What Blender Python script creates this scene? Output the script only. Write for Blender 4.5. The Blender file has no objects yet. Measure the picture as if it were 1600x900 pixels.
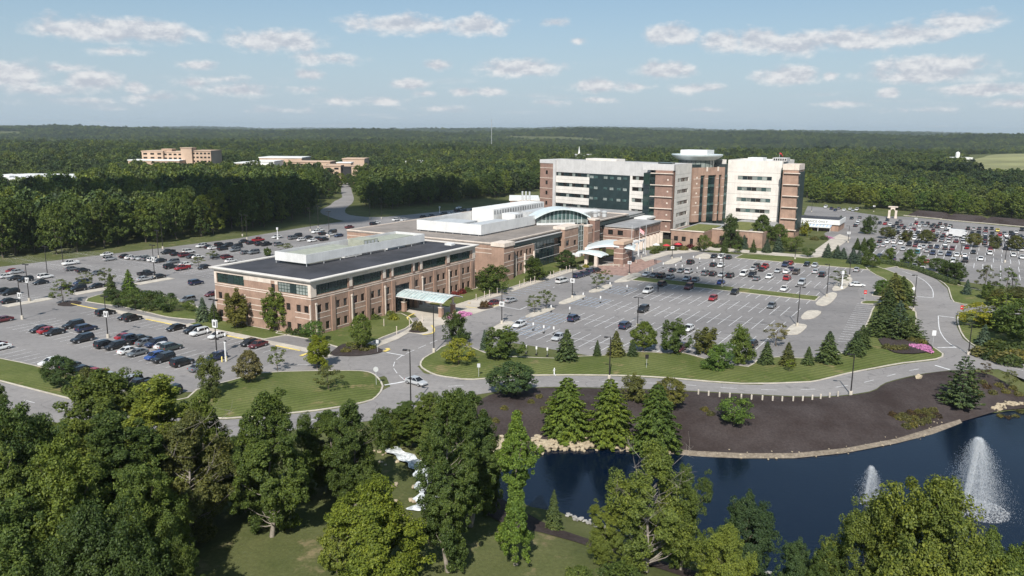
import bpy, bmesh, math, random
import numpy as np
from mathutils import Vector
from mathutils.geometry import delaunay_2d_cdt

R = math.radians
SC = bpy.context.scene
COL = SC.collection

# ------------------------------------------------------------------ camera, sky, sun, exposure
CAM_H, FPX, PITCH, ROLL = 48.0, 1230.0, math.atan(248 / 1230.0), R(0.45)
cam = bpy.data.cameras.new("camera")
cam.sensor_width = 36.0
cam.lens = 36.0 * FPX / 1600.0
cam.clip_start, cam.clip_end = 1.0, 60000.0
cam_ob = bpy.data.objects.new("camera", cam)
COL.objects.link(cam_ob)
cam_ob.location = (0, 0, CAM_H)
from mathutils import Matrix
cam_ob.rotation_euler = (Matrix.Rotation(math.pi / 2 - PITCH, 3, 'X') @ Matrix.Rotation(ROLL, 3, 'Z')).to_euler()
SC.camera = cam_ob

SUN_EL, SUN_AZ = R(43.0), R(9.5)          # shadows run away from the camera, 9.5 degrees to its right
SUN_DIR = Vector((-math.sin(SUN_AZ) * math.cos(SUN_EL), -math.cos(SUN_AZ) * math.cos(SUN_EL), math.sin(SUN_EL)))
sun = bpy.data.lights.new("sun", 'SUN')
sun.energy, sun.angle, sun.color = 5.0, R(0.53), (1.0, 0.955, 0.89)
sun_ob = bpy.data.objects.new("sun", sun)
COL.objects.link(sun_ob)
sun_ob.rotation_euler = SUN_DIR.to_track_quat('Z', 'Y').to_euler()

SC.view_settings.view_transform = 'Standard'
SC.view_settings.look = 'None'
SC.view_settings.exposure = 0.38
SC.view_settings.gamma = 1.0
SC.view_settings.use_curve_mapping = False
SC.cycles.use_denoising = True
SC.cycles.denoiser = 'OPENIMAGEDENOISE'
SC.cycles.max_bounces = 6
SC.cycles.diffuse_bounces = 3
SC.cycles.glossy_bounces = 3
SC.cycles.transmission_bounces = 4
SC.cycles.transparent_max_bounces = 12
SC.cycles.volume_bounces = 1
SC.cycles.caustics_reflective = False
SC.cycles.caustics_refractive = False
SC.cycles.use_adaptive_sampling = True
SC.cycles.adaptive_threshold = 0.015
SC.render.film_transparent = False


class NT:
    """small wrapper for building node trees"""
    def __init__(s, tree):
        s.t = tree

    def n(s, typ, **kw):
        nd = s.t.nodes.new(typ)
        for k, v in kw.items():
            if k == 'inp':
                for i, val in v.items():
                    nd.inputs[i].default_value = val
            else:
                setattr(nd, k, v)
        return nd

    def l(s, a, b):
        s.t.links.new(a, b)

    def math(s, op, a, b=None, c=None, clamp=False):
        nd = s.n('ShaderNodeMath', operation=op, use_clamp=clamp)
        for i, x in enumerate((a, b, c)):
            if x is None:
                continue
            if isinstance(x, (int, float)):
                nd.inputs[i].default_value = x
            else:
                s.l(x, nd.inputs[i])
        return nd.outputs[0]

    def mix(s, fac, a, b, blend='MIX'):
        nd = s.n('ShaderNodeMix', data_type='RGBA', blend_type=blend)
        for i, x in ((0, fac), (6, a), (7, b)):
            if isinstance(x, (int, float)):
                nd.inputs[i].default_value = x
            elif isinstance(x, (tuple, list)):
                nd.inputs[i].default_value = tuple(x) + ((1,) if len(x) == 3 else ())
            else:
                s.l(x, nd.inputs[i])
        return nd.outputs[2]

    def noise(s, vec, scale, detail=4, rough=0.55, dist=0.0):
        nd = s.n('ShaderNodeTexNoise')
        nd.inputs['Scale'].default_value = scale
        nd.inputs['Detail'].default_value = detail
        nd.inputs['Roughness'].default_value = rough
        nd.inputs['Distortion'].default_value = dist
        if vec is not None:
            s.l(vec, nd.inputs['Vector'])
        return nd.outputs['Fac']

    def ramp(s, fac, stops):
        nd = s.n('ShaderNodeValToRGB')
        cr = nd.color_ramp
        while len(cr.elements) > len(stops):
            cr.elements.remove(cr.elements[-1])
        while len(cr.elements) < len(stops):
            cr.elements.new(0.5)
        for e, (p, c) in zip(cr.elements, stops):
            e.position = p
            e.color = tuple(c) + ((1,) if len(c) == 3 else ())
        s.l(fac, nd.inputs[0])
        return nd.outputs[0]

    def maprange(s, v, a, b, c, d, smooth=True):
        nd = s.n('ShaderNodeMapRange', interpolation_type='SMOOTHSTEP' if smooth else 'LINEAR')
        s.l(v, nd.inputs[0])
        for i, x in enumerate((a, b, c, d)):
            nd.inputs[i + 1].default_value = x
        return nd.outputs[0]


def build_world():
    w = bpy.data.worlds.new("World")
    SC.world = w
    w.use_nodes = True
    w.node_tree.nodes.clear()
    t = NT(w.node_tree)
    out = t.n('ShaderNodeOutputWorld')
    bg = t.n('ShaderNodeBackground')
    t.l(bg.outputs[0], out.inputs[0])
    sky = t.n('ShaderNodeTexSky', sky_type='NISHITA', sun_disc=False, sun_elevation=SUN_EL,
              sun_rotation=math.atan2(SUN_DIR.x, SUN_DIR.y), altitude=300.0, air_density=1.05, dust_density=0.9, ozone_density=1.6)
    bg.inputs[1].default_value = 0.077
    tc = t.n('ShaderNodeTexCoord')
    vec = tc.outputs['Generated']
    sep = t.n('ShaderNodeSeparateXYZ')
    t.l(vec, sep.inputs[0])
    # azimuth (x) and elevation (y) in degrees on the sky
    az = t.math('MULTIPLY', t.math('ARCTAN2', sep.outputs[0], sep.outputs[1]), 57.2958)
    el = t.math('MULTIPLY', t.math('ARCSINE', sep.outputs[2]), 57.2958)
    ae = t.n('ShaderNodeCombineXYZ')
    t.l(az, ae.inputs[0])
    t.l(el, ae.inputs[1])
    # ragged edge: warp the angular position with noise
    n1 = t.n('ShaderNodeTexNoise', inp={'Scale': 0.62, 'Detail': 6.0, 'Roughness': 0.62})
    st = t.n('ShaderNodeVectorMath', operation='MULTIPLY')
    t.l(ae.outputs[0], st.inputs[0])
    st.inputs[1].default_value = (0.95, 1.7, 1)
    t.l(st.outputs[0], n1.inputs['Vector'])
    puff = t.noise(st.outputs[0], 1.5, 5, 0.6)
    cover = None

    def cloud(a, e, wa, we, k):
        nonlocal cover
        s1 = t.n('ShaderNodeVectorMath', operation='SUBTRACT')
        t.l(ae.outputs[0], s1.inputs[0])
        s1.inputs[1].default_value = (a, e, 0)
        s2 = t.n('ShaderNodeVectorMath', operation='MULTIPLY')
        t.l(s1.outputs[0], s2.inputs[0])
        s2.inputs[1].default_value = (1 / wa, 1 / we, 0)
        ln = t.n('ShaderNodeVectorMath', operation='LENGTH')
        t.l(s2.outputs[0], ln.inputs[0])
        v = t.math('MULTIPLY_ADD', ln.outputs[1], -k, k)
        cover = v if cover is None else t.math('MAXIMUM', cover, v)

    # (photo x, y of the middle, half width, half height in photo pixels, weight)
    C = [(190, 48, 125, 19, 1), (100, 47, 55, 13, .8), (425, 64, 85, 19, .9), (345, 84, 0, 0, 0), (625, 38, 95, 16, .9), (745, 40, 52, 17, 1), (510, 91, 62, 11, .7),
         (190, 80, 42, 9, .6), (310, 102, 40, 8, .65), (100, 106, 70, 8, .55), (20, 116, 50, 20, 1), (150, 126, 40, 17, 1), (213, 137, 18, 11, 1),
         (375, 141, 55, 12, .85), (487, 117, 28, 9, .8), (345, 124, 40, 8, .6), (305, 130, 36, 9, .65), (684, 102, 25, 10, .9), (810, 106, 74, 16, 1), (640, 131, 38, 9, .85),
         (722, 144, 22, 8, .9), (770, 143, 30, 8, .8), (530, 158, 40, 8, .7), (600, 158, 36, 9, .75), (665, 146, 22, 7, .7), (480, 140, 40, 7, .6),
         (866, 35, 26, 9, .8), (904, 64, 14, 7, .6), (1048, 54, 41, 18, 1.05), (1130, 64, 34, 19, 1), (1185, 64, 42, 18, 1), (1240, 70, 48, 19, 1), (1330, 62, 90, 18, .95),
         (1420, 54, 60, 17, 1), (1500, 34, 58, 15, .9), (1040, 110, 50, 15, 1), (930, 134, 50, 12, .95), (995, 136, 30, 8, .75), (1085, 138, 40, 10, .85),
         (940, 156, 42, 6, .7), (1230, 118, 50, 16, 1), (1298, 119, 13, 9, .9), (1455, 105, 78, 18, 1), (1450, 118, 100, 13, .9), (1540, 140, 80, 10, .9), (1390, 145, 17, 8, .9),
         (1315, 162, 40, 6, .7), (1580, 162, 34, 9, .8), (1440, 172, 60, 6, .55), (1095, 172, 30, 5, .6), (70, 140, 70, 10, .6), (240, 152, 60, 8, .55), (130, 158, 90, 7, .5),
         (860, 160, 40, 6, .55), (680, 170, 60, 6, .5), (440, 172, 70, 6, .5)]
    for (px, py, w_, h_, k) in C:
        if not w_:
            continue
        u, v = px - 800, py - 450
        c, s = math.cos(ROLL), math.sin(ROLL)
        u, v = u * c + v * s, -u * s + v * c
        d = Vector((u, FPX * math.cos(PITCH) - v * math.sin(PITCH), -FPX * math.sin(PITCH) - v * math.cos(PITCH))).normalized()
        a, e = math.degrees(math.atan2(d.x, d.y)), math.degrees(math.asin(d.z))
        cloud(a, e, 1.42 * w_ / 23.5, 1.34 * h_ / 22.5, k)
    # broken cloud over the whole of the rest of the sky: noise on a flat layer overhead
    den = t.math('ADD', t.math('MAXIMUM', sep.outputs[2], 0.0), 0.075)
    pl = t.n('ShaderNodeCombineXYZ')
    t.l(t.math('DIVIDE', sep.outputs[0], den), pl.inputs[0])
    t.l(t.math('DIVIDE', sep.outputs[1], den), pl.inputs[1])
    layer = t.noise(pl.outputs[0], 0.9, 5, 0.55)
    lay = t.maprange(layer, 0.56, 0.74, 0.0, 0.75)
    lowband = t.maprange(el, 1.2, 5.5, 1.0, 0.0)
    high = t.maprange(el, 12.0, 20.0, 0.0, 1.0)
    lay = t.math('MULTIPLY', lay, t.math('MAXIMUM', high, t.math('MULTIPLY', lowband, 0.6)))
    edge = t.math('ADD', cover, t.math('MULTIPLY', t.math('SUBTRACT', n1.outputs['Fac'], 0.5), 1.35))
    mask = t.maprange(edge, 0.10, 0.66, 0.0, 0.84)
    mask = t.math('MAXIMUM', mask, lay)
    # a cloud is brighter where it is puffed up, greyer in its flat base
    up = t.n('ShaderNodeVectorMath', operation='ADD')
    t.l(st.outputs[0], up.inputs[0])
    up.inputs[1].default_value = (0, 0.6, 0)
    n2 = t.n('ShaderNodeTexNoise', inp={'Scale': 0.62, 'Detail': 6.0, 'Roughness': 0.62})
    t.l(up.outputs[0], n2.inputs['Vector'])
    relief = t.math('SUBTRACT', n1.outputs['Fac'], n2.outputs['Fac'])
    tone = t.maprange(t.math('ADD', relief, t.math('MULTIPLY', t.math('SUBTRACT', puff, 0.5), 0.35)), -0.2, 0.22, 0.0, 1.0)
    ccol = t.mix(tone, (5.3, 5.6, 6.3), (8.7, 8.6, 8.6))
    skyc = t.mix(0.38, sky.outputs[0], (3.1, 5.0, 6.7))
    # thin veil of far haze close to the horizon, all round
    veil = t.maprange(el, 0.0, 10.0, 0.75, 0.0)
    skyc = t.mix(veil, skyc, (4.7, 5.85, 7.0))
    fin = t.mix(mask, skyc, ccol)
    t.l(fin, bg.inputs[0])


build_world()

# ------------------------------------------------------------------ placing: photo pixel -> ground, site grid
_c, _s = math.cos(ROLL), math.sin(ROLL)


def ray(px, py):
    u, v = px - 800.0, py - 450.0
    u, v = u * _c + v * _s, -u * _s + v * _c
    return (u, FPX * math.cos(PITCH) - v * math.sin(PITCH), -FPX * math.sin(PITCH) - v * math.cos(PITCH))


def G(px, py, z=0.0):
    d = ray(px, py)
    k = (z - CAM_H) / d[2]
    return (d[0] * k, d[1] * k, z)


def height_over(bx, by, tx, ty, z0=0.0):
    b = G(bx, by, z0)
    d = ray(tx, ty)
    return CAM_H + d[2] * b[1] / d[1] - z0


A0 = R(-30.8)                     # the campus is laid out on one grid: s to the right and nearer, t to the right and away
E1 = (math.cos(A0), math.sin(A0))
E2 = (-math.sin(A0), math.cos(A0))


def W(s, t, z=0.0):
    return (s * E1[0] + t * E2[0], s * E1[1] + t * E2[1], z)


def ST(px, py, z=0.0):
    g = G(px, py, z)
    return (g[0] * E1[0] + g[1] * E1[1], g[0] * E2[0] + g[1] * E2[1])


def site(x, y):
    return (x * E1[0] + y * E1[1], x * E2[0] + y * E2[1])


# ------------------------------------------------------------------ objects, labels
def tag(o, label=None, cat=None, group=None, kind=None):
    if label:
        o["label"] = label
    if cat:
        o["category"] = cat
    if group:
        o["group"] = group
    if kind:
        o["kind"] = kind
    return o


def empty(name, loc=(0, 0, 0), rz=0.0, parent=None):
    o = bpy.data.objects.new(name, None)
    COL.objects.link(o)
    o.location = loc
    o.rotation_euler = (0, 0, rz)
    o.parent = parent
    o.empty_display_size = 0.5
    return o


def link(name, me, parent=None, loc=(0, 0, 0), rz=0.0):
    o = bpy.data.objects.new(name, me)
    COL.objects.link(o)
    o.parent = parent
    o.location = loc
    o.rotation_euler = (0, 0, rz)
    return o


ORD = ["first", "second", "third", "fourth", "fifth", "sixth", "seventh", "eighth", "ninth", "tenth", "eleventh", "twelfth", "thirteenth",
       "fourteenth", "fifteenth", "sixteenth", "seventeenth", "eighteenth", "nineteenth", "twentieth"]


def ordinal(i):
    if i < 20:
        return ORD[i]
    n = i + 1
    suf = 'th' if 10 <= n % 100 <= 20 else {1: 'st', 2: 'nd', 3: 'rd'}.get(n % 10, 'th')
    return f"{n}{suf}"


class MB:
    """collects faces; build() links them as one mesh object. off is taken off every vertex."""
    def __init__(s, off=(0, 0, 0)):
        s.v, s.f, s.m, s.off = [], [], [], off

    def add(s, vs, fs, mi=0):
        k = len(s.v)
        o = s.off
        s.v += [(x - o[0], y - o[1], z - o[2]) for x, y, z in vs]
        s.f += [tuple(i + k for i in f) for f in fs]
        s.m += [mi] * len(fs)
        return s

    def box(s, x0, x1, y0, y1, z0, z1, mi=0):
        return s.add([(x0, y0, z0), (x1, y0, z0), (x1, y1, z0), (x0, y1, z0), (x0, y0, z1), (x1, y0, z1), (x1, y1, z1), (x0, y1, z1)],
                     [(0, 3, 2, 1), (4, 5, 6, 7), (0, 1, 5, 4), (1, 2, 6, 5), (2, 3, 7, 6), (3, 0, 4, 7)], mi)

    def prism(s, poly, z0, z1, mi=0, top_only=False):
        n = len(poly)
        vs = [(x, y, z0) for x, y in poly] + [(x, y, z1) for x, y in poly]
        fs = [tuple(range(n, 2 * n))] + [(i, (i + 1) % n, n + (i + 1) % n, n + i) for i in range(n)]
        if not top_only:
            fs.append(tuple(range(n - 1, -1, -1)))
        return s.add(vs, fs, mi)

    def tube(s, pts, rad, n=6, mi=0, cap=True):
        pts = [Vector(p) for p in pts]
        if not hasattr(rad, '__len__'):
            rad = [rad] * len(pts)
        vs, fs = [], []
        for i, p in enumerate(pts):
            d = (pts[min(i + 1, len(pts) - 1)] - pts[max(i - 1, 0)])
            d = d.normalized() if d.length > 1e-9 else Vector((0, 0, 1))
            a = d.orthogonal().normalized() if abs(d.z) < 0.999 else Vector((1, 0, 0))
            b = d.cross(a)
            for k in range(n):
                q = p + (a * math.cos(2 * math.pi * k / n) + b * math.sin(2 * math.pi * k / n)) * rad[i]
                vs.append(tuple(q))
        for i in range(len(pts) - 1):
            for k in range(n):
                fs.append((i * n + k, i * n + (k + 1) % n, (i + 1) * n + (k + 1) % n, (i + 1) * n + k))
        if cap:
            fs.append(tuple(range(n - 1, -1, -1)))
            fs.append(tuple(range((len(pts) - 1) * n, len(pts) * n)))
        return s.add(vs, fs, mi)

    def lathe(s, prof, c=(0, 0, 0), n=10, mi=0):
        vs, fs = [], []
        for r_, z in prof:
            for k in range(n):
                vs.append((c[0] + r_ * math.cos(2 * math.pi * k / n), c[1] + r_ * math.sin(2 * math.pi * k / n), c[2] + z))
        for i in range(len(prof) - 1):
            for k in range(n):
                fs.append((i * n + k, i * n + (k + 1) % n, (i + 1) * n + (k + 1) % n, (i + 1) * n + k))
        fs.append(tuple(range(n - 1, -1, -1)))
        fs.append(tuple(range((len(prof) - 1) * n, len(prof) * n)))
        return s.add(vs, fs, mi)

    def mesh(s, name, mats, smooth=False):
        me = bpy.data.meshes.new(name)
        me.from_pydata(s.v, [], s.f)
        mats = mats if isinstance(mats, (list, tuple)) else [mats]
        for m in mats:
            me.materials.append(m)
        if len(mats) > 1:
            me.polygons.foreach_set('material_index', s.m)
        if smooth:
            me.polygons.foreach_set('use_smooth', [True] * len(s.f))
        me.update()
        return me

    def build(s, name, mats, parent=None, smooth=False, loc=(0, 0, 0), rz=0.0):
        return link(name, s.mesh(name, mats, smooth), parent, loc, rz)


def np_mesh(name, verts, quads, mats, mi=None, smooth=False):
    me = bpy.data.meshes.new(name)
    nv, nq = len(verts), len(quads)
    k = quads.shape[1]
    me.vertices.add(nv)
    me.vertices.foreach_set('co', np.asarray(verts, np.float32).ravel())
    me.loops.add(nq * k)
    me.loops.foreach_set('vertex_index', np.asarray(quads, np.int32).ravel())
    me.polygons.add(nq)
    me.polygons.foreach_set('loop_start', np.arange(nq, dtype=np.int32) * k)
    for m in (mats if isinstance(mats, (list, tuple)) else [mats]):
        me.materials.append(m)
    if mi is not None:
        me.polygons.foreach_set('material_index', np.asarray(mi, np.int32))
    if smooth:
        me.polygons.foreach_set('use_smooth', np.ones(nq, bool))
    me.update(calc_edges=True)
    return me


# ------------------------------------------------------------------ materials
MAT = {}


def new_mat(name):
    m = bpy.data.materials.new(name)
    m.use_nodes = True
    m.node_tree.nodes.clear()
    t = NT(m.node_tree)
    out = t.n('ShaderNodeOutputMaterial')
    MAT[name] = m
    return m, t, out


def surf(name, col, rough=0.8, var=0.12, scale=0.5, col2=None, metal=0.0, spec=0.3, bump=0.0, bscale=20.0, fine=0.0, fscale=3.0, streak=0.0):
    m, t, out = new_mat(name)
    p = t.n('ShaderNodeBsdfPrincipled')
    t.l(p.outputs[0], out.inputs[0])
    geo = t.n('ShaderNodeNewGeometry')
    pos = geo.outputs['Position']
    n = t.noise(pos, scale, 5, 0.6)
    c2 = col2 or tuple(min(1, x * (1 + 2 * var)) for x in col)
    c1 = tuple(x * (1 - 1.2 * var) for x in col) if col2 is None else col
    c = t.mix(t.maprange(n, 0.3, 0.7, 0, 1), c1, c2)
    if fine:
        f = t.noise(pos, fscale, 3, 0.7)
        c = t.mix(1.0, c, t.ramp(f, [(0.25, (1 - fine,) * 3), (0.75, (1 + fine,) * 3)]), 'MULTIPLY')
    if streak:
        mp = t.n('ShaderNodeMapping', inp={'Scale': (1.3, 1.3, 0.06)})
        t.l(pos, mp.inputs[0])
        f = t.noise(mp.outputs[0], 1.2, 4, 0.6)
        c = t.mix(1.0, c, t.ramp(f, [(0.3, (1 - streak,) * 3), (0.65, (1 + streak * .4,) * 3)]), 'MULTIPLY')
    t.l(c, p.inputs['Base Color'])
    p.inputs['Roughness'].default_value = rough
    p.inputs['Metallic'].default_value = metal
    p.inputs['Specular IOR Level'].default_value = spec
    if bump:
        b = t.n('ShaderNodeBump', inp={'Strength': bump, 'Distance': 0.05})
        t.l(t.noise(pos, bscale, 4, 0.7), b.inputs['Height'])
        t.l(b.outputs[0], p.inputs['Normal'])
    return m


# paving
def asphalt(name, a, b):
    m, t, out = new_mat(name)
    p = t.n('ShaderNodeBsdfPrincipled', inp={'Roughness': 0.88, 'Specular IOR Level': 0.25})
    t.l(p.outputs[0], out.inputs[0])
    pos = t.n('ShaderNodeNewGeometry').outputs['Position']
    mp = t.n('ShaderNodeMapping', inp={'Rotation': (0, 0, -A0), 'Scale': (0.35, 1.0, 1.0)})
    t.l(pos, mp.inputs[0])
    n = t.noise(mp.outputs[0], 0.055, 6, 0.6)
    c = t.mix(t.maprange(n, 0.3, 0.7, 0, 1), a, b)
    f = t.noise(pos, 0.9, 4, 0.7)
    c = t.mix(1.0, c, t.ramp(f, [(0.3, (0.88,) * 3), (0.7, (1.09,) * 3)]), 'MULTIPLY')
    # sealed cracks: thin dark wandering lines
    vo = t.n('ShaderNodeTexVoronoi', feature='DISTANCE_TO_EDGE', inp={'Scale': 0.045})
    wv = t.n('ShaderNodeVectorMath', operation='ADD')
    nz = t.n('ShaderNodeTexNoise', inp={'Scale': 0.12, 'Detail': 4.0})
    sc = t.n('ShaderNodeVectorMath', operation='SCALE')
    t.l(pos, nz.inputs['Vector'])
    t.l(nz.outputs['Color'], sc.inputs[0])
    sc.inputs['Scale'].default_value = 9.0
    t.l(pos, wv.inputs[0])
    t.l(sc.outputs[0], wv.inputs[1])
    t.l(wv.outputs[0], vo.inputs['Vector'])
    crack = t.maprange(vo.outputs['Distance'], 0.0, 0.006, 0.72, 1.0, False)
    cc = t.n('ShaderNodeCombineColor')
    for i in range(3):
        t.l(crack, cc.inputs[i])
    c = t.mix(1.0, c, cc.outputs[0], 'MULTIPLY')
    # oil and tyre marks
    st = t.noise(pos, 0.35, 2, 0.5)
    c = t.mix(t.maprange(st, 0.60, 0.75, 0, 0.32), c, (0.05, 0.05, 0.052))
    t.l(c, p.inputs['Base Color'])


asphalt('asphalt', (0.172, 0.163, 0.160), (0.236, 0.223, 0.216))
asphalt('road_asphalt', (0.202, 0.190, 0.185), (0.258, 0.243, 0.234))
surf('concrete', (0.41, 0.37, 0.315), 0.85, 0.10, 0.25, fine=0.08)
surf('kerb_concrete', (0.43, 0.39, 0.33), 0.85, 0.10, 0.6, fine=0.1)
surf('yellow_paint', (0.60, 0.47, 0.14), 0.7, 0.12, 0.8)
surf('white_paint', (0.57, 0.57, 0.57), 0.7, 0.14, 0.9, fine=0.2, fscale=2.0)
surf('blue_paint', (0.30, 0.40, 0.52), 0.7, 0.2, 0.7, fine=0.25)
surf('paver_red', (0.26, 0.17, 0.14), 0.85, 0.2, 0.6)


def grass_mat(name, a, b, dry, stripes=0.0, drycut=0.62):
    m, t, out = new_mat(name)
    p = t.n('ShaderNodeBsdfPrincipled', inp={'Roughness': 0.95, 'Specular IOR Level': 0.1})
    t.l(p.outputs[0], out.inputs[0])
    pos = t.n('ShaderNodeNewGeometry').outputs['Position']
    c = t.mix(t.maprange(t.noise(pos, 0.09, 5, 0.65), 0.3, 0.7, 0, 1), a, b)
    c = t.mix(t.maprange(t.noise(pos, 0.16, 5, 0.7), drycut, drycut + 0.14, 0, 0.85), c, dry)
    f = t.noise(pos, 2.2, 4, 0.75)
    c = t.mix(1.0, c, t.ramp(f, [(0.25, (0.72,) * 3), (0.75, (1.25,) * 3)]), 'MULTIPLY')
    if stripes:
        wv = t.n('ShaderNodeTexWave', wave_type='BANDS', inp={'Scale': 0.28, 'Distortion': 3.5, 'Detail': 1.5, 'Detail Scale': 0.25})
        mp = t.n('ShaderNodeMapping', inp={'Rotation': (0, 0, R(60))})
        t.l(pos, mp.inputs[0])
        t.l(mp.outputs[0], wv.inputs['Vector'])
        c = t.mix(1.0, c, t.ramp(wv.outputs['Fac'], [(0.3, (1 - stripes,) * 3), (0.7, (1 + stripes,) * 3)]), 'MULTIPLY')
    t.l(c, p.inputs['Base Color'])
    bp = t.n('ShaderNodeBump', inp={'Strength': 0.5, 'Distance': 0.12})
    t.l(t.noise(pos, 4.0, 5, 0.75), bp.inputs['Height'])
    t.l(bp.outputs[0], p.inputs['Normal'])


grass_mat('lawn', (0.076, 0.098, 0.026), (0.120, 0.134, 0.046), (0.20, 0.165, 0.08), 0.13, 0.55)
grass_mat('meadow', (0.068, 0.082, 0.028), (0.105, 0.112, 0.045), (0.21, 0.17, 0.095), 0.0, 0.56)
surf('mulch', (0.036, 0.027, 0.025), 0.95, 0.2, 0.12, col2=(0.060, 0.049, 0.047), spec=0.1, fine=0.35, fscale=2.5, bump=0.6, bscale=3.0)
surf('shore_gravel', (0.14, 0.115, 0.085), 0.95, 0.3, 1.5, col2=(0.24, 0.2, 0.155), fine=0.3, fscale=4.0, bump=0.5, bscale=5.0)
surf('limestone', (0.30, 0.245, 0.17), 0.9, 0.25, 1.2, col2=(0.44, 0.37, 0.26), fine=0.2)
surf('pale_rock', (0.27, 0.26, 0.24), 0.9, 0.2, 1.0, fine=0.2)
surf('bare_soil', (0.26, 0.19, 0.13), 0.95, 0.2, 0.6, fine=0.2)
surf('petunia_pink', (0.34, 0.13, 0.25), 0.8, 0.25, 3.0)
surf('far_field', (0.19, 0.19, 0.085), 0.95, 0.15, 0.01, fine=0.1, fscale=0.05)

# building
surf('brick', (0.292, 0.194, 0.146), 0.85, 0.10, 0.35, fine=0.10, fscale=4.0, streak=0.10)
surf('brick_dark', (0.225, 0.143, 0.113), 0.85, 0.10, 0.35, fine=0.10, fscale=4.0, streak=0.10)
surf('cream_stone', (0.58, 0.50, 0.43), 0.8, 0.07, 0.5, streak=0.08)
surf('precast_white', (0.61, 0.575, 0.53), 0.75, 0.05, 0.3, streak=0.07)
surf('precast_grey', (0.47, 0.46, 0.45), 0.75, 0.05, 0.3, streak=0.07)
surf('joint_line', (0.30, 0.28, 0.26), 0.8, 0.1, 1.0)
surf('roof_black', (0.040, 0.040, 0.046), 0.8, 0.2, 0.10, fine=0.18, fscale=0.9)
surf('roof_tan', (0.205, 0.180, 0.160), 0.9, 0.12, 0.12, fine=0.12, fscale=0.8)
surf('roof_white', (0.62, 0.62, 0.60), 0.7, 0.06, 0.2, fine=0.06)
surf('roof_grey', (0.26, 0.26, 0.26), 0.8, 0.12, 0.15, fine=0.1)
surf('sedum', (0.09, 0.11, 0.03), 0.95, 0.3, 0.6, col2=(0.16, 0.16, 0.05), fine=0.3)
surf('white_metal', (0.60, 0.60, 0.59), 0.45, 0.05, 0.3, spec=0.4, streak=0.06)
surf('canopy_metal', (0.54, 0.60, 0.60), 0.35, 0.05, 0.4, spec=0.5)
surf('hvac_metal', (0.48, 0.49, 0.49), 0.5, 0.08, 0.6, metal=0.2)
surf('louvre_green', (0.30, 0.31, 0.25), 0.6, 0.08, 0.5)
surf('dark_green_panel', (0.017, 0.030, 0.031), 0.45, 0.12, 0.5, spec=0.4)
surf('frame_green', (0.022, 0.042, 0.036), 0.45, 0.1, 0.6)
surf('frame_dark', (0.025, 0.025, 0.025), 0.5, 0.1, 0.6)
surf('lamp_dark', (0.022, 0.020, 0.020), 0.5, 0.1, 1.0)
surf('sign_white', (0.62, 0.62, 0.62), 0.5, 0.04, 1.0)
surf('sign_red', (0.5, 0.03, 0.03), 0.5, 0.05, 1.0)
surf('tan_stucco', (0.44, 0.32, 0.235), 0.85, 0.08, 0.05)
surf('far_white', (0.7, 0.7, 0.68), 0.8, 0.04, 0.05)
surf('flag_red', (0.45, 0.04, 0.05), 0.8, 0.1, 1.0)
surf('bollard_yellow', (0.75, 0.62, 0.2), 0.6, 0.1, 1.0)


def glass(name, col, rough=0.06, spec=0.6, var=0.5, scale=0.35):
    m, t, out = new_mat(name)
    p = t.n('ShaderNodeBsdfPrincipled', inp={'Roughness': rough, 'Specular IOR Level': spec})
    t.l(p.outputs[0], out.inputs[0])
    pos = t.n('ShaderNodeNewGeometry').outputs['Position']
    oi = t.n('ShaderNodeObjectInfo')
    vo = t.n('ShaderNodeTexVoronoi', inp={'Scale': scale})
    t.l(pos, vo.inputs['Vector'])
    sep = t.n('ShaderNodeSeparateColor')
    t.l(vo.outputs['Color'], sep.inputs[0])
    k = t.math('MULTIPLY', t.math('ADD', sep.outputs[0], oi.outputs['Random']), 0.5)
    c = t.mix(k, tuple(x * (1 - var) for x in col), tuple(x * (1 + 1.2 * var) for x in col))
    t.l(c, p.inputs['Base Color'])


glass('glass_dark', (0.018, 0.017, 0.016))
glass('glass_green', (0.014, 0.030, 0.026), var=0.6, scale=0.9)
glass('glass_teal', (0.050, 0.085, 0.082), var=0.5, scale=0.5)
glass('glass_pale', (0.20, 0.225, 0.21), var=0.4, scale=0.7)
glass('glass_blue', (0.016, 0.026, 0.029), var=0.4, scale=0.3)
glass('car_glass', (0.010, 0.011, 0.013), var=0.2)


def car_paint():
    m, t, out = new_mat('car_paint')
    p = t.n('ShaderNodeBsdfPrincipled', inp={'Roughness': 0.32, 'Coat Weight': 0.6, 'Coat Roughness': 0.08, 'Metallic': 0.0})
    t.l(p.outputs[0], out.inputs[0])
    oi = t.n('ShaderNodeObjectInfo')
    pos = t.n('ShaderNodeNewGeometry').outputs['Position']
    f = t.noise(pos, 1.5, 3, 0.6)
    c = t.mix(1.0, oi.outputs['Color'], t.ramp(f, [(0.3, (0.9,) * 3), (0.7, (1.05,) * 3)]), 'MULTIPLY')
    t.l(c, p.inputs['Base Color'])


car_paint()
surf('rubber', (0.018, 0.018, 0.018), 0.9, 0.1, 2.0)
surf('rim_silver', (0.45, 0.45, 0.46), 0.35, 0.05, 2.0, metal=0.6)
surf('headlight', (0.7, 0.7, 0.7), 0.15, 0.05, 2.0)
surf('taillight', (0.32, 0.015, 0.015), 0.25, 0.05, 2.0)
surf('bark', (0.10, 0.082, 0.063), 0.95, 0.2, 1.2, fine=0.25, fscale=3.0)
surf('bark_pale', (0.20, 0.175, 0.145), 0.95, 0.2, 1.2, fine=0.2, fscale=3.0)
surf('bark_dead', (0.22, 0.195, 0.17), 0.95, 0.15, 1.2)


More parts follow.
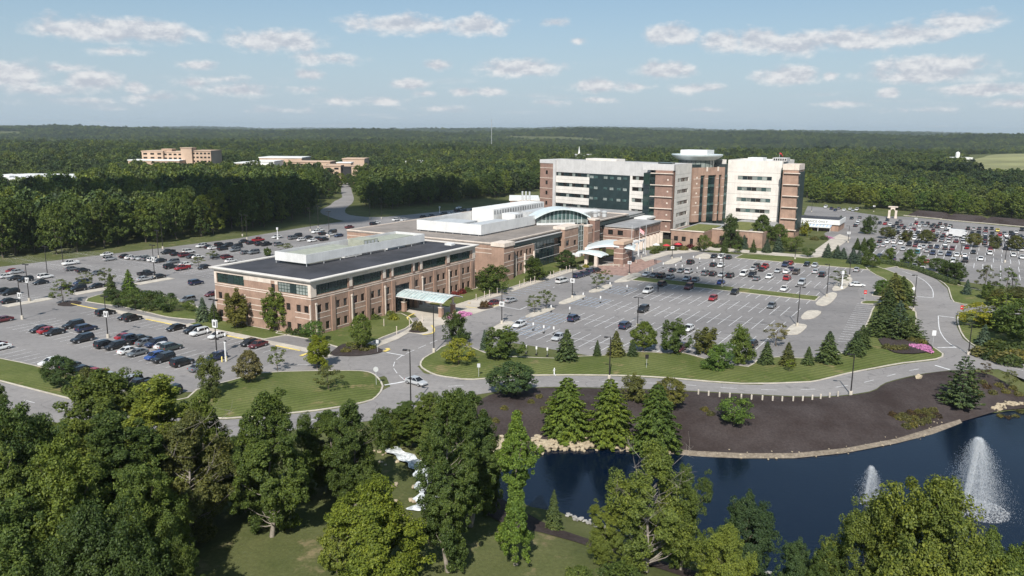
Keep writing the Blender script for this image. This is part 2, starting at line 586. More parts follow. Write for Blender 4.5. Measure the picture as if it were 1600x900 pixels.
def leaf(name, base, use_obj=True, trans=0.30, hue_var=0.55):
    """foliage: object colour, lighter and darker leaves and clumps, light through the leaf"""
    m, t, out = new_mat(name)
    oi = t.n('ShaderNodeObjectInfo')
    geo = t.n('ShaderNodeNewGeometry')
    pos = geo.outputs['Position']
    r1 = geo.outputs['Random Per Island']
    c = t.mix(1.0, oi.outputs['Color'], base, 'MULTIPLY') if use_obj else None
    if c is None:
        c0 = t.n('ShaderNodeRGB')
        c0.outputs[0].default_value = tuple(base) + (1,)
        c = c0.outputs[0]
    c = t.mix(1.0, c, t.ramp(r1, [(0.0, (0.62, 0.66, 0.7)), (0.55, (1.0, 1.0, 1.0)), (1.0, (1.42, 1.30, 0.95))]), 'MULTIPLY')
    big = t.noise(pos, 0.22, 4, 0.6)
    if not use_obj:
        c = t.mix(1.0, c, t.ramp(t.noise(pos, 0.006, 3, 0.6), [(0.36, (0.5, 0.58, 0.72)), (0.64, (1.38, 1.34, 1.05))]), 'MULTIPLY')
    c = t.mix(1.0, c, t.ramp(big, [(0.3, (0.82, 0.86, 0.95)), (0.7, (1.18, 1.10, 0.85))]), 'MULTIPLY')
    c = t.mix(1.0, c, t.ramp(oi.outputs['Random'], [(0.0, (1 - .3 * hue_var, 1 - .22 * hue_var, 1.0)), (0.5, (1, 1, 1)), (1.0, (1 + .42 * hue_var, 1 + .25 * hue_var, .92))]), 'MULTIPLY')
    d = t.n('ShaderNodeBsdfPrincipled', inp={'Roughness': 0.55, 'Specular IOR Level': 0.22})
    tr = t.n('ShaderNodeBsdfTranslucent')
    mx = t.n('ShaderNodeMixShader', inp={0: trans})
    t.l(c, d.inputs['Base Color'])
    t.l(t.mix(1.0, c, (1.25, 1.35, 0.6), 'MULTIPLY'), tr.inputs[0])
    t.l(d.outputs[0], mx.inputs[1])
    t.l(tr.outputs[0], mx.inputs[2])
    t.l(mx.outputs[0], out.inputs[0])


leaf('leaf', (1, 1, 1))
leaf('needle', (1, 1, 1), trans=0.12, hue_var=0.4)
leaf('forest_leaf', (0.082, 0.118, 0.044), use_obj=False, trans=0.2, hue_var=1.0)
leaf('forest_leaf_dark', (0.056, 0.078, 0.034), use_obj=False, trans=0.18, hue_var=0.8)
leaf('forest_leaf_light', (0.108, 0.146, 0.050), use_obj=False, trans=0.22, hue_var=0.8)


def water_mat():
    m, t, out = new_mat('water')
    p = t.n('ShaderNodeBsdfPrincipled', inp={'Roughness': 0.06, 'Specular IOR Level': 0.5, 'IOR': 1.33, 'Base Color': (0.002, 0.006, 0.016, 1)})
    t.l(p.outputs[0], out.inputs[0])
    pos = t.n('ShaderNodeNewGeometry').outputs['Position']
    mp = t.n('ShaderNodeMapping', inp={'Scale': (0.7, 1.6, 1.0), 'Rotation': (0, 0, R(12))})
    t.l(pos, mp.inputs[0])
    n1 = t.noise(mp.outputs[0], 1.3, 4, 0.6)
    gust = t.maprange(t.noise(pos, 0.035, 3, 0.6), 0.35, 0.65, 0.25, 1.0)
    b = t.n('ShaderNodeBump', inp={'Strength': 0.22, 'Distance': 0.25})
    t.l(t.math('MULTIPLY', n1, gust), b.inputs['Height'])
    t.l(b.outputs[0], p.inputs['Normal'])


water_mat()


def spray_mat(name, alpha):
    m, t, out = new_mat(name)
    d = t.n('ShaderNodeBsdfDiffuse', inp={0: (0.88, 0.9, 0.92, 1)})
    tl = t.n('ShaderNodeBsdfTranslucent', inp={0: (0.88, 0.9, 0.92, 1)})
    m1 = t.n('ShaderNodeMixShader', inp={0: 0.5})
    t.l(d.outputs[0], m1.inputs[1])
    t.l(tl.outputs[0], m1.inputs[2])
    tp = t.n('ShaderNodeBsdfTransparent')
    m2 = t.n('ShaderNodeMixShader', inp={0: alpha})
    t.l(tp.outputs[0], m2.inputs[1])
    t.l(m1.outputs[0], m2.inputs[2])
    t.l(m2.outputs[0], out.inputs[0])


spray_mat('spray', 0.30)
surf('foam', (0.30, 0.33, 0.34), 0.5, 0.15, 0.55, col2=(0.72, 0.74, 0.75), fine=0.45, fscale=2.2, bump=0.8, bscale=2.5)
surf('canopy_glass', (0.34, 0.42, 0.41), 0.15, 0.15, 0.8, spec=0.6)
surf('cloud_white', (0.9, 0.9, 0.9), 0.9, 0.02, 0.01)


# ------------------------------------------------------------------ terrain
POND_Z = -2.5
POND = [G(px, py, POND_Z)[:2] for px, py in
        ((800, 716), (832, 706), (880, 703), (950, 702), (1030, 706), (1090, 711), (1160, 715), (1240, 715), (1320, 707), (1400, 692), (1450, 678), (1490, 663), (1530, 648), (1600, 641),
         (1680, 634), (1760, 660), (1760, 800), (1600, 868), (1480, 890), (1300, 905), (1180, 893), (1110, 866), (1000, 838), (930, 818), (880, 800), (830, 790), (790, 782), (762, 765), (766, 738))]


def smooth_closed(poly, n=4):
    out = []
    k = len(poly)
    for i in range(k):
        p0, p1, p2, p3 = (np.array(poly[(i + j - 1) % k], float) for j in range(4))
        for q in range(n):
            u = q / n
            out.append(tuple(0.5 * ((2 * p1) + (-p0 + p2) * u + (2 * p0 - 5 * p1 + 4 * p2 - p3) * u * u + (-p0 + 3 * p1 - 3 * p2 + p3) * u ** 3)))
    return out


def smooth_open(pts, n=4):
    pts = [np.array(p, float) for p in pts]
    out = []
    for i in range(len(pts) - 1):
        p0, p1, p2, p3 = pts[max(i - 1, 0)], pts[i], pts[i + 1], pts[min(i + 2, len(pts) - 1)]
        for q in range(n):
            u = q / n
            out.append(tuple(0.5 * ((2 * p1) + (-p0 + p2) * u + (2 * p0 - 5 * p1 + 4 * p2 - p3) * u * u + (-p0 + 3 * p1 - 3 * p2 + p3) * u ** 3)))
    out.append(tuple(pts[-1]))
    return out


POND = smooth_closed(POND, 3)


def poly_dist(P, poly):
    """signed distance to a polygon (negative inside), P = (n, 2)"""
    P = np.asarray(P, float)
    best = np.full(len(P), 1e18)
    ins = np.zeros(len(P), bool)
    k = len(poly)
    for i in range(k):
        a, b = np.array(poly[i]), np.array(poly[(i + 1) % k])
        d = b - a
        u = np.clip(((P - a) @ d) / max(d @ d, 1e-9), 0, 1)
        q = P - (a + u[:, None] * d)
        best = np.minimum(best, (q * q).sum(1))
        c = ((a[1] > P[:, 1]) != (b[1] > P[:, 1]))
        if abs(d[1]) > 1e-12:
            xi = a[0] + (P[:, 1] - a[1]) * d[0] / d[1]
            ins ^= c & (P[:, 0] < xi)
    r_ = np.sqrt(best)
    return np.where(ins, -r_, r_)


def ground_z(P):
    P = np.atleast_2d(np.asarray(P, float))
    x, y = P[:, 0], P[:, 1]
    d = poly_dist(P, POND)
    z = np.where(d > 0, np.minimum(POND_Z + 0.05 + d * 0.20, 0.0), POND_Z - 0.4 * np.minimum(-d, 5))
    r_ = np.hypot(x, y)
    k = np.clip((r_ - 900) / 1500, 0, 1)
    k = k * k * (3 - 2 * k)
    hill = 9 * np.sin(x / 610 + 0.6) * np.cos(y / 830 + 0.4) + 7 * np.sin(x / 1700 - y / 1300 + 1.2) + 4 * np.sin(x / 300 + y / 420)
    far = np.clip((r_ - 4000) / 9000, 0, 1)
    # two gentle far ridges and the open slope of the farm field on the right
    k2 = np.clip((y - 1500) / 1800, 0, 1)
    hill = hill + k2 * (14 * np.sin(y / 520 + x / 1900) + 9 * np.sin(x / 420 + y / 900))
    ridge = 38 * far * (0.6 + 0.7 * np.sin(x / 2300 + 0.8) + 0.35 * np.sin(x / 900))
    ang = np.arctan2(x, np.maximum(y, 1.0))
    ridge = ridge + 26 * np.exp(-((r_ - 4600) / 800) ** 2) * (0.7 + 0.5 * np.sin(9 * ang + 1.0) + 0.3 * np.sin(23 * ang)) + 12 * np.exp(-((r_ - 2500) / 420) ** 2) * np.sin(7 * ang + 2.2)
    field = 15 * np.exp(-((x - 950) / 300) ** 2 - ((y - 1330) / 330) ** 2)
    return z + k * (hill - 3) + ridge + field


def axis_pts(lo, hi, step, out, grow):
    a = list(np.arange(lo, hi + 0.1, step))
    v, st = hi, step
    while v < out:
        st *= grow
        v += st
        a.append(v)
    v, st = lo, step
    while v > -out:
        st *= grow
        v -= st
        a.insert(0, v)
    return np.array(a)


def build_ground():
    xs = axis_pts(-60, 150, 2.2, 17000, 1.115)
    ya = list(np.arange(40, 170, 2.0))
    st, v = 2.0, ya[-1]
    while v < 17000:
        st *= 1.09
        v += st
        ya.append(v)
    v, st = 40, 3
    while v > -3000:
        st *= 1.3
        v -= st
        ya.insert(0, v)
    ys = np.array(ya)
    X, Y = np.meshgrid(xs, ys)
    P = np.stack([X.ravel(), Y.ravel()], 1)
    Z = ground_z(P)
    V = np.column_stack([P, Z - 0.02])
    nx, ny = len(xs), len(ys)
    i = np.arange(nx * ny).reshape(ny, nx)
    q = np.stack([i[:-1, :-1], i[:-1, 1:], i[1:, 1:], i[1:, :-1]], -1).reshape(-1, 4)
    return tag(link('ground', np_mesh('ground', V, q, MAT['meadow'], smooth=True)), "rough mown grass land that runs under the trees to the horizon", kind='structure')


build_ground()


def drape(name, poly, mat, dz, res=3.0, parent=None, flat=False, rough=0.0, zfun=None):
    """a sheet cut to an outline that follows the ground"""
    poly = [tuple(p[:2]) for p in poly]
    arr = np.array(poly)
    lo, hi = arr.min(0), arr.max(0)
    pts = list(poly)
    if not flat:
        gx, gy = np.meshgrid(np.arange(lo[0], hi[0], res), np.arange(lo[1], hi[1], res))
        g = np.stack([gx.ravel(), gy.ravel()], 1)
        g += np.random.default_rng(3).uniform(-.2, .2, g.shape) * res
        g = g[poly_dist(g, poly) < -res * 0.35]
        pts += [tuple(p) for p in g]
    n = len(poly)
    vs, es, fs, *_ = delaunay_2d_cdt([Vector(p) for p in pts], [(i, (i + 1) % n) for i in range(n)], [], 1, 1e-4)
    V = np.array([(v.x, v.y) for v in vs])
    Z = (ground_z(V) if not flat else np.zeros(len(V))) + dz
    if zfun is not None:
        Z = Z + zfun(V)
    me = bpy.data.meshes.new(name)
    me.from_pydata([(a, b, c) for (a, b), c in zip(V, Z)], [], [tuple(f) if True else f for f in fs])
    me.materials.append(MAT[mat])
    if not flat:
        me.polygons.foreach_set('use_smooth', [True] * len(me.polygons))
    me.update()
    return link(name, me, parent)


def px_poly(pts, n=3, closed=True):
    w = [G(a, b)[:2] for a, b in pts]
    return smooth_closed(w, n) if closed else smooth_open(w, n)


def st_rect(s0, s1, t0, t1):
    return [W(s0, t0)[:2], W(s1, t0)[:2], W(s1, t1)[:2], W(s0, t1)[:2]]


def offset_in(poly, d):
    """move a closed outline inwards by d"""
    n = len(poly)
    P = np.array(poly, float)
    area = 0.5 * np.sum(P[:, 0] * np.roll(P[:, 1], -1) - np.roll(P[:, 0], -1) * P[:, 1])
    sg = 1 if area > 0 else -1
    out = []
    for i in range(n):
        a, b, c = P[i - 1], P[i], P[(i + 1) % n]
        d1, d2 = b - a, c - b
        n1 = np.array([-d1[1], d1[0]]) / (np.linalg.norm(d1) + 1e-9) * sg
        n2 = np.array([-d2[1], d2[0]]) / (np.linalg.norm(d2) + 1e-9) * sg
        m = n1 + n2
        m /= np.linalg.norm(m) + 1e-9
        k = min(1 / max(m @ n1, 0.35), 2)
        out.append(tuple(b + m * d * k))
    return out


def ring_strip(mb, outer, inner, z0, z1, mi=0):
    n = len(outer)
    vs = [(x, y, z0) for x, y in outer] + [(x, y, z1) for x, y in outer] + [(x, y, z1) for x, y in inner]
    fs = []
    for i in range(n):
        j = (i + 1) % n
        fs += [(i, j, n + j, n + i), (n + i, n + j, 2 * n + j, 2 * n + i)]
    mb.add(vs, fs, mi)


def island(name, poly, mat='lawn', top=0.12, kerb=0.34, label=None, kmat='kerb_concrete', mound=0.0):
    """raised ground with a concrete kerb round it"""
    inner = offset_in(poly, kerb)
    zf = None
    if mound:
        inn = list(inner)

        def zf(V):
            d = np.clip(-poly_dist(V, inn), 0, 30)
            return mound * (1 - np.exp(-d / 5.0))
    o = drape(name, inner, mat, top, res=1.6 if mound else 2.5, flat=not mound, zfun=(zf if mound else None)) if not mound else None
    if mound:
        arr = np.array(inner)
        o = drape(name, inner, mat, top, res=1.6, zfun=zf)
    tag(o, label, kind='structure')
    mb = MB()
    ring_strip(mb, poly, inner, 0.0, top + 0.02)
    mb.build('kerb', MAT[kmat], o)
    return o


def strip(mb, line, w, z, mi=0, dash=None):
    """flat painted line of width w along a polyline"""
    pts = [np.array(p[:2], float) for p in line]
    if dash:
        on, off = dash
        seg = [np.linalg.norm(b - a) for a, b in zip(pts, pts[1:])]
        tot = sum(seg)

        def at(u):
            for a, b, l_ in zip(pts, pts[1:], seg):
                if u <= l_ or l_ == seg[-1] and b is pts[-1]:
                    return a + (b - a) * min(u / l_, 1)
                u -= l_
            return pts[-1]
        u = 0
        while u < tot:
            strip(mb, [at(u), at(min(u + on, tot))], w, z, mi)
            u += on + off
        return
    n = len(pts)
    L_, R_ = [], []
    for i in range(n):
        d = pts[min(i + 1, n - 1)] - pts[max(i - 1, 0)]
        d = d / (np.linalg.norm(d) + 1e-9)
        m = np.array([-d[1], d[0]]) * w / 2
        L_.append(pts[i] + m)
        R_.append(pts[i] - m)
    vs = [(p[0], p[1], z) for p in L_] + [(p[0], p[1], z) for p in R_]
    mb.add(vs, [(i, i + 1, n + i + 1, n + i) for i in range(n - 1)], mi)


# ---- paving sheets
LOT_Z = 0.02
lot_main = drape('main_parking_lot', [W(*p)[:2] for p in ((-131, 128), (-112, 128), (-90, 135), (-89, 150), (-22, 150), (-12, 190), (-8, 240), (-18, 262), (-34, 310), (-60, 312), (-96, 310), (-120, 300), (-124, 240), (-124, 205), (-120, 170))], 'asphalt', LOT_Z, flat=True)
tag(lot_main, "large grey asphalt parking lot with white stall lines in front of the entrance", kind='structure')
lot_left = drape('left_parking_lot', [W(*p)[:2] for p in ((-345, 60), (-186, 60), (-168, 76), (-133, 82), (-116, 92), (-100, 104), (-96, 126), (-112, 130), (-133, 128), (-168, 128), (-168, 205), (-194, 205), (-194, 330))] + [G(a, b)[:2] for a, b in ((840, 316), (700, 331), (548, 344), (470, 356), (372, 372.5), (240, 389), (120, 403), (0, 417), (-80, 426))], 'asphalt', LOT_Z + .004, flat=True)
tag(lot_left, "grey asphalt parking lots wrapped round the brick office building", kind='structure')
lot_right = drape('right_parking_lot', [W(*p)[:2] for p in ((-42, 322), (-12, 296), (40, 285), (130, 275), (170, 330), (170, 400))] + [G(a, b)[:2] for a, b in ((1660, 362), (1530, 349.5), (1470, 343.5), (1416, 338.5), (1380, 338), (1340, 332), (1310, 326), (1262, 322), (1256, 335))] + [W(*p)[:2] for p in ((-64, 440), (-64, 400), (-52, 352))], 'asphalt', LOT_Z + .008, flat=True)
tag(lot_right, "far parking lot full of cars in front of the woods", kind='structure')

ring_up = [(-140, 575), (0, 597), (115, 626), (200, 641), (270, 652), (354, 656), (494, 643), (570, 630), (600, 616), (640, 594), (664, 584), (709, 591.3), (740, 594), (828, 588), (955, 588), (1062, 593.5), (1159, 601), (1250, 599), (1324, 585), (1413, 569), (1464, 563), (1482, 556)]
ring_lo = [(1560, 571), (1482, 579), (1433, 585.7), (1384, 598), (1358, 612), (1277, 620), (1160, 615), (1062, 610), (940, 606), (831, 605.6), (725, 620), (684, 627), (640, 645), (600, 655), (513, 665), (392, 681), (300, 682), (200, 675), (110, 664), (59, 654), (0, 635), (-140, 605)]
road = drape('ring_road', px_poly(ring_up, 3, False) + px_poly(ring_lo, 3, False), 'road_asphalt', 0.036, flat=True)
tag(road, "two lane grey ring road curving between the lots and the pond", kind='structure')
jl = drape('junction_drive', px_poly([(560, 628), (610, 604), (604, 590), (585, 578), (480, 578), (400, 582), (455, 548), (480, 541), (560, 553), (610, 545), (600, 528), (625, 512), (668, 510), (760, 480), (800, 490), (730, 530), (690, 545), (664, 560), (652, 572), (662, 583), (700, 596), (660, 630)], 1), 'road_asphalt', 0.030, flat=True)
tag(jl, "pale grey drive linking the ring road to the front door", kind='structure')
rr = drape('right_drive', px_poly([(1600, 593), (1560, 577), (1482, 579), (1464, 563), (1476, 553), (1455, 540), (1439, 524), (1433, 506), (1433, 488), (1415, 478), (1378, 473), (1346, 470), (1340, 455), (1350, 440), (1416, 466), (1431, 464), (1431, 451), (1422, 440), (1404, 429), (1370, 415), (1330, 398), (1322, 385), (1345, 384), (1380, 405), (1402, 419), (1436, 426), (1464, 437), (1480, 451), (1485, 468), (1502, 476), (1600, 482), (1660, 484), (1660, 496), (1600, 492), (1510, 486), (1493, 493), (1495, 511), (1504, 529), (1524, 544), (1558, 555), (1600, 569), (1680, 592), (1680, 612)], 1), 'road_asphalt', 0.042, flat=True)
tag(rr, "winding grey drive leading from the ring road up to the far lot", kind='structure')
ar = drape('access_road', px_poly([(545, 347), (512, 338), (500, 331.5), (505, 325.5), (515, 321), (523, 314), (535, 308), (532, 298), (537, 286), (546, 286), (550, 300), (553, 310), (550, 318), (541, 325), (540, 333), (557, 337.5), (601, 339), (700, 329), (860, 312), (860, 318), (700, 334), (600, 348)], 2), 'road_asphalt', 0.034, flat=True)
tag(ar, "grey access road curving into the dark woods behind the lots", kind='structure')

# ---- lawns, mounds and beds, each with its kerb
C_OUT = px_poly([(655.5, 571), (661, 560), (680, 549.5), (698, 539), (740, 544), (770, 556), (815, 558), (866, 560), (906, 557), (955, 555), (996, 550), (1040, 552), (1070, 552), (1120, 566), (1168, 573), (1182, 563), (1215, 558), (1250, 560), (1290, 556), (1326, 548), (1345, 522), (1358, 496), (1366, 478), (1388, 474.5), (1414, 478.5), (1432, 488), (1432, 506.7), (1438, 524.4), (1454, 540), (1474.5, 553.3), (1464, 561.6), (1413, 567.5), (1369, 575.5), (1324, 584.2), (1280, 595.2), (1250, 598), (1159, 600), (1062, 592.5), (1019, 589.5), (955, 587), (828, 587), (740, 593.5), (709, 591), (682, 587), (664, 579)], 2)
island('lawn', C_OUT, label="long lawn with trees between the main lot and the ring road", mound=0.35)
island('lawn', px_poly([(599.5, 604), (591, 590), (582, 583.5), (570, 580.5), (549, 579.4), (480, 580), (410, 583), (360, 595), (306, 609.5), (292, 622), (240, 632), (230, 640), (270, 650), (354.7, 654.5), (494, 642), (570, 629), (590, 620)], 2), label="grassy hump with young trees beside the office lot", mound=0.6)
island('lawn', px_poly([(-120, 540), (0, 560), (59, 572.5), (120, 588), (170, 604), (200, 622), (215, 636), (190, 639), (115, 625.5), (0, 596), (-120, 570)], 2), label="mown grass strip between the left lot and the road", mound=0.3)
island('lawn', px_poly([(133, 471.5), (150, 462), (195, 455), (250, 461), (296, 473), (316, 486), (322, 499), (303, 500), (262, 496), (236, 490), (187, 479)], 2), label="shrub covered mound beside the office building", mound=0.8)
island('lawn', px_poly([(1424, 440.5), (1406, 430), (1372, 417), (1352, 418), (1368, 430), (1384, 438), (1372, 450), (1362, 462), (1414, 466), (1429, 463.5), (1430, 451)], 2), label="lawn with spruces between the drive and the main lot", mound=0.2)
island('lawn', px_poly([(1345, 474), (1352, 470), (1378, 471.5), (1366, 475.5)], 2), label="small grass island by the lot exit")
island('lawn', px_poly([(1403, 419), (1436, 425.5), (1465, 437), (1481, 450), (1486, 467), (1504, 475.5), (1600, 481), (1640, 480), (1620, 462), (1545, 456), (1500, 446), (1478, 436), (1440, 424), (1405, 414)], 2), label="grass bank below the hedge of the far lot", mound=0.2)
island('lawn', px_poly([(1496, 493), (1512, 487), (1600, 493), (1680, 497), (1680, 580), (1600, 567), (1558, 554), (1526, 543), (1506, 528), (1497, 510)], 2), label="planted bank with dark shrubs right of the drive", mound=0.4)
island('lawn', [W(*p)[:2] for p in ((-97.5, 236.5), (-38.5, 236.2), (-38.5, 243.2), (-97, 243.8))], label="long grass strip dividing the main lot")
island('lawn', [W(*p)[:2] for p in ((-80, 301.5), (-30, 301.5), (-23, 318), (-40, 324), (-60, 318), (-80, 313))], label="lawn above the main lot below the spruces")
island('lawn', px_poly([(430, 521), (486, 531), (545, 548), (556, 546), (600, 527), (634, 514), (647, 505), (640, 496), (628, 490), (610, 489), (575, 497), (530, 509), (490, 519), (440, 514)], 1), label="front lawn of the office building", mound=0.15)
island('lawn', [W(*p)[:2] for p in ((-130.8, 171), (-122, 171), (-122.5, 197), (-122.5, 250), (-129, 254), (-136, 254), (-136, 212), (-140, 200), (-130.8, 199))], label="lawn strip along the front of the brick wings", mound=0.15)
island('lawn', [W(*p)[:2] for p in ((-166, 121.5), (-139, 121.5), (-137, 128.6), (-166, 128.6))], label="narrow grass strip along the left office wall")

# ---- concrete walks and pads
def pad(name, poly, label, mat='concrete', z=0.13, parent=None):
    mb = MB()
    mb.prism([tuple(p[:2]) for p in poly], 0.0, z)
    o = mb.build(name, MAT[mat], parent)
    if parent is None:
        tag(o, label, kind='structure')
    return o


pad('walkway', [W(*p) for p in ((-200, 119.3), (-118.5, 119.3), (-118.5, 116), (-116.4, 116), (-116.4, 121.4), (-200, 121.4))], "concrete walk with a yellow kerb along the office lot", z=0.14)
pad('walkway', [W(*p) for p in ((-121.8, 170), (-119, 170), (-119, 254), (-110, 262), (-113, 262), (-121.8, 256))], "long pale concrete walk beside the main lot", z=0.145)
ENTRY = px_poly([(612, 527), (640, 513), (655, 500), (640, 488), (625, 484), (640, 474), (700, 470), (760, 470), (790, 474), (776, 480), (735, 493), (712, 505), (690, 508), (676, 513), (676, 520), (660, 523), (640, 520), (622, 530), (560, 553), (553, 549)], 2)
pad('entrance_plaza', ENTRY, "pale concrete forecourt under the glass canopy", z=0.132)
pad('walkway', px_poly([(1000, 404), (1040, 393), (1110, 386), (1200, 394), (1262, 399), (1300, 372), (1312, 366), (1330, 372), (1290, 400), (1262, 404), (1200, 398), (1110, 391), (1045, 398), (1008, 409)], 1), "curving concrete walk in front of the tower garden", z=0.128)
pad('paved_crossing', px_poly([(900, 424), (960, 410), (1010, 404), (1035, 408), (1000, 424), (985, 432), (940, 428)], 1), "reddish brick paving in front of the main entrance", 'paver_red', 0.05)
for poly, lb in ((((821, 494), (853, 481), (867, 482), (860, 486), (834, 495)), "pale island with two young trees, lowest of three"),
                 (((873, 473), (902, 462), (915, 463), (905, 468), (884, 475)), "pale concrete island with a lamp post, middle of three"),
                 (((920, 455), (948, 445), (957, 447), (948, 452), (930, 457)), "pale island with two young trees nearest the entrance"),
                 (((760, 520), (785, 504), (803, 504), (795, 512), (775, 522)), "pale concrete island by the drive with a lamp post"),
                 (((960, 440), (990, 427), (1003, 430), (985, 439), (970, 441)), "pale pointed island at the end of the dividing grass"),
                 (((1226, 521), (1240, 507), (1261, 509), (1250, 521), (1240, 523)), "rounded island with a lamp post near the lot exit"),
                 (((1251, 497), (1262, 486), (1283, 487), (1275, 496), (1262, 499)), "small rounded island at the end of a stall row"),
                 (((1274, 474), (1296, 458), (1308, 460), (1300, 472), (1288, 478)), "tapering pale island with a lamp post"),
                 (((1300, 452), (1318, 434), (1332, 436), (1322, 450), (1310, 454)), "pale island with a white post and a leafy tree"),
                 (((1085, 402), (1100, 396), (1112, 400), (1108, 404), (1092, 404)), "shaded pale island at the corner of the upper lot"),
                 (((1036, 412), (1056, 403), (1066, 405), (1052, 412)), "shaded pale island near the flag poles")):
    isl = px_poly(poly, 3)
    o = pad('traffic_island', isl, lb, 'kerb_concrete', 0.14)
for s0, s1, t0, t1, lb in ((-225.5, -222, 108, 120, "concrete end strip of the nearest far left row"), (-225.5, -222, 127, 138, "concrete end strip of the middle far left row"), (-224, -220.5, 146, 158, "concrete end strip of the upper far left row"), (-206, -203, 171, 184, "concrete strip behind the office building")):
    pad('traffic_island', st_rect(s0, s1, t0, t1), lb, 'kerb_concrete', 0.14)

# mulch beds
def bed(poly, label, mat='mulch', z=0.17, flat=True):
    return tag(drape('planting_bed', poly, mat, z, flat=True), label, kind='structure')


bed(px_poly([(524, 546), (535, 539), (560, 535), (580, 540), (598, 548), (590, 553), (560, 557), (535, 557), (515, 555)], 2), "dark mulch bed on the tip of the office island", z=0.2)
bed(px_poly([(90, 477.5), (96, 473), (118, 470), (128, 474), (112, 479)], 2), "dark mulch bed under a lone tree in the left lot", z=0.12)
bed(px_poly([(1372, 533), (1392, 527), (1420, 528), (1445, 537), (1458, 546), (1445, 554), (1410, 556), (1388, 550)], 2), "dark mulch bed beside the pink flowers", z=0.55)
bed(px_poly([(638, 519), (650, 512), (668, 515), (667, 519), (655, 521)], 2), "dark mulch bed with small conical shrubs", z=0.16)
bed(px_poly([(745, 481), (758, 478), (772, 480), (765, 483), (752, 484)], 2), "small dark mulch bed beside the red car", z=0.16)

# the dark mulch bank above the pond and its stony shore
bank = tag(drape('mulch_bank', px_poly([(1600, 606), (1560, 590), (1530, 583), (1482, 580.5), (1433, 587.5), (1384, 600), (1358, 614), (1277, 622), (1160, 617), (1062, 612), (940, 608), (831, 607.5), (765, 618), (745, 640), (752, 690), (790, 706)], 3, False) + [G(a, b, -2.2)[:2] for a, b in ((830, 701), (950, 698), (1030, 703), (1090, 708), (1160, 711.5), (1240, 711.5), (1320, 703.5), (1400, 688.5), (1450, 673.5), (1500, 657.5), (1560, 641), (1700, 630))] + px_poly([(1760, 610), (1680, 614)], 1, False), 'mulch', 0.13, res=2.0), "dark brown mulch slope falling from the road to the pond", kind='structure')
shore = tag(drape('shore', [G(a, b, -2.2)[:2] for a, b in ((1040, 701), (1090, 705.5), (1160, 709), (1240, 709), (1320, 701), (1400, 686), (1450, 671), (1500, 655))] + [G(a, b, -2.55)[:2] for a, b in ((1505, 662), (1455, 679.5), (1400, 694), (1320, 709), (1240, 717), (1160, 717), (1090, 713.5), (1030, 708))], 'shore_gravel', 0.20, res=0.8), "strip of brown gravel along the edge of the water", kind='structure')
tag(drape('near_mulch_bank', [G(a, b)[:2] for a, b in ((770, 745), (845, 800), (870, 812), (930, 832), (1000, 852), (1090, 880), (1180, 905), (1150, 920), (1040, 885), (960, 858), (900, 838), (850, 826), (790, 815), (740, 780))], 'mulch', 0.06, res=1.5), "dark mulch strip on the near bank of the pond", kind='structure')
mb = MB()
mb.add([(x, y, POND_Z) for x, y in offset_in(POND, -1.0)], [tuple(range(len(POND)))])
tag(mb.build('pond_water', MAT['water']), "deep blue pond with gentle ripples", kind='structure')

# ---- painted lines
ROWS_MAIN = [(154.9, 167.1, -94, -50), (173.9, 186.2, -88.2, -40.2), (192.8, 205.2, -88.2, -40.2), (211.5, 223.7, -88, -40.2), (230.2, 236.2, -91, -40), (243.8, 250.0, -96, -37), (256.8, 268.3, -97, -37), (275.5, 287.3, -97, -37), (295, 301.2, -77, -34)]
ROWS_LEFT = [(82.3, 88.0, -199, -136), (95.6, 107.6, -199, -136), (114, 119.2, -199, -128)]
ROWS_FARLEFT = [(108, 120, -320, -226), (127, 139, -320, -226), (146, 158, -320, -224), (165, 177, -320, -224)]
ROWS_BACK = [(165, 177, -219, -206), (184, 196, -232, -204), (203, 215, -262, -206), (222, 234, -262, -206)]
ROWS_RIGHT = [(308, 320.3, 5, 120), (327, 339.3, -20, 120), (346, 358.2, -36, 120), (364.8, 370.8, -36, 120), (378, 390, -36, 130), (397, 409, -38, 130), (416, 428, -38, 130), (435, 441, -38, 130)]
STALL = 2.8


def stall_lines(name, rows, parent, z, w=0.13, mat='white_paint'):
    mb = MB()
    for t0, t1, s0, s1 in rows:
        n = int(round((s1 - s0) / STALL))
        for i in range(n + 1):
            s = s0 + i * (s1 - s0) / n
            strip(mb, [W(s, t0), W(s, t1)], w, z)
        if t1 - t0 > 9:
            strip(mb, [W(s0, (t0 + t1) / 2), W(s1, (t0 + t1) / 2)], w, z + .004)
    o = mb.build('stall_lines', MAT[mat], parent)
    o["kind"] = "stuff"
    return o


stall_lines('a', ROWS_MAIN, lot_main, 0.032)
stall_lines('b', ROWS_LEFT + ROWS_FARLEFT + ROWS_BACK, lot_left, 0.036, 0.11)
stall_lines('c', ROWS_RIGHT, lot_right, 0.040, 0.18)
mb = MB()                                               # hatched strip at the right end of the main lot, drive markings
for i in range(19):
    u = i / 18
    strip(mb, [W(-27.8 + 2 * u, 239 - 47 * u), W(-22.8 + 1 * u, 239.6 - 47 * u)], 0.16, 0.034)
for a, b in (((786, 479), (812, 484)), ((812, 484), (823, 479)),):
    strip(mb, [G(*a), G(*b)], 0.25, 0.034)
strip(mb, px_poly([(824, 468), (900, 434), (960, 414)], 3, False), 0.14, 0.034, dash=(1.8, 3.0))
strip(mb, [G(1000, 429), G(1018, 432)], .2, 0.034)
mb.build('lane_marking', MAT['white_paint'], lot_main)
mb = MB()                                               # blue accessible bays
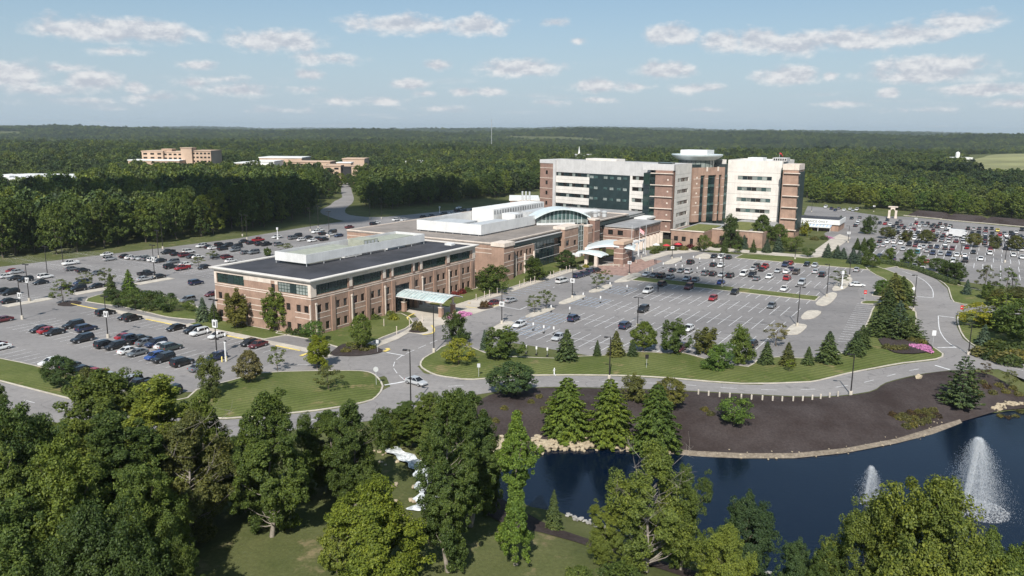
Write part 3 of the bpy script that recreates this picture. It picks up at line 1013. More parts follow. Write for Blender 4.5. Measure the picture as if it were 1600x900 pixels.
for (a, b) in (((842, 527), (870, 508)), ((868, 507), (903, 486)), ((910, 477), (945, 461)), ((955, 458), (985, 447))):
    (s0, t0), (s1, t1) = ST(*a), ST(*b)
    for i in range(8):
        u = i / 7
        strip(mb, [W(-99.5 + i * 1.5, t0), W(-99.5 + i * 1.5, t0 + 10.5)], 0.12, 0.036)
    for q in (0, 5.2, 10.5):
        strip(mb, [W(-99.5, t0 + q), W(-89, t0 + q)], 0.12, 0.040)
for i in range(14):
    strip(mb, [W(-118.6, 190 + i * 3), W(-113.6, 190 + i * 3)], 0.14, 0.036)
mb.build('accessible_marking', MAT['blue_paint'], lot_main)
mb = MB()
strip(mb, px_poly([(-140, 590), (0, 617), (115, 644), (200, 657), (300, 667), (390, 668), (500, 654), (560, 643)], 4, False), 0.14, 0.052, dash=(3, 5))
strip(mb, px_poly([(700, 604), (780, 599), (860, 597), (960, 597), (1062, 601), (1160, 608), (1260, 609), (1340, 600), (1413, 581), (1460, 573)], 4, False), 0.14, 0.052, dash=(3, 4.5))
strip(mb, [G(601, 602), G(633, 596.5)], 0.5, 0.056)
strip(mb, px_poly([(632, 594), (621, 584), (615, 575), (617, 565), (628, 556), (650, 546), (694, 527)], 4, False), 0.16, 0.050, dash=(3.2, 1.6))
strip(mb, [G(604, 551), G(632, 556)], 0.35, 0.050)
strip(mb, px_poly([(465, 570), (500, 571), (520, 573)], 2, False), 0.16, 0.050)
mb.build('lane_marking', MAT['white_paint'], road)
mb = MB()
strip(mb, px_poly([(1433, 463.5), (1458, 465.5)], 2, False), 0.4, 0.058)
strip(mb, px_poly([(1458, 465), (1457, 453), (1446, 440), (1430, 431), (1410, 424)], 3, False), 0.2, 0.062)
strip(mb, px_poly([(1465, 493.5), (1491, 496.5)], 2, False), 0.45, 0.058)
strip(mb, px_poly([(1466, 494), (1468, 515), (1478, 532), (1494, 544)], 4, False), 0.2, 0.062)
strip(mb, px_poly([(1465, 543.5), (1494, 543)], 2, False), 0.45, 0.066)
strip(mb, px_poly([(1500, 546), (1540, 562), (1600, 580)], 3, False), 0.15, 0.058, dash=(3, 4))
strip(mb, px_poly([(1461, 571), (1484, 578)], 2, False), 0.5, 0.058)
mb.build('lane_marking', MAT['white_paint'], rr)
mb = MB()
for ln in (((128, 472), (187, 487)), ((233, 498), (276, 506)), ((352, 521.5), (392, 529)), ((440, 538), (480, 545))):
    a, b = ST(*ln[0]), ST(*ln[1])
    mb.add([W(a[0], 119.05, 0.145)[:3], W(b[0], 119.05, .145), W(b[0], 119.4, .145), W(a[0], 119.4, .145), W(a[0], 119.05, 0.03), W(b[0], 119.05, .03)], [(0, 1, 2, 3), (4, 5, 1, 0)])
kp = empty('painted_kerb', W(-160, 119.2))
yo = mb.build('yellow_kerb_paint', MAT['yellow_paint'])
yo.parent = kp
yo.location = (-kp.location.x, -kp.location.y, 0)
tag(kp, "yellow painted kerb edge along the office lot", kind='structure')
mb = MB()
strip(mb, px_poly([(660, 524), (676, 521), (678, 514), (674, 509)], 3, False), 0.5, 0.137)
strip(mb, px_poly([(637, 503), (637, 496), (648, 490)], 3, False), 0.5, 0.137)
strip(mb, px_poly([(715, 478), (750, 482), (785, 476)], 3, False), 0.4, 0.137)
strip(mb, px_poly([(600, 550), (607, 547), (604, 545)], 2, False), 0.9, 0.139)
strip(mb, px_poly([(470, 557), (480, 553), (486, 556)], 2, False), 0.9, 0.139)
yk = mb.build('yellow_kerb_marking', MAT['yellow_paint'])
tag(yk, "yellow painted kerbs round the entrance forecourt", kind='structure')


# ------------------------------------------------------------------ vegetation
def leaf_quads(c, n, a_hint, ln, wd, rng):
    """rhombic leaf sprays: centres c, normals n; returns verts and quads"""
    k = len(c)
    n = n / (np.linalg.norm(n, axis=1, keepdims=True) + 1e-9)
    a = a_hint - n * (a_hint * n).sum(1, keepdims=True)
    a /= np.linalg.norm(a, axis=1, keepdims=True) + 1e-9
    b = np.cross(n, a)
    ln = np.asarray(ln)[:, None] * 0.5
    wd = np.asarray(wd)[:, None] * 0.5
    bend = n * ln * 0.25
    V = np.stack([c - a * ln - bend, c + b * wd, c + a * ln - bend, c - b * wd], 1).reshape(-1, 3)
    return V, np.arange(4 * k).reshape(-1, 4)


def tube_np(parts, pts, rad, n=5):
    mb = parts
    mb.tube(pts, rad, n=n, cap=False)


def tree_meshes(seed, h=14.0, r=4.5, base=0.22, prof='oval', nclump=130, nleaf=90, leafsz=0.34, flat=0.6, gap=0.0, lean=0.0, trunk=0.28,
                mat='leaf', bark='bark', limbs=26, lobes=0.28, dead=0, inner=0.5, spread=1.0, sides=5, subs=0):
    """crown and trunk meshes of a broadleaf tree that stands on the origin"""
    rng = np.random.default_rng(seed)
    z0 = h * base

    def radius(u):
        if prof == 'oval':
            return np.sin(np.clip(u, 0, 1) ** 0.72 * np.pi * 0.97) ** 0.72
        if prof == 'round':
            return np.sqrt(np.clip(1 - (2 * u - 0.95) ** 2, 0.02, 1))
        if prof == 'spread':
            return np.sin(np.clip(u, 0, 1) ** 1.15 * np.pi * 0.93 + 0.12) ** 0.6
        if prof == 'column':
            return np.clip(0.65 + 0.35 * np.sin(u * 9 + 1), 0.3, 1) * np.clip((1.02 - u) * 3.2, 0.12, 1)
        if prof == 'cone':
            return np.clip(1.03 - u, 0.05, 1) ** 0.85
        return 1.0
    # main lobes give the uneven outline
    nl = 7
    la = rng.uniform(0, 2 * np.pi, nl)
    lu = rng.uniform(0.05, 0.95, nl)
    u = rng.beta(1.25, 1.1, nclump)
    th = rng.uniform(0, 2 * np.pi, nclump)
    bump = np.zeros(nclump)
    for i in range(nl):
        dth = np.abs((th - la[i] + np.pi) % (2 * np.pi) - np.pi)
        bump += np.exp(-(dth / 0.55) ** 2 - ((u - lu[i]) / 0.16) ** 2) * rng.uniform(-0.7, 1.0)
    ph = rng.uniform(0, 6.28, 4)
    bump += 0.55 * np.sin(3 * th + 5 * u + ph[0]) * np.sin(9 * u + ph[1]) + 0.45 * np.sin(7 * th - 8 * u + ph[2]) * np.sin(15 * u + ph[3])
    rr = radius(u) * r * (1 + lobes * bump) * (inner + (1 - inner) * np.sqrt(rng.uniform(0, 1, nclump)))
    cc = np.stack([rr * np.cos(th) + lean * u * h, rr * np.sin(th), z0 + u * (h - z0) * 0.97], 1)
    cs = rng.uniform(0.65, 1.35, nclump) * r * 0.20 * spread
    if subs:
        # several upright leaders, each a small uneven crown of its own, with gaps between them
        su = np.clip(np.linspace(0.10, 0.93, subs) + rng.normal(size=subs) * 0.07, 0.06, 0.97)
        sa = np.arange(subs) * 2.399 + rng.normal(size=subs) * 0.4
        sr = r * rng.uniform(0.22, 0.40, subs)
        sh = sr * rng.uniform(0.95, 1.9, subs)
        sd = radius(su) * r * rng.uniform(0.35, 0.95, subs)
        sd[-2:] *= 0.4
        j = rng.choice(subs, nclump, p=sr ** 2 / (sr ** 2).sum())
        dd = rng.normal(size=(nclump, 3))
        dd /= np.linalg.norm(dd, axis=1, keepdims=True)
        q = rng.uniform(0.25, 1.0, nclump) ** 0.5 * (1 + 0.22 * rng.normal(size=nclump))
        taper = np.where(dd[:, 2] > 0, 1 - 0.45 * dd[:, 2], 1.0)
        cc = np.stack([sd[j] * np.cos(sa[j]) + dd[:, 0] * q * sr[j] * taper + lean * su[j] * h, sd[j] * np.sin(sa[j]) + dd[:, 1] * q * sr[j] * taper, z0 + su[j] * (h - z0) - sh[j] * 0.3 + dd[:, 2] * q * sh[j]], 1)
        cc[:, 2] = np.clip(cc[:, 2], h * 0.05, h * 1.02)
    if gap:
        keep = rng.uniform(0, 1, nclump) > gap
        cc, cs, u = cc[keep], cs[keep], u[keep]
    k = len(cc)
    per = np.maximum((nleaf * (cs / cs.mean()) ** 1.6).astype(int), 8)
    idx = np.repeat(np.arange(k), per)
    m = len(idx)
    d = rng.normal(size=(m, 3))
    d /= np.linalg.norm(d, axis=1, keepdims=True)
    rad = cs[idx] * rng.uniform(0.35, 1.0, m) ** 0.5
    off = d * rad[:, None] * np.array([1, 1, flat])
    # sprays droop at the rim of a clump
    P = cc[idx] + off
    P[:, 2] -= 0.10 * (off[:, 0] ** 2 + off[:, 1] ** 2) / cs[idx]
    axis = np.stack([np.zeros(m) + lean * h * 0.5, np.zeros(m), np.full(m, z0 + 0.35 * (h - z0))], 1)
    outw = P - axis
    outw /= np.linalg.norm(outw, axis=1, keepdims=True) + 1e-9
    nrm = 0.55 * d + 0.5 * outw + np.array([0, 0, 0.5]) + 0.6 * rng.normal(size=(m, 3))
    hint = rng.normal(size=(m, 3)) + outw * 0.6
    sz = leafsz * rng.uniform(0.6, 1.4, m)
    V, Q = leaf_quads(P, nrm, hint, sz, sz * rng.uniform(0.42, 0.75, m), rng)
    crown = np_mesh('crown', V, Q, MAT[mat])
    # trunk and limbs
    mb = MB()
    top = h * (0.82 if prof in ('oval', 'column', 'cone') else 0.62)
    tp = []
    n = 6
    for i in range(n + 1):
        q = i / n
        tp.append((lean * q * top + (rng.normal() * 0.012 * h if 0 < i < n else 0), rng.normal() * 0.012 * h if 0 < i < n else 0, q * top - 0.15))
    mb.tube(tp, [trunk * (1.25 if i == 0 else 1) * (1 - 0.88 * i / n) + 0.02 for i in range(n + 1)], n=max(sides, 6), cap=False)
    order = rng.permutation(k)[:limbs]
    for j in order:
        e = cc[j]
        zb = max(z0 * 0.75, e[2] - rng.uniform(0.25, 0.5) * math.hypot(e[0], e[1]) * 1.6 - 0.4)
        zb = min(zb, top * 0.95)
        f = zb / top
        i0 = min(int(f * n), n - 1)
        q = f * n - i0
        b = np.array(tp[i0]) * (1 - q) + np.array(tp[i0 + 1]) * q
        md = b * 0.5 + e * 0.5 + np.array([0, 0, -0.08 * np.linalg.norm(e - b)])
        r0 = max(trunk * 0.36 * (1 - 0.75 * f), 0.03)
        mb.tube([b, md, e], [r0, r0 * 0.6, 0.02], n=sides, cap=False)
    for j in range(dead):                                   # bare grey branches that stick out of the crown
        a = rng.uniform(0, 2 * np.pi)
        zb = z0 + rng.uniform(0.2, 0.8) * (h - z0)
        L_ = r * rng.uniform(0.9, 1.15)
        b = np.array([lean * zb, 0, zb])
        e = b + np.array([math.cos(a) * L_, math.sin(a) * L_, L_ * rng.uniform(0.45, 1.0)])
        md = b * .5 + e * .5 + rng.normal(size=3) * 0.25
        mb.tube([b, md, e], [0.05, 0.03, 0.008], n=4, cap=False)
        for q in range(9):
            f = rng.uniform(0.45, 0.95)
            p = md * (1 - f) * 2 * .5 + e * f if f > 1 else (md + (e - md) * f)
            e2 = p + rng.normal(size=3) * np.array([1, 1, .7]) * L_ * 0.2 + np.array([0, 0, 0.35])
            mb.tube([p, (p + e2) / 2 + rng.normal(size=3) * .06, e2], [0.02, 0.014, 0.006], n=3, cap=False)
    trunk_me = mb.mesh('trunk', MAT[bark], True)
    return crown, trunk_me


def conifer_meshes(seed, h=10.0, r=2.6, base=0.04, tiers=22, nbr=13, nleaf=16, leafsz=0.3, droop=0.25, mat='needle', loose=0.15, bark='bark', pw=0.9):
    rng = np.random.default_rng(seed)
    C, N, A, S = [], [], [], []
    mb = MB()
    mb.tube([(0, 0, -0.15), (0, 0, h * 0.5), (0, 0, h * 0.97)], [0.035 * h ** 0.9 * 0.55 + .04, 0.1, 0.02], n=6, cap=False)
    for k in range(tiers):
        u = (k + rng.uniform(-.2, .2)) / tiers
        z = h * (base + (0.985 - base) * u)
        R_ = r * max(1 - u, 0.02) ** pw * rng.uniform(0.86, 1.1)
        nb = max(int(nbr * (1 - 0.65 * u)), 4)
        a0 = rng.uniform(0, 6.28)
        for j in range(nb):
            a = a0 + 2 * np.pi * j / nb + rng.normal() * 0.13
            Lb = R_ * rng.uniform(1 - loose * 2, 1 + loose)
            dirv = np.array([math.cos(a), math.sin(a), 0])
            m = max(int(nleaf * (0.35 + 0.65 * Lb / r)), 4)
            f = rng.uniform(0.12, 1.0, m) ** 0.55
            side = rng.normal(size=m) * 0.20 * (1.05 - f) * Lb + rng.normal(size=m) * 0.05
            perp = np.array([-dirv[1], dirv[0], 0])
            P = dirv * (f * Lb)[:, None] + perp * side[:, None]
            P[:, 2] = z + 0.10 * Lb * f - droop * Lb * f ** 2 + rng.normal(size=m) * 0.05 * h / 10
            C.append(P)
            N.append(np.array([0, 0, 1.0]) + dirv * 0.35 + rng.normal(size=(m, 3)) * 0.5)
            A.append(dirv + perp * (np.sign(side)[:, None] * 0.6) + rng.normal(size=(m, 3)) * 0.25)
            S.append(leafsz * rng.uniform(0.7, 1.4, m) * (0.55 + 0.45 * (1 - u)))
    C, N, A, S = (np.concatenate(x) for x in (C, N, A, S))
    V, Q = leaf_quads(C, N, A, S * 1.35, S * 0.62, rng)
    return np_mesh('crown', V, Q, MAT[mat]), mb.mesh('trunk', MAT[bark], True)


def shrub_mesh(seed, r=1.0, h=1.0, n=420, leafsz=0.2, mat='leaf'):
    rng = np.random.default_rng(seed)
    d = rng.normal(size=(n, 3))
    d[:, 2] = np.abs(d[:, 2]) * 0.9 + 0.02
    d /= np.linalg.norm(d, axis=1, keepdims=True)
    lob = 1 + 0.16 * np.sin(3 * np.arctan2(d[:, 1], d[:, 0]) + seed) + 0.1 * rng.normal(size=n)
    P = d * (rng.uniform(0.55, 1.0, n) ** 0.4 * lob)[:, None] * np.array([r, r, h])
    nrm = d + 0.7 * rng.normal(size=(n, 3))
    sz = leafsz * rng.uniform(0.6, 1.4, n)
    V, Q = leaf_quads(P, nrm, rng.normal(size=(n, 3)), sz, sz * 0.65, rng)
    return np_mesh('foliage', V, Q, MAT[mat])


LIB = {}


def lib(kind):
    """meshes of one kind of tree, made once: list of (crown, trunk, natural height, natural half width)"""
    if kind in LIB:
        return LIB[kind]
    o = []
    if kind == 'walnut':            # tall open foreground trees
        for i, (h, r_, pr, ln) in enumerate(((18, 5.0, 'oval', .02), (19, 4.6, 'oval', -.02), (17, 5.6, 'spread', .03), (20, 4.6, 'oval', 0.0))):
            o.append(tree_meshes(11 + i, h, r_, 0.12, pr, 800, 100, 0.235, 0.85, 0.0, ln, 0.28, subs=24, bark='bark_pale', limbs=40, lobes=0.34, inner=0.34, spread=0.50) + (h, r_))
    elif kind == 'oak':             # broad dense foreground crowns
        for i, (h, r_) in enumerate(((15, 6.5), (16, 6.0), (14, 7.0))):
            o.append(tree_meshes(31 + i, h, r_, 0.10, 'round', 920, 100, 0.24, 0.85, 0.0, 0, 0.34, subs=30, limbs=40, lobes=0.30, inner=0.40, spread=0.48) + (h, r_))
    elif kind == 'walnut_dead':
        for i in range(2):
            o.append(tree_meshes(51 + i, 15, 5.2, 0.10, 'oval', 640, 98, 0.235, 0.85, 0.0, 0.02, 0.26, subs=19, bark='bark_dead', limbs=56, lobes=0.42, dead=10, inner=0.30, spread=0.52) + (15, 5.2))
    elif kind == 'column':
        o.append(tree_meshes(61, 18, 2.6, 0.08, 'column', 430, 110, 0.24, 0.9, 0, 0.015, 0.32, bark='bark_pale', limbs=8, lobes=0.35, inner=0.35, spread=0.85) + (18, 2.6))
    elif kind == 'maple_yellow':
        o.append(tree_meshes(71, 11, 4.6, 0.14, 'round', 520, 105, 0.23, 0.85, 0.0, 0, 0.2, subs=22, bark='bark_pale', limbs=30, lobes=0.26, inner=0.45, spread=0.58) + (11, 4.6))
        o.append(tree_meshes(72, 11, 4.6, 0.18, 'round', 60, 60, 0.46, 0.62, 0.03, 0, 0.2, limbs=14, lobes=0.3, inner=0.45, spread=1.2) + (11, 4.6))
    elif kind == 'lot':             # the smaller rounded trees set out in lawns and lots
        for i, (h, r_, pr) in enumerate(((8, 2.9, 'oval'), (8.5, 3.1, 'round'), (8, 2.8, 'oval'), (7.5, 3.2, 'round'))):
            o.append(tree_meshes(81 + i, h, r_, 0.16, pr, 230, 46, 0.28, 0.85, 0.02, 0, 0.13, subs=(0, 0, 15, 18)[i], limbs=14, lobes=0.24, inner=0.42, spread=0.78) + (h, r_))
    elif kind == 'sapling':
        for i in range(2):
            o.append(tree_meshes(91 + i, 6.5, 2.1, 0.32, 'round', 34, 34, 0.30, 0.6, 0.1, 0.0, 0.08, limbs=16, lobes=0.3, inner=0.25, spread=1.1) + (6.5, 2.1))
    elif kind == 'ginkgo':          # thin upswept limbs with leaves close to the limb
        o.append(tree_meshes(96, 9, 2.6, 0.2, 'oval', 46, 40, 0.30, 0.9, 0.1, 0.0, 0.10, limbs=40, lobes=0.5, inner=0.15, spread=0.85) + (9, 2.6))
    elif kind == 'spruce':
        for i in range(3):
            o.append(conifer_meshes(101 + i, 10, 2.8, 0.02, 26, 16, 30, 0.46, 0.30, pw=0.75) + (10, 2.8))
    elif kind == 'cypress':         # bright feathery pyramids by the pond
        for i in range(3):
            o.append(conifer_meshes(111 + i, 11, 4.2, 0.02, 26, 20, 62, 0.46, 0.16, mat='leaf', loose=0.2, pw=0.46) + (11, 4.2))
    elif kind == 'pine':
        o.append(conifer_meshes(121, 10, 3.9, 0.06, 16, 12, 42, 0.46, -0.05, loose=0.28, pw=0.6) + (10, 3.9))
    elif kind == 'wood':            # woodland trees, seen from two to six hundred metres
        for i, (h, r_, pr) in enumerate(((19, 6.0, 'oval'), (18, 6.6, 'round'), (21, 5.6, 'oval'), (17, 6.2, 'spread'), (20, 5.2, 'column'))):
            o.append(tree_meshes(131 + i, h, r_ * (1.0 if pr != 'column' else 0.8), 0.13, pr, 210, 24, 0.72, 0.8, 0.03, 0, 0.28, limbs=10, lobes=0.30, inner=0.5, spread=0.72, sides=4) + (h, r_))
    elif kind == 'crab':
        for i in range(2):
            o.append(tree_meshes(141 + i, 5, 3.0, 0.22, 'spread', 60, 60, 0.28, 0.6, 0.03, 0, 0.11, limbs=14, lobes=0.3, inner=0.4, spread=1.2) + (5, 3.0))
    LIB[kind] = o
    return o


TREES = []          # (x, y, z, height, half width, kind, colour, name, phrase, group)
_tr = random.Random(5)


def put_tree(x, y, z, h, hw, kind, color, name, label, group, variant=None, rz=None):
    L_ = lib(kind)
    v = _tr.randrange(len(L_)) if variant is None else variant
    cr, tr, nh, nr = L_[v]
    e = empty(name, (x, y, z), _tr.uniform(0, 6.28) if rz is None else rz)
    e.scale = (hw / nr, hw / nr, h / nh)
    c = link('crown', cr, e)
    k = _tr.uniform(0.9, 1.12)
    c.color = (color[0] * k * .94, color[1] * k * 1.05, color[2] * k * .92, 1)
    link('trunk', tr, e)
    tag(e, label, 'tree', group)
    return e


GREEN = dict(dark=(0.066, 0.092, 0.030), mid=(0.094, 0.122, 0.035), light=(0.138, 0.160, 0.042), bright=(0.105, 0.155, 0.040), yellow=(0.22, 0.21, 0.032), olive=(0.120, 0.118, 0.045),
             tan=(0.175, 0.145, 0.080), blue=(0.090, 0.122, 0.108), spruce=(0.078, 0.102, 0.046), cypress=(0.112, 0.150, 0.040), maroon=(0.085, 0.060, 0.036), glossy=(0.068, 0.098, 0.042), lime=(0.165, 0.188, 0.032), sap=(0.105, 0.118, 0.042))


def px_trees(rows, name, label_fmt, group, z=0.0):
    """rows: (base x, base y, top y, width in photo pixels, kind, colour); labels count from the left"""
    rows = sorted(rows, key=lambda q: q[0])
    for i, q in enumerate(rows):
        bx, by, ty, w, kind, col = q[:6]
        h = max(height_over(bx, by, bx, ty, z), 1.5)
        g = G(bx, by, z)
        dist = math.hypot(g[1], CAM_H - z)
        hw = 0.5 * w * g[1] / FPX * dict(cypress=1.22, walnut=1.0, oak=.98, walnut_dead=1.0, column=1.1).get(kind, 1.1)
        lab = q[6] if len(q) > 6 else label_fmt.format(o=ordinal(i), c=col_word(col))
        zz = float(ground_z([g[:2]])[0])
        put_tree(g[0], g[1], zz, h - zz, hw, kind, GREEN[col], name, lab, group, q[7] if len(q) > 7 else None)


def col_word(c):
    return dict(dark="dark green", mid="green", light="light green", bright="bright green", yellow="yellow green", olive="olive green", tan="tan leaved", blue="blue grey", spruce="deep green", cypress="fresh green",
                maroon="dark reddish", glossy="glossy green", lime="lime green", sap="sparse green")[c]


def build_trees():
    # foreground, along the bottom of the picture
    fg = [(30, 905, 645, 200, 'oak', 'dark'), (118, 960, 705, 210, 'oak', 'mid'), (235, 930, 735, 165, 'oak', 'mid'), (40, 1010, 790, 230, 'oak', 'mid'), (165, 1040, 800, 230, 'oak', 'dark'), (290, 980, 850, 100, 'oak', 'dark'),
          (172, 800, 588, 185, 'walnut', 'light'), (268, 805, 592, 175, 'walnut', 'light'), (330, 800, 615, 100, 'walnut', 'mid'), (75, 800, 655, 110, 'walnut', 'mid'), (2, 720, 592, 62, 'walnut', 'dark'),
          (300, 850, 655, 150, 'walnut_dead', 'olive'), (205, 880, 650, 160, 'walnut', 'mid'), (60, 850, 660, 140, 'walnut', 'light'),
          (140, 850, 665, 130, 'walnut', 'light'), (20, 960, 700, 150, 'walnut', 'light')]
    px_trees(fg, 'broadleaf_tree', "{c} tree, {o} from the left in the lower left clump", "trees in the lower left clump")
    mid = [(425, 838, 622, 130, 'walnut', 'mid', "tall dark tree with a bare trunk foot on the shaded lawn", 0), (385, 800, 680, 80, 'walnut', 'dark'), (476, 775, 655, 80, 'walnut', 'mid'), (556, 790, 630, 108, 'walnut', 'mid'), (520, 765, 642, 100, 'walnut', 'mid'),
           (735, 822, 612, 110, 'walnut', 'mid'), (640, 698, 628, 78, 'walnut', 'mid'), (674, 706, 616, 70, 'walnut', 'light'), (606, 702, 640, 60, 'walnut', 'mid'), (718, 772, 612, 80, 'walnut', 'mid'), (760, 795, 655, 65, 'walnut', 'dark')]
    px_trees(mid, 'broadleaf_tree', "{c} tall tree, {o} from the left in the belt below the ring road", "trees in the belt below the ring road")
    px_trees([(700, 893, 606, 112, 'walnut', 'mid', "tallest foreground tree with a long pale bare trunk", 3), (806, 882, 640, 58, 'column', 'bright', "slim columnar vine clad tree by the pond shore", 0), (592, 915, 760, 145, 'maple_yellow', 'lime', "round yellow green tree at the bottom of the picture", 0),
              (528, 900, 815, 60, 'lot', 'light', "small light tree beside the round yellow green one", 0), (865, 812, 763, 30, 'spruce', 'spruce', "small lone spruce on the near pond bank", 0)], 'broadleaf_tree', "", "foreground trees")
    px_trees([(1010, 890, 695, 135, 'walnut_dead', 'light', "broad light tree with bare grey branches over the pond", 0), (945, 880, 790, 70, 'walnut', 'light', "light tree left of the bare branched one by the pond", 2), (1064, 880, 730, 80, 'walnut', 'mid', "green tree right of the bare branched one by the pond", 2),
              (1160, 900, 772, 95, 'oak', 'glossy', "dark glossy tree standing out against the blue pond", 1), (1128, 950, 828, 110, 'oak', 'light', "bushy light tree at the bottom below the glossy one", 2), (1235, 960, 850, 95, 'oak', 'glossy', "low glossy tree at the bottom of the picture by the water", 0),
              (1430, 1040, 762, 260, 'oak', 'light', "huge light green crown in the lower right below the fountains", 2), (1340, 1010, 795, 150, 'oak', 'light', "light crown left of the huge one below the fountains", 0), (1520, 1030, 832, 150, 'oak', 'mid', "green crown right of the huge one below the fountains", 1),
              (1600, 980, 848, 95, 'walnut', 'mid', "tree cut by the right edge at the bottom of the picture", 1), (1290, 990, 855, 80, 'oak', 'mid', "low crown between the water and the huge light crown", 1), (905, 945, 885, 50, 'lot', 'light', "small light bush like tree at the bottom under the pond", 1), (965, 950, 880, 85, 'lot', 'mid', "second small tree at the bottom under the pond", 3)],
             'broadleaf_tree', "", "trees on the near shore of the pond")
    # pond bank
    px_trees([(885, 664, 588, 72, 'cypress', 'cypress'), (952, 670, 590, 68, 'cypress', 'cypress'), (1025, 680, 598, 70, 'cypress', 'cypress')], 'cypress_tree', "{c} pyramid tree, {o} from the left of three on the bank", "three pyramid trees on the pond bank")
    px_trees([(800, 620, 566, 66, 'lot', 'glossy', "round grey green tree at the left end of the mulch bank", 1), (1147, 660, 622, 54, 'crab', 'bright', "small spreading tree alone on the dark mulch slope", 0), (1502, 622, 553, 64, 'pine', 'spruce', "dark bushy pine at the right of the mulch bank", 0),
              (1045, 640, 590, 46, 'lot', 'olive', "olive tree behind the third pyramid tree", 1), (992, 628, 586, 42, 'lot', 'olive', "olive tree behind the gap of the pyramid trees", 3), (1475 + 65, 590, 566, 20, 'sapling', 'maroon', "small bare looking tree right of the dark pine", 0), (1577, 600, 576, 20, 'sapling', 'olive', "thin small tree near the right edge of the mulch", 1)], 'bank_tree', "", "trees on the mulch bank")
    # lawn between ring road and main lot
    px_trees([(785, 561, 512, 60, 'lot', 'mid'), (885, 564, 512, 40, 'spruce', 'spruce'), (933, 557, 530, 15, 'spruce', 'spruce'), (962, 557, 515, 32, 'spruce', 'olive'), (988, 558, 530, 20, 'spruce', 'spruce'), (1005, 549, 503, 40, 'lot', 'mid'), (1053, 553, 500, 44, 'lot', 'mid'),
              (1102, 553, 512, 44, 'lot', 'olive'), (1122, 580, 538, 48, 'lot', 'bright'), (1155, 569, 510, 43, 'lot', 'mid'), (1197, 570, 532, 29, 'spruce', 'spruce'), (1230, 573, 533, 29, 'spruce', 'olive'), (1233, 583, 560, 14, 'sapling', 'lime'), (1213, 541, 505, 36, 'sapling', 'tan'),
              (1262, 572, 540, 22, 'spruce', 'spruce'), (1293, 568, 515, 42, 'spruce', 'spruce'), (1336, 557, 515, 36, 'spruce', 'spruce'), (1346, 545, 506, 32, 'spruce', 'spruce'), (717, 572, 529, 44, 'maple_yellow', 'yellow', "round yellow tree on the lawn by the junction", 1), (757, 546, 514, 16, 'spruce', 'blue'),
              (713, 534, 488, 40, 'lot', 'dark')], 'lawn_tree', "{c} tree, {o} from the left on the long lawn below the main lot", "trees on the long lawn")
    px_trees([(1375, 526, 474, 48, 'spruce', 'spruce'), (1402, 530, 478, 54, 'pine', 'spruce'), (1424, 531, 492, 40, 'pine', 'spruce'), (1394, 482, 424, 46, 'spruce', 'olive'), (1408, 474, 430, 42, 'spruce', 'spruce'), (1386, 502, 448, 42, 'spruce', 'spruce'), (1404, 505, 468, 30, 'spruce', 'blue'), (1378, 462, 437, 24, 'lot', 'bright')],
             'conifer', "{c} conifer, {o} from the left in the clump beside the winding drive", "conifers beside the winding drive")
    px_trees([(1522, 512, 473, 42, 'maple_yellow', 'yellow'), (1536, 540, 505, 24, 'spruce', 'blue'), (1566, 515, 455, 80, 'pine', 'mid'), (1595, 540, 468, 70, 'lot', 'mid'), (1537, 458, 414, 30, 'ginkgo', 'olive'), (1571, 464, 418, 30, 'ginkgo', 'mid'), (1510, 461, 435, 15, 'spruce', 'blue'), (1541, 468, 442, 22, 'lot', 'mid'), (1590, 470, 448, 34, 'lot', 'olive'), (1557, 478, 452, 30, 'lot', 'olive')],
             'bank_tree', "{c} tree, {o} from the left on the grass right of the winding drive", "trees right of the winding drive")
    px_trees([(1389.6, 408, 388, 22, 'lot', 'mid'), (1419.6, 413, 390, 23, 'lot', 'mid'), (1438, 418, 400, 22, 'lot', 'mid'), (1463.6, 424, 403, 26, 'lot', 'mid'), (1478.6, 433, 407, 24, 'lot', 'dark'), (1493.6, 438, 408, 30, 'lot', 'dark')], 'hedge_tree', "{c} tree, {o} from the left in the hedge row of the far lot", "hedge row of the far lot")
    px_trees([(1386, 373, 354, 22, 'lot', 'olive'), (1415, 378, 361, 20, 'lot', 'olive'), (1446, 380, 359, 23, 'lot', 'olive'), (1521, 386, 364, 22, 'lot', 'olive'), (1554, 388, 368, 20, 'lot', 'olive'), (1586, 392, 368, 24, 'lot', 'olive'), (1356, 366, 338, 22, 'lot', 'dark'), (1313, 350, 336, 12, 'spruce', 'blue')], 'lot_tree', "{c} tree, {o} from the left in the median of the far lot", "median trees of the far lot")
    px_trees([(1292.4, 403, 379, 17, 'spruce', 'blue'), (1307.5, 404, 382, 16, 'spruce', 'blue'), (1317, 405, 386, 16, 'spruce', 'blue'), (1331.8, 412, 386, 19, 'spruce', 'blue'), (1341, 413, 389, 16, 'spruce', 'blue'), (1338.7, 390, 371, 14, 'spruce', 'dark'), (1359, 400, 373, 22, 'lot', 'dark'), (1349, 392, 370, 14, 'spruce', 'dark'), (1363, 419, 397, 17, 'lot', 'mid'), (1350, 414, 392, 14, 'spruce', 'dark')],
             'conifer', "{c} conifer, {o} from the left beside the ambulance drive", "conifers beside the ambulance drive")
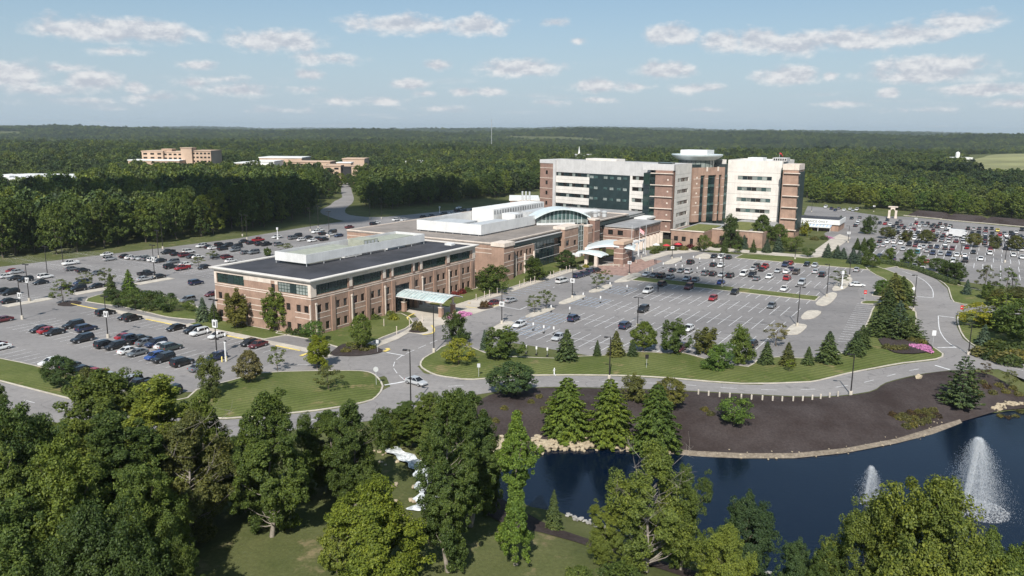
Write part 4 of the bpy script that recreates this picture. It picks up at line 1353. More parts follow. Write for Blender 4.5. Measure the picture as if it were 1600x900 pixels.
    px_trees([(1099, 393.5, 367, 20, 'crab', 'mid'), (1131.8, 395, 371, 14, 'spruce', 'spruce'), (1141, 388, 337, 32, 'lot', 'dark'), (1153, 395, 382, 15, 'crab', 'mid'), (1162, 388, 366, 15, 'spruce', 'blue'), (1176.5, 395, 373, 12, 'spruce', 'spruce'), (1183, 384, 359, 12, 'spruce', 'spruce'), (1189, 383, 336, 30, 'lot', 'mid'),
              (1197.6, 395, 372, 16, 'spruce', 'blue'), (1215.5, 394, 368, 19, 'spruce', 'blue'), (1216, 381, 350, 26, 'lot', 'mid'), (1236, 393, 370, 34, 'crab', 'mid'), (1262, 402, 387, 18, 'crab', 'mid'), (1257.7, 369, 346, 15, 'lot', 'yellow')],
             'garden_tree', "{c} tree, {o} from the left in the garden before the tower", "garden trees before the tower")
    px_trees([(524, 303, 273, 20, 'wood', 'mid'), (560, 304, 276, 22, 'wood', 'dark'), (546, 292, 271, 17, 'wood', 'mid'), (533, 289, 270, 17, 'wood', 'light'), (553, 296, 274, 16, 'wood', 'mid'), (514, 311, 283, 18, 'wood', 'dark')], 'roadside_tree', "{c} tree, {o} from the left where the access road leaves through the woods", "trees at the end of the access road")
    # round the office building
    px_trees([(371, 512, 454, 42, 'lot', 'olive'), (432, 517, 453, 44, 'lot', 'mid'), (492, 537, 503, 38, 'crab', 'bright'), (565, 547, 490, 32, 'lot', 'mid'), (496, 576, 526, 38, 'maple_yellow', 'lime'), (513, 613, 570, 42, 'sapling', 'olive')], 'lawn_tree', "{c} tree, {o} from the left in front of the office walls", "trees before the office walls")
    px_trees([(331, 622, 558, 42, 'lot', 'sap'), (390, 600, 548, 40, 'lot', 'tan'), (434, 581, 540, 28, 'sapling', 'mid')], 'young_tree', "{c} young tree, {o} from the left on the grassy hump", "young trees on the grassy hump")
    px_trees([(768, 458, 415, 50, 'lot', 'dark'), (834, 438, 402, 38, 'lot', 'dark'), (884, 420, 391, 30, 'lot', 'dark')], 'lawn_tree', "{c} round tree, {o} from the left on the strip before the wings", "round trees before the wings")
    px_trees([(834.8, 489, 460, 22, 'sapling', 'sap'), (853.5, 483, 451, 24, 'sapling', 'sap'), (931.5, 452.5, 426, 20, 'sapling', 'sap'), (945, 444, 421, 20, 'sapling', 'sap'), (1313, 447, 421, 26, 'sapling', 'sap'), (135, 452.5, 424, 24, 'sapling', 'sap'), (165, 448, 418, 24, 'sapling', 'sap'), (310, 416, 400, 18, 'sapling', 'sap'), (332, 406, 391, 16, 'sapling', 'sap'), (418, 400, 387, 14, 'lot', 'mid'), (447, 392, 380, 22, 'sapling', 'sap')], 'young_tree', "{c} young tree, {o} from the left on the islands of the lots", "young trees on the lot islands")
    px_trees([(99, 473, 436, 34, 'ginkgo', 'mid', "green tree alone on a mulch island in the left lot", 0), (95, 607, 556, 46, 'lot', 'dark', "dark tree on the grass strip left of the road", 1), (140, 632, 575, 40, 'lot', 'olive', "olive tree between the dark tree and the parked van", 0), (175, 648, 580, 55, 'lot', 'light', "light tree at the roadside above the foreground clump", 3)], 'lot_tree', "", "lone trees by the left lot")
    px_trees([(175, 470, 425, 26, 'spruce', 'spruce'), (203, 463, 419, 28, 'spruce', 'bright'), (185, 480, 452, 34, 'crab', 'dark'), (212, 484, 452, 38, 'crab', 'dark'), (238, 487, 455, 38, 'crab', 'dark'), (262, 489, 459, 34, 'crab', 'dark'), (298, 488, 470, 20, 'crab', 'mid'), (318, 502, 463, 26, 'spruce', 'blue'), (335, 503, 472, 22, 'spruce', 'dark')], 'mound_tree', "{c} tree, {o} from the left on the shrub mound by the office", "trees on the shrub mound")


build_trees()

# ---- woods: the nearest trees one by one, the rest of the forest as one mass
WOOD_POLYS = {
    'left': [G(a, b)[:2] for a, b in ((-60, 411), (0, 408), (120, 396), (230, 383), (330, 371), (420, 356), (465, 346), (492, 334), (494, 320), (508, 306), (512, 294), (430, 294), (300, 298), (170, 304), (110, 322), (0, 326), (-90, 330))],
    'middle': [G(a, b)[:2] for a, b in ((562, 327), (610, 328), (700, 318), (790, 308), (850, 296), (850, 276), (760, 270), (600, 274), (545, 278), (562, 296), (566, 310))],
    'right': [G(a, b)[:2] for a, b in ((1254, 318), (1344, 320), (1354, 328), (1420, 332), (1500, 338), (1600, 347), (1690, 353), (1700, 300), (1600, 296), (1480, 290), (1380, 286), (1254, 280))]}


def scatter(poly, spacing, seed, front=None):
    rng = np.random.default_rng(seed)
    arr = np.array(poly)
    lo, hi = arr.min(0), arr.max(0)
    gx, gy = np.meshgrid(np.arange(lo[0], hi[0], spacing), np.arange(lo[1], hi[1], spacing))
    g = np.stack([gx.ravel(), gy.ravel()], 1)
    g[:, 0] += (np.arange(len(g)) // gx.shape[1] % 2) * spacing * 0.5
    g += rng.uniform(-.36, .36, g.shape) * spacing
    return g[poly_dist(g, poly) < -1.0]


def build_woods():
    rest = []
    rng = np.random.default_rng(8)
    for key, spacing, hs, cols, n_ind, words in (('left', 9.2, (16.5, 23), ('dark', 'mid', 'mid', 'light'), 95, "dark left wood"), ('middle', 10.0, (13, 19), ('dark', 'mid', 'mid'), 45, "middle wood"), ('right', 10.5, (11, 16), ('mid', 'light', 'light', 'bright'), 80, "right wood")):
        pts = scatter(WOOD_POLYS[key], spacing, 21)
        pts = pts[np.argsort(pts[:, 1] - 0.1 * np.abs(pts[:, 0]))]
        # those nearest to the open edge stand as single trees
        front = np.array(WOOD_POLYS[key])
        d = -poly_dist(pts, WOOD_POLYS[key])
        ahead = np.array([((np.hypot(*(pts - p).T) < 26) & (pts[:, 1] < p[1] - 4)).sum() for p in pts])
        order = np.argsort(ahead, kind='stable')
        one, others = order[:n_ind], order[n_ind:]
        one = sorted(one, key=lambda i: pts[i, 0] / pts[i, 1])
        for k, i in enumerate(one):
            p = pts[i]
            h = rng.uniform(*hs)
            col = cols[rng.integers(len(cols))]
            put_tree(p[0], p[1], 0, h, rng.uniform(4.6, 6.4), 'wood', GREEN[col], 'woodland_tree', f"{col_word(col)} tree, {ordinal(k)} from the left in the {words}", "trees along the edge of the " + words)
        for i in others:
            rest.append((pts[i, 0], pts[i, 1], rng.uniform(*hs)))
    return rest


FOREST_PTS = build_woods()


def wedge_ok(P):
    """inside what the lens sees, with a margin to both sides"""
    return np.abs(P[:, 0]) < 0.80 * P[:, 1] + 60


CLEAR = [[G(a, b)[:2] for a, b in ((-200, 420), (0, 400), (500, 330), (520, 300), (548, 281), (566, 300), (600, 325), (850, 290), (1260, 270), (1260, 312), (1440, 320), (1700, 340), (1900, 520))]]


FIELD = [(.590 * 800, 800), (.86 * 800, 800), (.86 * 1800, 1800), (.605 * 1800, 1800), (.575 * 1250, 1250)]


def build_forest():
    tag(drape('farm_field', FIELD, 'far_field', .15, res=40), "pale open field sloping beside the far farm", kind='structure')
    rng = np.random.default_rng(77)
    pts = list(FOREST_PTS)
    clear = CLEAR + [[q[:2] for q in w] for w in WOOD_POLYS.values()]
    # open ground in front of and under the far buildings, fields
    for x0, x1, y0, y1 in FAR_CLEAR:
        clear.append([(x0, y0), (x1, y0), (x1, y1), (x0, y1)])
    bands = [(330, 800, 9.0, 1.0), (800, 1500, 11.0, 1.0), (1500, 2600, 14.0, 1.1), (2600, 4200, 21.0, 1.45), (4200, 7000, 34.0, 2.1), (7000, 14500, 62.0, 3.2)]
    for y0, y1, sp, k in bands:
        xm = 0.80 * y1 + 60
        gx, gy = np.meshgrid(np.arange(-xm, xm, sp), np.arange(y0, y1, sp))
        g = np.stack([gx.ravel(), gy.ravel()], 1) + rng.uniform(-.42, .42, (gx.size, 2)) * sp
        g = g[wedge_ok(g)]
        m = np.ones(len(g), bool)
        for c in clear:
            if y0 < 2600:
                m &= poly_dist(g, c) > 2
        # scattered fields and clearings further out
        fld = np.sin(g[:, 0] / 430 + 2.1 * np.sin(g[:, 1] / 700)) * np.sin(g[:, 1] / 390 + 1.3) + 0.35 * np.sin(g[:, 0] / 140) * np.sin(g[:, 1] / 180)
        m &= (fld < 0.80) | (g[:, 1] < 1400)
        if y0 < 2600:
            m &= poly_dist(g, FIELD) > 3
        g = g[m]
        hh = rng.choice((1.0, 1.0, .8, 1.25), len(g)) * rng.uniform(9.5, 16.5, len(g)) * (1 + 0.25 * np.sin(g[:, 0] / 90) * np.sin(g[:, 1] / 120)) * k ** 0.25
        pts += [(a, b, c) for (a, b), c in zip(g, hh)]
    P = np.array(pts)
    Z = ground_z(P[:, :2])
    k = np.where(P[:, 1] > 7000, 3.2, np.where(P[:, 1] > 4200, 2.1, np.where(P[:, 1] > 2600, 1.45, np.where(P[:, 1] > 1500, 1.1, 1.0))))
    n = len(P)
    me = bpy.data.meshes.new('forest_points')
    me.vertices.add(n)
    me.vertices.foreach_set('co', np.column_stack([P[:, :2], Z - 0.3]).astype(np.float32).ravel())
    for nm, val, typ in (('hs', P[:, 2] / 17.0, 'FLOAT'), ('ws', k * rng.uniform(0.7, 1.4, n), 'FLOAT'), ('rot', rng.uniform(0, 6.28, n), 'FLOAT')):
        at = me.attributes.new(nm, typ, 'POINT')
        at.data.foreach_set('value', val.astype(np.float32))
    at = me.attributes.new('pick', 'INT', 'POINT')
    at.data.foreach_set('value', rng.integers(0, 6, n).astype(np.int32))
    ob = link('forest', me)
    protos = bpy.data.collections.new('forest_kinds')
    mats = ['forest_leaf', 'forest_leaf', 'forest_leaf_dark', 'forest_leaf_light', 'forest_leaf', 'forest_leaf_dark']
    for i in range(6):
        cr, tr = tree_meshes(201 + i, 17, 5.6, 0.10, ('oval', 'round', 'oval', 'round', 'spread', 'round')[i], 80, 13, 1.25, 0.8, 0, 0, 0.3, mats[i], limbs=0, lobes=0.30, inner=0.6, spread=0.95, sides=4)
        o = bpy.data.objects.new(f'forest_kind_{i}', cr)
        protos.objects.link(o)
    ng = bpy.data.node_groups.new('forest', 'GeometryNodeTree')
    ng.interface.new_socket('Geometry', in_out='INPUT', socket_type='NodeSocketGeometry')
    ng.interface.new_socket('Geometry', in_out='OUTPUT', socket_type='NodeSocketGeometry')
    t = NT(ng)
    gi, go = t.n('NodeGroupInput'), t.n('NodeGroupOutput')
    ci = t.n('GeometryNodeCollectionInfo', transform_space='ORIGINAL')
    ci.inputs[0].default_value = protos
    ci.inputs[1].default_value = True
    ci.inputs[2].default_value = True
    ip = t.n('GeometryNodeInstanceOnPoints')
    t.l(gi.outputs[0], ip.inputs['Points'])
    t.l(ci.outputs[0], ip.inputs['Instance'])
    ip.inputs['Pick Instance'].default_value = True

    def named(nm, typ):
        a = t.n('GeometryNodeInputNamedAttribute', data_type=typ)
        a.inputs[0].default_value = nm
        return a.outputs[0]
    t.l(named('pick', 'INT'), ip.inputs['Instance Index'])
    cr = t.n('ShaderNodeCombineXYZ')
    t.l(named('rot', 'FLOAT'), cr.inputs[2])
    t.l(cr.outputs[0], ip.inputs['Rotation'])
    cs = t.n('ShaderNodeCombineXYZ')
    ws = named('ws', 'FLOAT')
    t.l(ws, cs.inputs[0])
    t.l(ws, cs.inputs[1])
    t.l(named('hs', 'FLOAT'), cs.inputs[2])
    t.l(cs.outputs[0], ip.inputs['Scale'])
    t.l(ip.outputs[0], go.inputs[0])
    md = ob.modifiers.new('forest', 'NODES')
    md.node_group = ng
    tag(ob, "endless green forest rolling to the horizon", 'forest', kind='stuff')
    print('forest trees', n)


# ------------------------------------------------------------------ buildings
class Bld:
    """a building on the site grid: parts are given in site coordinates and hang on one Empty"""
    def __init__(s, name, s0, t0, label, rz=0.0, cat='building'):
        s.o = (s0, t0, 0.0)
        s.rz = rz
        s.e = empty(name, W(s0, t0), A0 + rz)
        tag(s.e, label, cat)

    def mb(s):
        return MB(s.o)

    def part(s, name, mb, mat, parent=None, smooth=False):
        m = [MAT[x] for x in mat] if isinstance(mat, (list, tuple)) else MAT[mat]
        return mb.build(name, m, parent or s.e, smooth)

    def boxes(s, name, bs, mat, parent=None):
        mb = s.mb()
        for b in bs:
            mb.box(*b)
        return s.part(name, mb, mat, parent)


def pp(pl, a, z, o):
    """point on a wall plane: along a, height z, o proud of it"""
    k, c = pl
    return (c + o, a, z) if k == 's' else (a, c - o, z)


def pbox(mb, pl, a0, a1, z0, z1, o0, o1, mi=0):
    k, c = pl
    if k == 's':
        mb.box(c + o0, c + o1, a0, a1, z0, z1, mi)
    else:
        mb.box(a0, a1, c - o1, c - o0, z0, z1, mi)


def wall(B, name, pl, a0, a1, z0, z1, holes, mat, depth=0.35, parent=None):
    """wall face with real openings and reveals; holes = (a0, a1, z0, z1)"""
    us = sorted({a0, a1, *[q for h in holes for q in h[:2]]})
    zs = sorted({z0, z1, *[q for h in holes for q in h[2:]]})
    mb = B.mb()

    def inside(u, z):
        return any(h[0] < u < h[1] and h[2] < z < h[3] for h in holes)
    for i in range(len(us) - 1):
        for j in range(len(zs) - 1):
            if inside((us[i] + us[i + 1]) / 2, (zs[j] + zs[j + 1]) / 2):
                continue
            mb.add([pp(pl, us[i], zs[j], 0), pp(pl, us[i + 1], zs[j], 0), pp(pl, us[i + 1], zs[j + 1], 0), pp(pl, us[i], zs[j + 1], 0)], [(0, 1, 2, 3)])
    for h in holes:
        A, Z = (h[0], h[1]), (h[2], h[3])
        c = [(A[0], Z[0]), (A[1], Z[0]), (A[1], Z[1]), (A[0], Z[1])]
        for i in range(4):
            (a, z), (b, y) = c[i], c[(i + 1) % 4]
            mb.add([pp(pl, a, z, 0), pp(pl, b, y, 0), pp(pl, b, y, -depth), pp(pl, a, z, -depth)], [(0, 1, 2, 3)])
    # back of the wall closes the room behind
    mb.add([pp(pl, a0, z0, -depth - .3), pp(pl, a1, z0, -depth - .3), pp(pl, a1, z1, -depth - .3), pp(pl, a0, z1, -depth - .3)], [(0, 1, 2, 3)])
    return B.part(name, mb, mat, parent)


_WIN = {}


def window(B, pl, a0, a1, z0, z1, cols=1, rows=1, frame='frame_dark', gl='glass_dark', depth=0.28, bar=0.07, name='window', parent=None):
    """a window: frame with bars, pane set back behind it"""
    w, h = round(a1 - a0, 3), round(z1 - z0, 3)
    key = (pl[0], w, h, cols, rows, frame, gl)
    if key not in _WIN:
        mb, mg = MB(), MB()
        P0 = (pl[0], 0.0)
        for i in range(cols + 1):
            x = i * w / cols
            k = bar if i in (0, cols) else bar * 0.7
            pbox(mb, P0, max(x - k, 0), min(x + k, w), 0, h, 0, 0.08)
        for j in range(rows + 1):
            z = j * h / rows
            k = bar if j in (0, rows) else bar * 0.7
            pbox(mb, P0, 0, w, max(z - k, 0), min(z + k, h), 0.002, 0.078)
        pbox(mg, P0, 0.01, w - 0.01, 0.01, h - 0.01, -0.02, 0.02)
        _WIN[key] = (mb.mesh('window', MAT[frame]), mg.mesh('pane', MAT[gl]))
    fm, gm = _WIN[key]
    p = pp(pl, a0, z0, -depth)
    o = link(name, fm, parent or B.e, (p[0] - B.o[0], p[1] - B.o[1], p[2]))
    link('pane', gm, o)
    return o


def band(B, pl, a0, a1, zs, mat='cream_stone', h=0.22, o=0.06, name='band', parent=None):
    for z in zs:
        mb = B.mb()
        pbox(mb, pl, a0, a1, z - h / 2, z + h / 2, -0.05, o)
        B.part(name, mb, mat, parent)


def roof_sheet(B, s0, s1, t0, t1, z, mat, name='roof', parap=0.0, pm='cream_stone', pw=0.4):
    o = B.boxes(name, [(s0, s1, t0, t1, z - 0.4, z)], mat)
    if parap:
        mb = B.mb()
        for q in ((s0, s1, t0, t0 + pw), (s0, s1, t1 - pw, t1), (s0, s0 + pw, t0 + pw, t1 - pw), (s1 - pw, s1, t0 + pw, t1 - pw)):
            mb.box(*q, z - 0.2, z + parap)
        B.part('parapet', mb, pm, o)
    return o


# ---------------- the office building in front
def office():
    B = Bld('office_building', -147.5, 163, "three storey brick office building with black roof and white roof screen")
    S, T, Z0, Z1 = -131.0, 129.0, 0.0, 12.7
    S0, T1 = -164.2, 197.6
    fs, ft = ('s', S), ('t', T)
    pairs = [(131.0, 133.5), (137.25, 139.75), (143.55, 146.05), (149.85, 152.4), (171.85, 174.45), (178.1, 180.75), (184.5, 187.05), (190.75, 193.4)]
    w2 = [(a + d, a + d + 1.3, 5.5, 7.35) for p in pairs for a, d in ((p[0], 0), (p[1], 0))] + [(155.95, 157.25, 5.5, 7.35), (168.05, 169.4, 5.5, 7.35)]
    w1 = [(a, b, 1.0, 2.9) for a, b, _, _ in w2]
    rib = [(130.8, 141.4), (143.35, 153.95), (159.05, 166.6), (171.6, 182.3), (184.5, 194.85)]
    slim = [(156.0, 157.4), (168.1, 169.6)]
    holes = w1 + w2 + [(a, b, 9.75, 12.15) for a, b in rib + slim] + [(159.2, 165.6, 0.0, 7.25)]
    wall(B, 'front_wall', fs, T, T1, Z0, Z1, holes, 'brick')
    for a, b, z, y in w1 + w2:
        window(B, fs, a, b, z, y, 1, 1)
    for a, b in rib:
        n = 10 if b - a > 9 else 7
        # two glazed runs with a dark panel between them
        third = (b - a) * 0.40
        window(B, fs, a, a + third, 9.75, 12.15, 4, 3, 'frame_green', 'glass_green', name='ribbon_window', depth=.22)
        window(B, fs, b - third, b, 9.75, 12.15, 4, 3, 'frame_green', 'glass_green', name='ribbon_window', depth=.22)
        mb = B.mb()
        pbox(mb, fs, a + third, b - third, 9.75, 12.15, -0.25, -0.1)
        B.part('window_panel', mb, 'dark_green_panel')
    for a, b in slim:
        window(B, fs, a, b, 9.75, 12.15, 1, 3, 'frame_green', 'glass_green', depth=.22)
    door = window(B, fs, 159.2, 165.6, 0.0, 7.25, 5, 4, 'frame_dark', 'glass_blue', depth=0.3, name='entrance_glazing')
    # end wall
    e2 = [(-163.1, -161.75), (-160.6, -159.25), (-155.4, -154.0), (-139.2, -137.8), (-135.85, -134.45), (-133.35, -131.95)]
    eh = [(a, b, 5.6, 7.3) for a, b in e2] + [(a, b, 1.0, 2.75) for a, b in e2]
    er = [(-163.3, -153.45), (-141.7, -131.9)]
    wall(B, 'end_wall', ft, S0, S - 0.001, Z0, Z1, eh + [(a, b, 9.75, 12.2) for a, b in er] + [(-144.0, -142.7, 9.75, 11.4)], 'brick')
    for h in eh:
        window(B, ft, *h)
    window(B, ft, -144.0, -142.7, 9.75, 11.4, 1, 2)
    for k, (a, b) in enumerate(er):
        w = (b - a) * 0.40
        for q in (a, b - w):
            window(B, ft, q, q + w, 9.75, 12.2, 4, 3, 'frame_green', 'glass_green' if k == 0 else 'glass_pale', name='ribbon_window', depth=.22)
        mb = B.mb()
        pbox(mb, ft, a + w, b - w, 9.75, 12.2, -0.25, -0.1)
        B.part('window_panel', mb, 'dark_green_panel')
    # other two walls
    B.boxes('back_wall', [(S0, S0 + 0.4, T + .01, T1, 0, Z1), (S0 + .4, S - .4, T1 - 0.4, T1 - .01, 0, Z1)], 'brick')
    # cream top storey: frieze above the windows, piers between them
    mb = B.mb()
    pbox(mb, fs, T - .05, T1, 12.15, 12.9, 0.01, 0.07)
    pbox(mb, ft, S0, S + .05, 12.2, 12.9, 0.01, 0.07)
    pbox(mb, ft, -153.45, -144.0, 11.4, 12.2, 0.01, 0.06)
    pbox(mb, ft, -142.7, -141.7, 11.4, 12.2, 0.01, 0.06)
    for a, b in ((T - .05, 130.7), (196.2, T1)):
        pbox(mb, fs, a, b, 9.4, 12.15, 0.01, 0.10)
    pbox(mb, ft, -131.8, S + .05, 9.4, 12.2, 0.01, 0.10)
    pbox(mb, ft, S0, -163.4, 9.4, 12.2, 0.01, 0.10)
    B.part('frieze', mb, 'cream_stone')
    for a, b in ((141.55, 143.2), (154.1, 155.8), (157.6, 158.9), (166.75, 167.9), (169.8, 171.4), (182.45, 184.35)):
        mb = B.mb()
        pbox(mb, fs, a + .35, b - .35, 10.0, 12.15, 0.0, 0.22)
        B.part('pier', mb, 'cream_stone')
        mb = B.mb()
        pbox(mb, fs, a + .05, b - .05, 9.5, 11.2, 0.0, 0.14)
        B.part('pier_base', mb, 'brick_dark')
    # string courses
    band(B, fs, T - .06, T1, (9.45, 8.95), h=0.20)
    band(B, ft, S0, S + .06, (9.5, 9.0), h=0.20)
    for p in pairs:
        band(B, fs, p[0] - 0.3, p[1] + 1.6, (5.35, 4.1, 0.85), h=0.15, o=0.04, name='sill')
    band(B, fs, 155.5, 157.7, (5.35, 4.1, .85), h=.15, o=.04, name='sill')
    band(B, fs, 167.6, 169.9, (5.35, 4.1, .85), h=.15, o=.04, name='sill')
    for a, b in ((-163.8, -158.6), (-136.4, -131.4)):
        band(B, ft, a, b, (5.45, 4.2, 0.85), h=0.15, o=0.04, name='sill')
    band(B, ft, -153.6, -140.0, (7.1, 5.45, 4.2, 2.3), h=0.18, o=0.05)
    # brick pilasters and the slim cream downpipes that stand on them
    for a in (136.0, 142.2, 148.4, 154.7, 158.5, 166.6, 170.6, 176.9, 183.2, 189.5, 195.7):
        mb = B.mb()
        pbox(mb, fs, a - 0.62, a + 0.62, 0, 8.8, 0.0, 0.28)
        B.part('pilaster', mb, 'brick')
    for a in (130.15, 142.3, 154.9, 170.8, 183.5):
        mb = B.mb()
        pbox(mb, fs, a - 0.16, a + 0.16, 0, 7.7, 0.29, 0.52)
        pbox(mb, fs, a - 0.26, a + 0.26, 7.5, 8.0, 0.285, 0.60)
        B.part('downpipe', mb, 'cream_stone')
    for a in (-164.0, -153.2, -131.25):
        mb = B.mb()
        pbox(mb, ft, a - 0.16, a + 0.16, 0, 7.7, 0.05, 0.25)
        B.part('downpipe', mb, 'cream_stone')
    # cornice and roof
    mb = B.mb()
    for o, z0, z1 in ((0.35, 12.9, 13.15), (0.75, 13.15, 13.4), (0.95, 13.4, 13.62)):
        for q in ((S0 - o, S + o, T - o, T + 0.3), (S0 - o, S + o, T1 - .3, T1 + o), (S0 - o, S0 + .3, T + .3, T1 - .3), (S - .3, S + o, T + .3, T1 - .3)):
            mb.box(*q, z0, z1)
    B.part('cornice', mb, 'precast_white')
    B.boxes('roof', [(S0 + .3, S - .3, T + .3, T1 - .3, 12.9, 13.35)], 'roof_black')
    # roof screen on posts with plant inside
    p0, p1, q0, q1, zb, zt = -157.0, -145.8, 142.5, 192.0, 14.1, 16.4
    mb = B.mb()
    for q in ((p0, p1, q0, q0 + .2), (p0, p1, q1 - .2, q1), (p0, p0 + .2, q0 + .2, q1 - .2), (p1 - .2, p1, q0 + .2, q1 - .2)):
        mb.box(*q, zb, zt)
    sc = B.part('roof_screen', mb, 'white_metal')
    for i in range(9):
        y = q0 + .15 + i * (q1 - q0 - .4) / 8
        for x in (p0 + .1, p1 - .2):
            mb = B.mb()
            mb.box(x, x + .14, y, y + .14, 13.3, zb + .05)
            B.part('screen_post', mb, 'hvac_metal', sc)
    for (a, b, c, d, z, m) in ((-155.8, -148.2, 145, 163, 15.9, 'louvre_green'), (-155.0, -149, 168, 174, 16.9, 'louvre_green'), (-155.4, -148.5, 175, 190, 16.0, 'louvre_green'), (-152, -147.2, 158, 165, 15.0, 'white_metal'), (-150, -147, 176, 184, 15.2, 'white_metal')):
        mb = B.mb()
        mb.box(a, b, c, d, 13.36, z)
        u = B.part('air_handler', mb, m)
        mb = B.mb()
        for k in range(int((d - c) / 1.5)):
            mb.box(b + .01, b + .05, c + .3 + k * 1.5, c + 1.2 + k * 1.5, z - 1.2, z - .3)
        B.part('louvre', mb, 'hvac_metal', u)
    B.boxes('roof_hatch', [(-139, -136.5, 193, 195, 13.36, 13.9)], 'white_metal')
    return B


B1 = office()


def office_canopy():
    """curved glass canopy over the office door"""
    e = empty('entrance_canopy', W(-124, 163.8), A0)
    off = (-124, 163.8, 0)
    tag(e, "curved glass canopy on brick piers before the office door", 'canopy')
    mb, mg = MB(off), MB(off)
    s0, s1, t0, t1 = -131.2, -115.5, 159.6, 168.4
    n, m = 10, 14
    zf = lambda u: 4.35 + 1.05 * math.sin(math.pi * u)
    for j in range(n):
        u0, u1 = j / n, (j + 1) / n
        for i in range(m):
            x0, x1 = s0 + (s1 - s0) * i / m, s0 + (s1 - s0) * (i + 1) / m
            pane = MB(off)
            y0, y1 = t0 + (t1 - t0) * u0, t0 + (t1 - t0) * u1
            g = .07
            pane.add([(x0 + g, y0, zf(u0)), (x1 - g, y0, zf(u0)), (x1 - g, y1, zf(u1)), (x0 + g, y1, zf(u1))], [(0, 1, 2, 3)])
            mg.add([(a + off[0], b + off[1], c) for a, b, c in pane.v], pane.f)
    gp = mg.build('canopy_glass', MAT['canopy_glass'], e)
    for i in range(m + 1):
        x = s0 + (s1 - s0) * i / m
        mb.tube([(x, t0 + (t1 - t0) * k / n, zf(k / n) + .05) for k in range(n + 1)], 0.10, 4)
    for k in (0, n // 2, n):
        mb.tube([(s0, t0 + (t1 - t0) * k / n, zf(k / n) - .02), (s1, t0 + (t1 - t0) * k / n, zf(k / n) - .02)], 0.13, 4)
    mb.build('canopy_frame', MAT['white_metal'], e)
    for s, t in ((-129.6, 161.3), (-117.5, 161.3), (-117.5, 166.6), (-129.6, 166.6)):
        b = MB(off)
        b.box(s - .5, s + .5, t - .5, t + .5, 0.1, 2.6)
        pr = b.build('brick_pier', MAT['brick'], e)
        b = MB(off)
        b.box(s - .58, s + .58, t - .58, t + .58, 2.6, 2.8)
        b.box(s - .22, s + .22, t - .22, t + .22, 2.8, 4.4)
        b.build('pier_cap', MAT['cream_stone'], pr)


office_canopy()


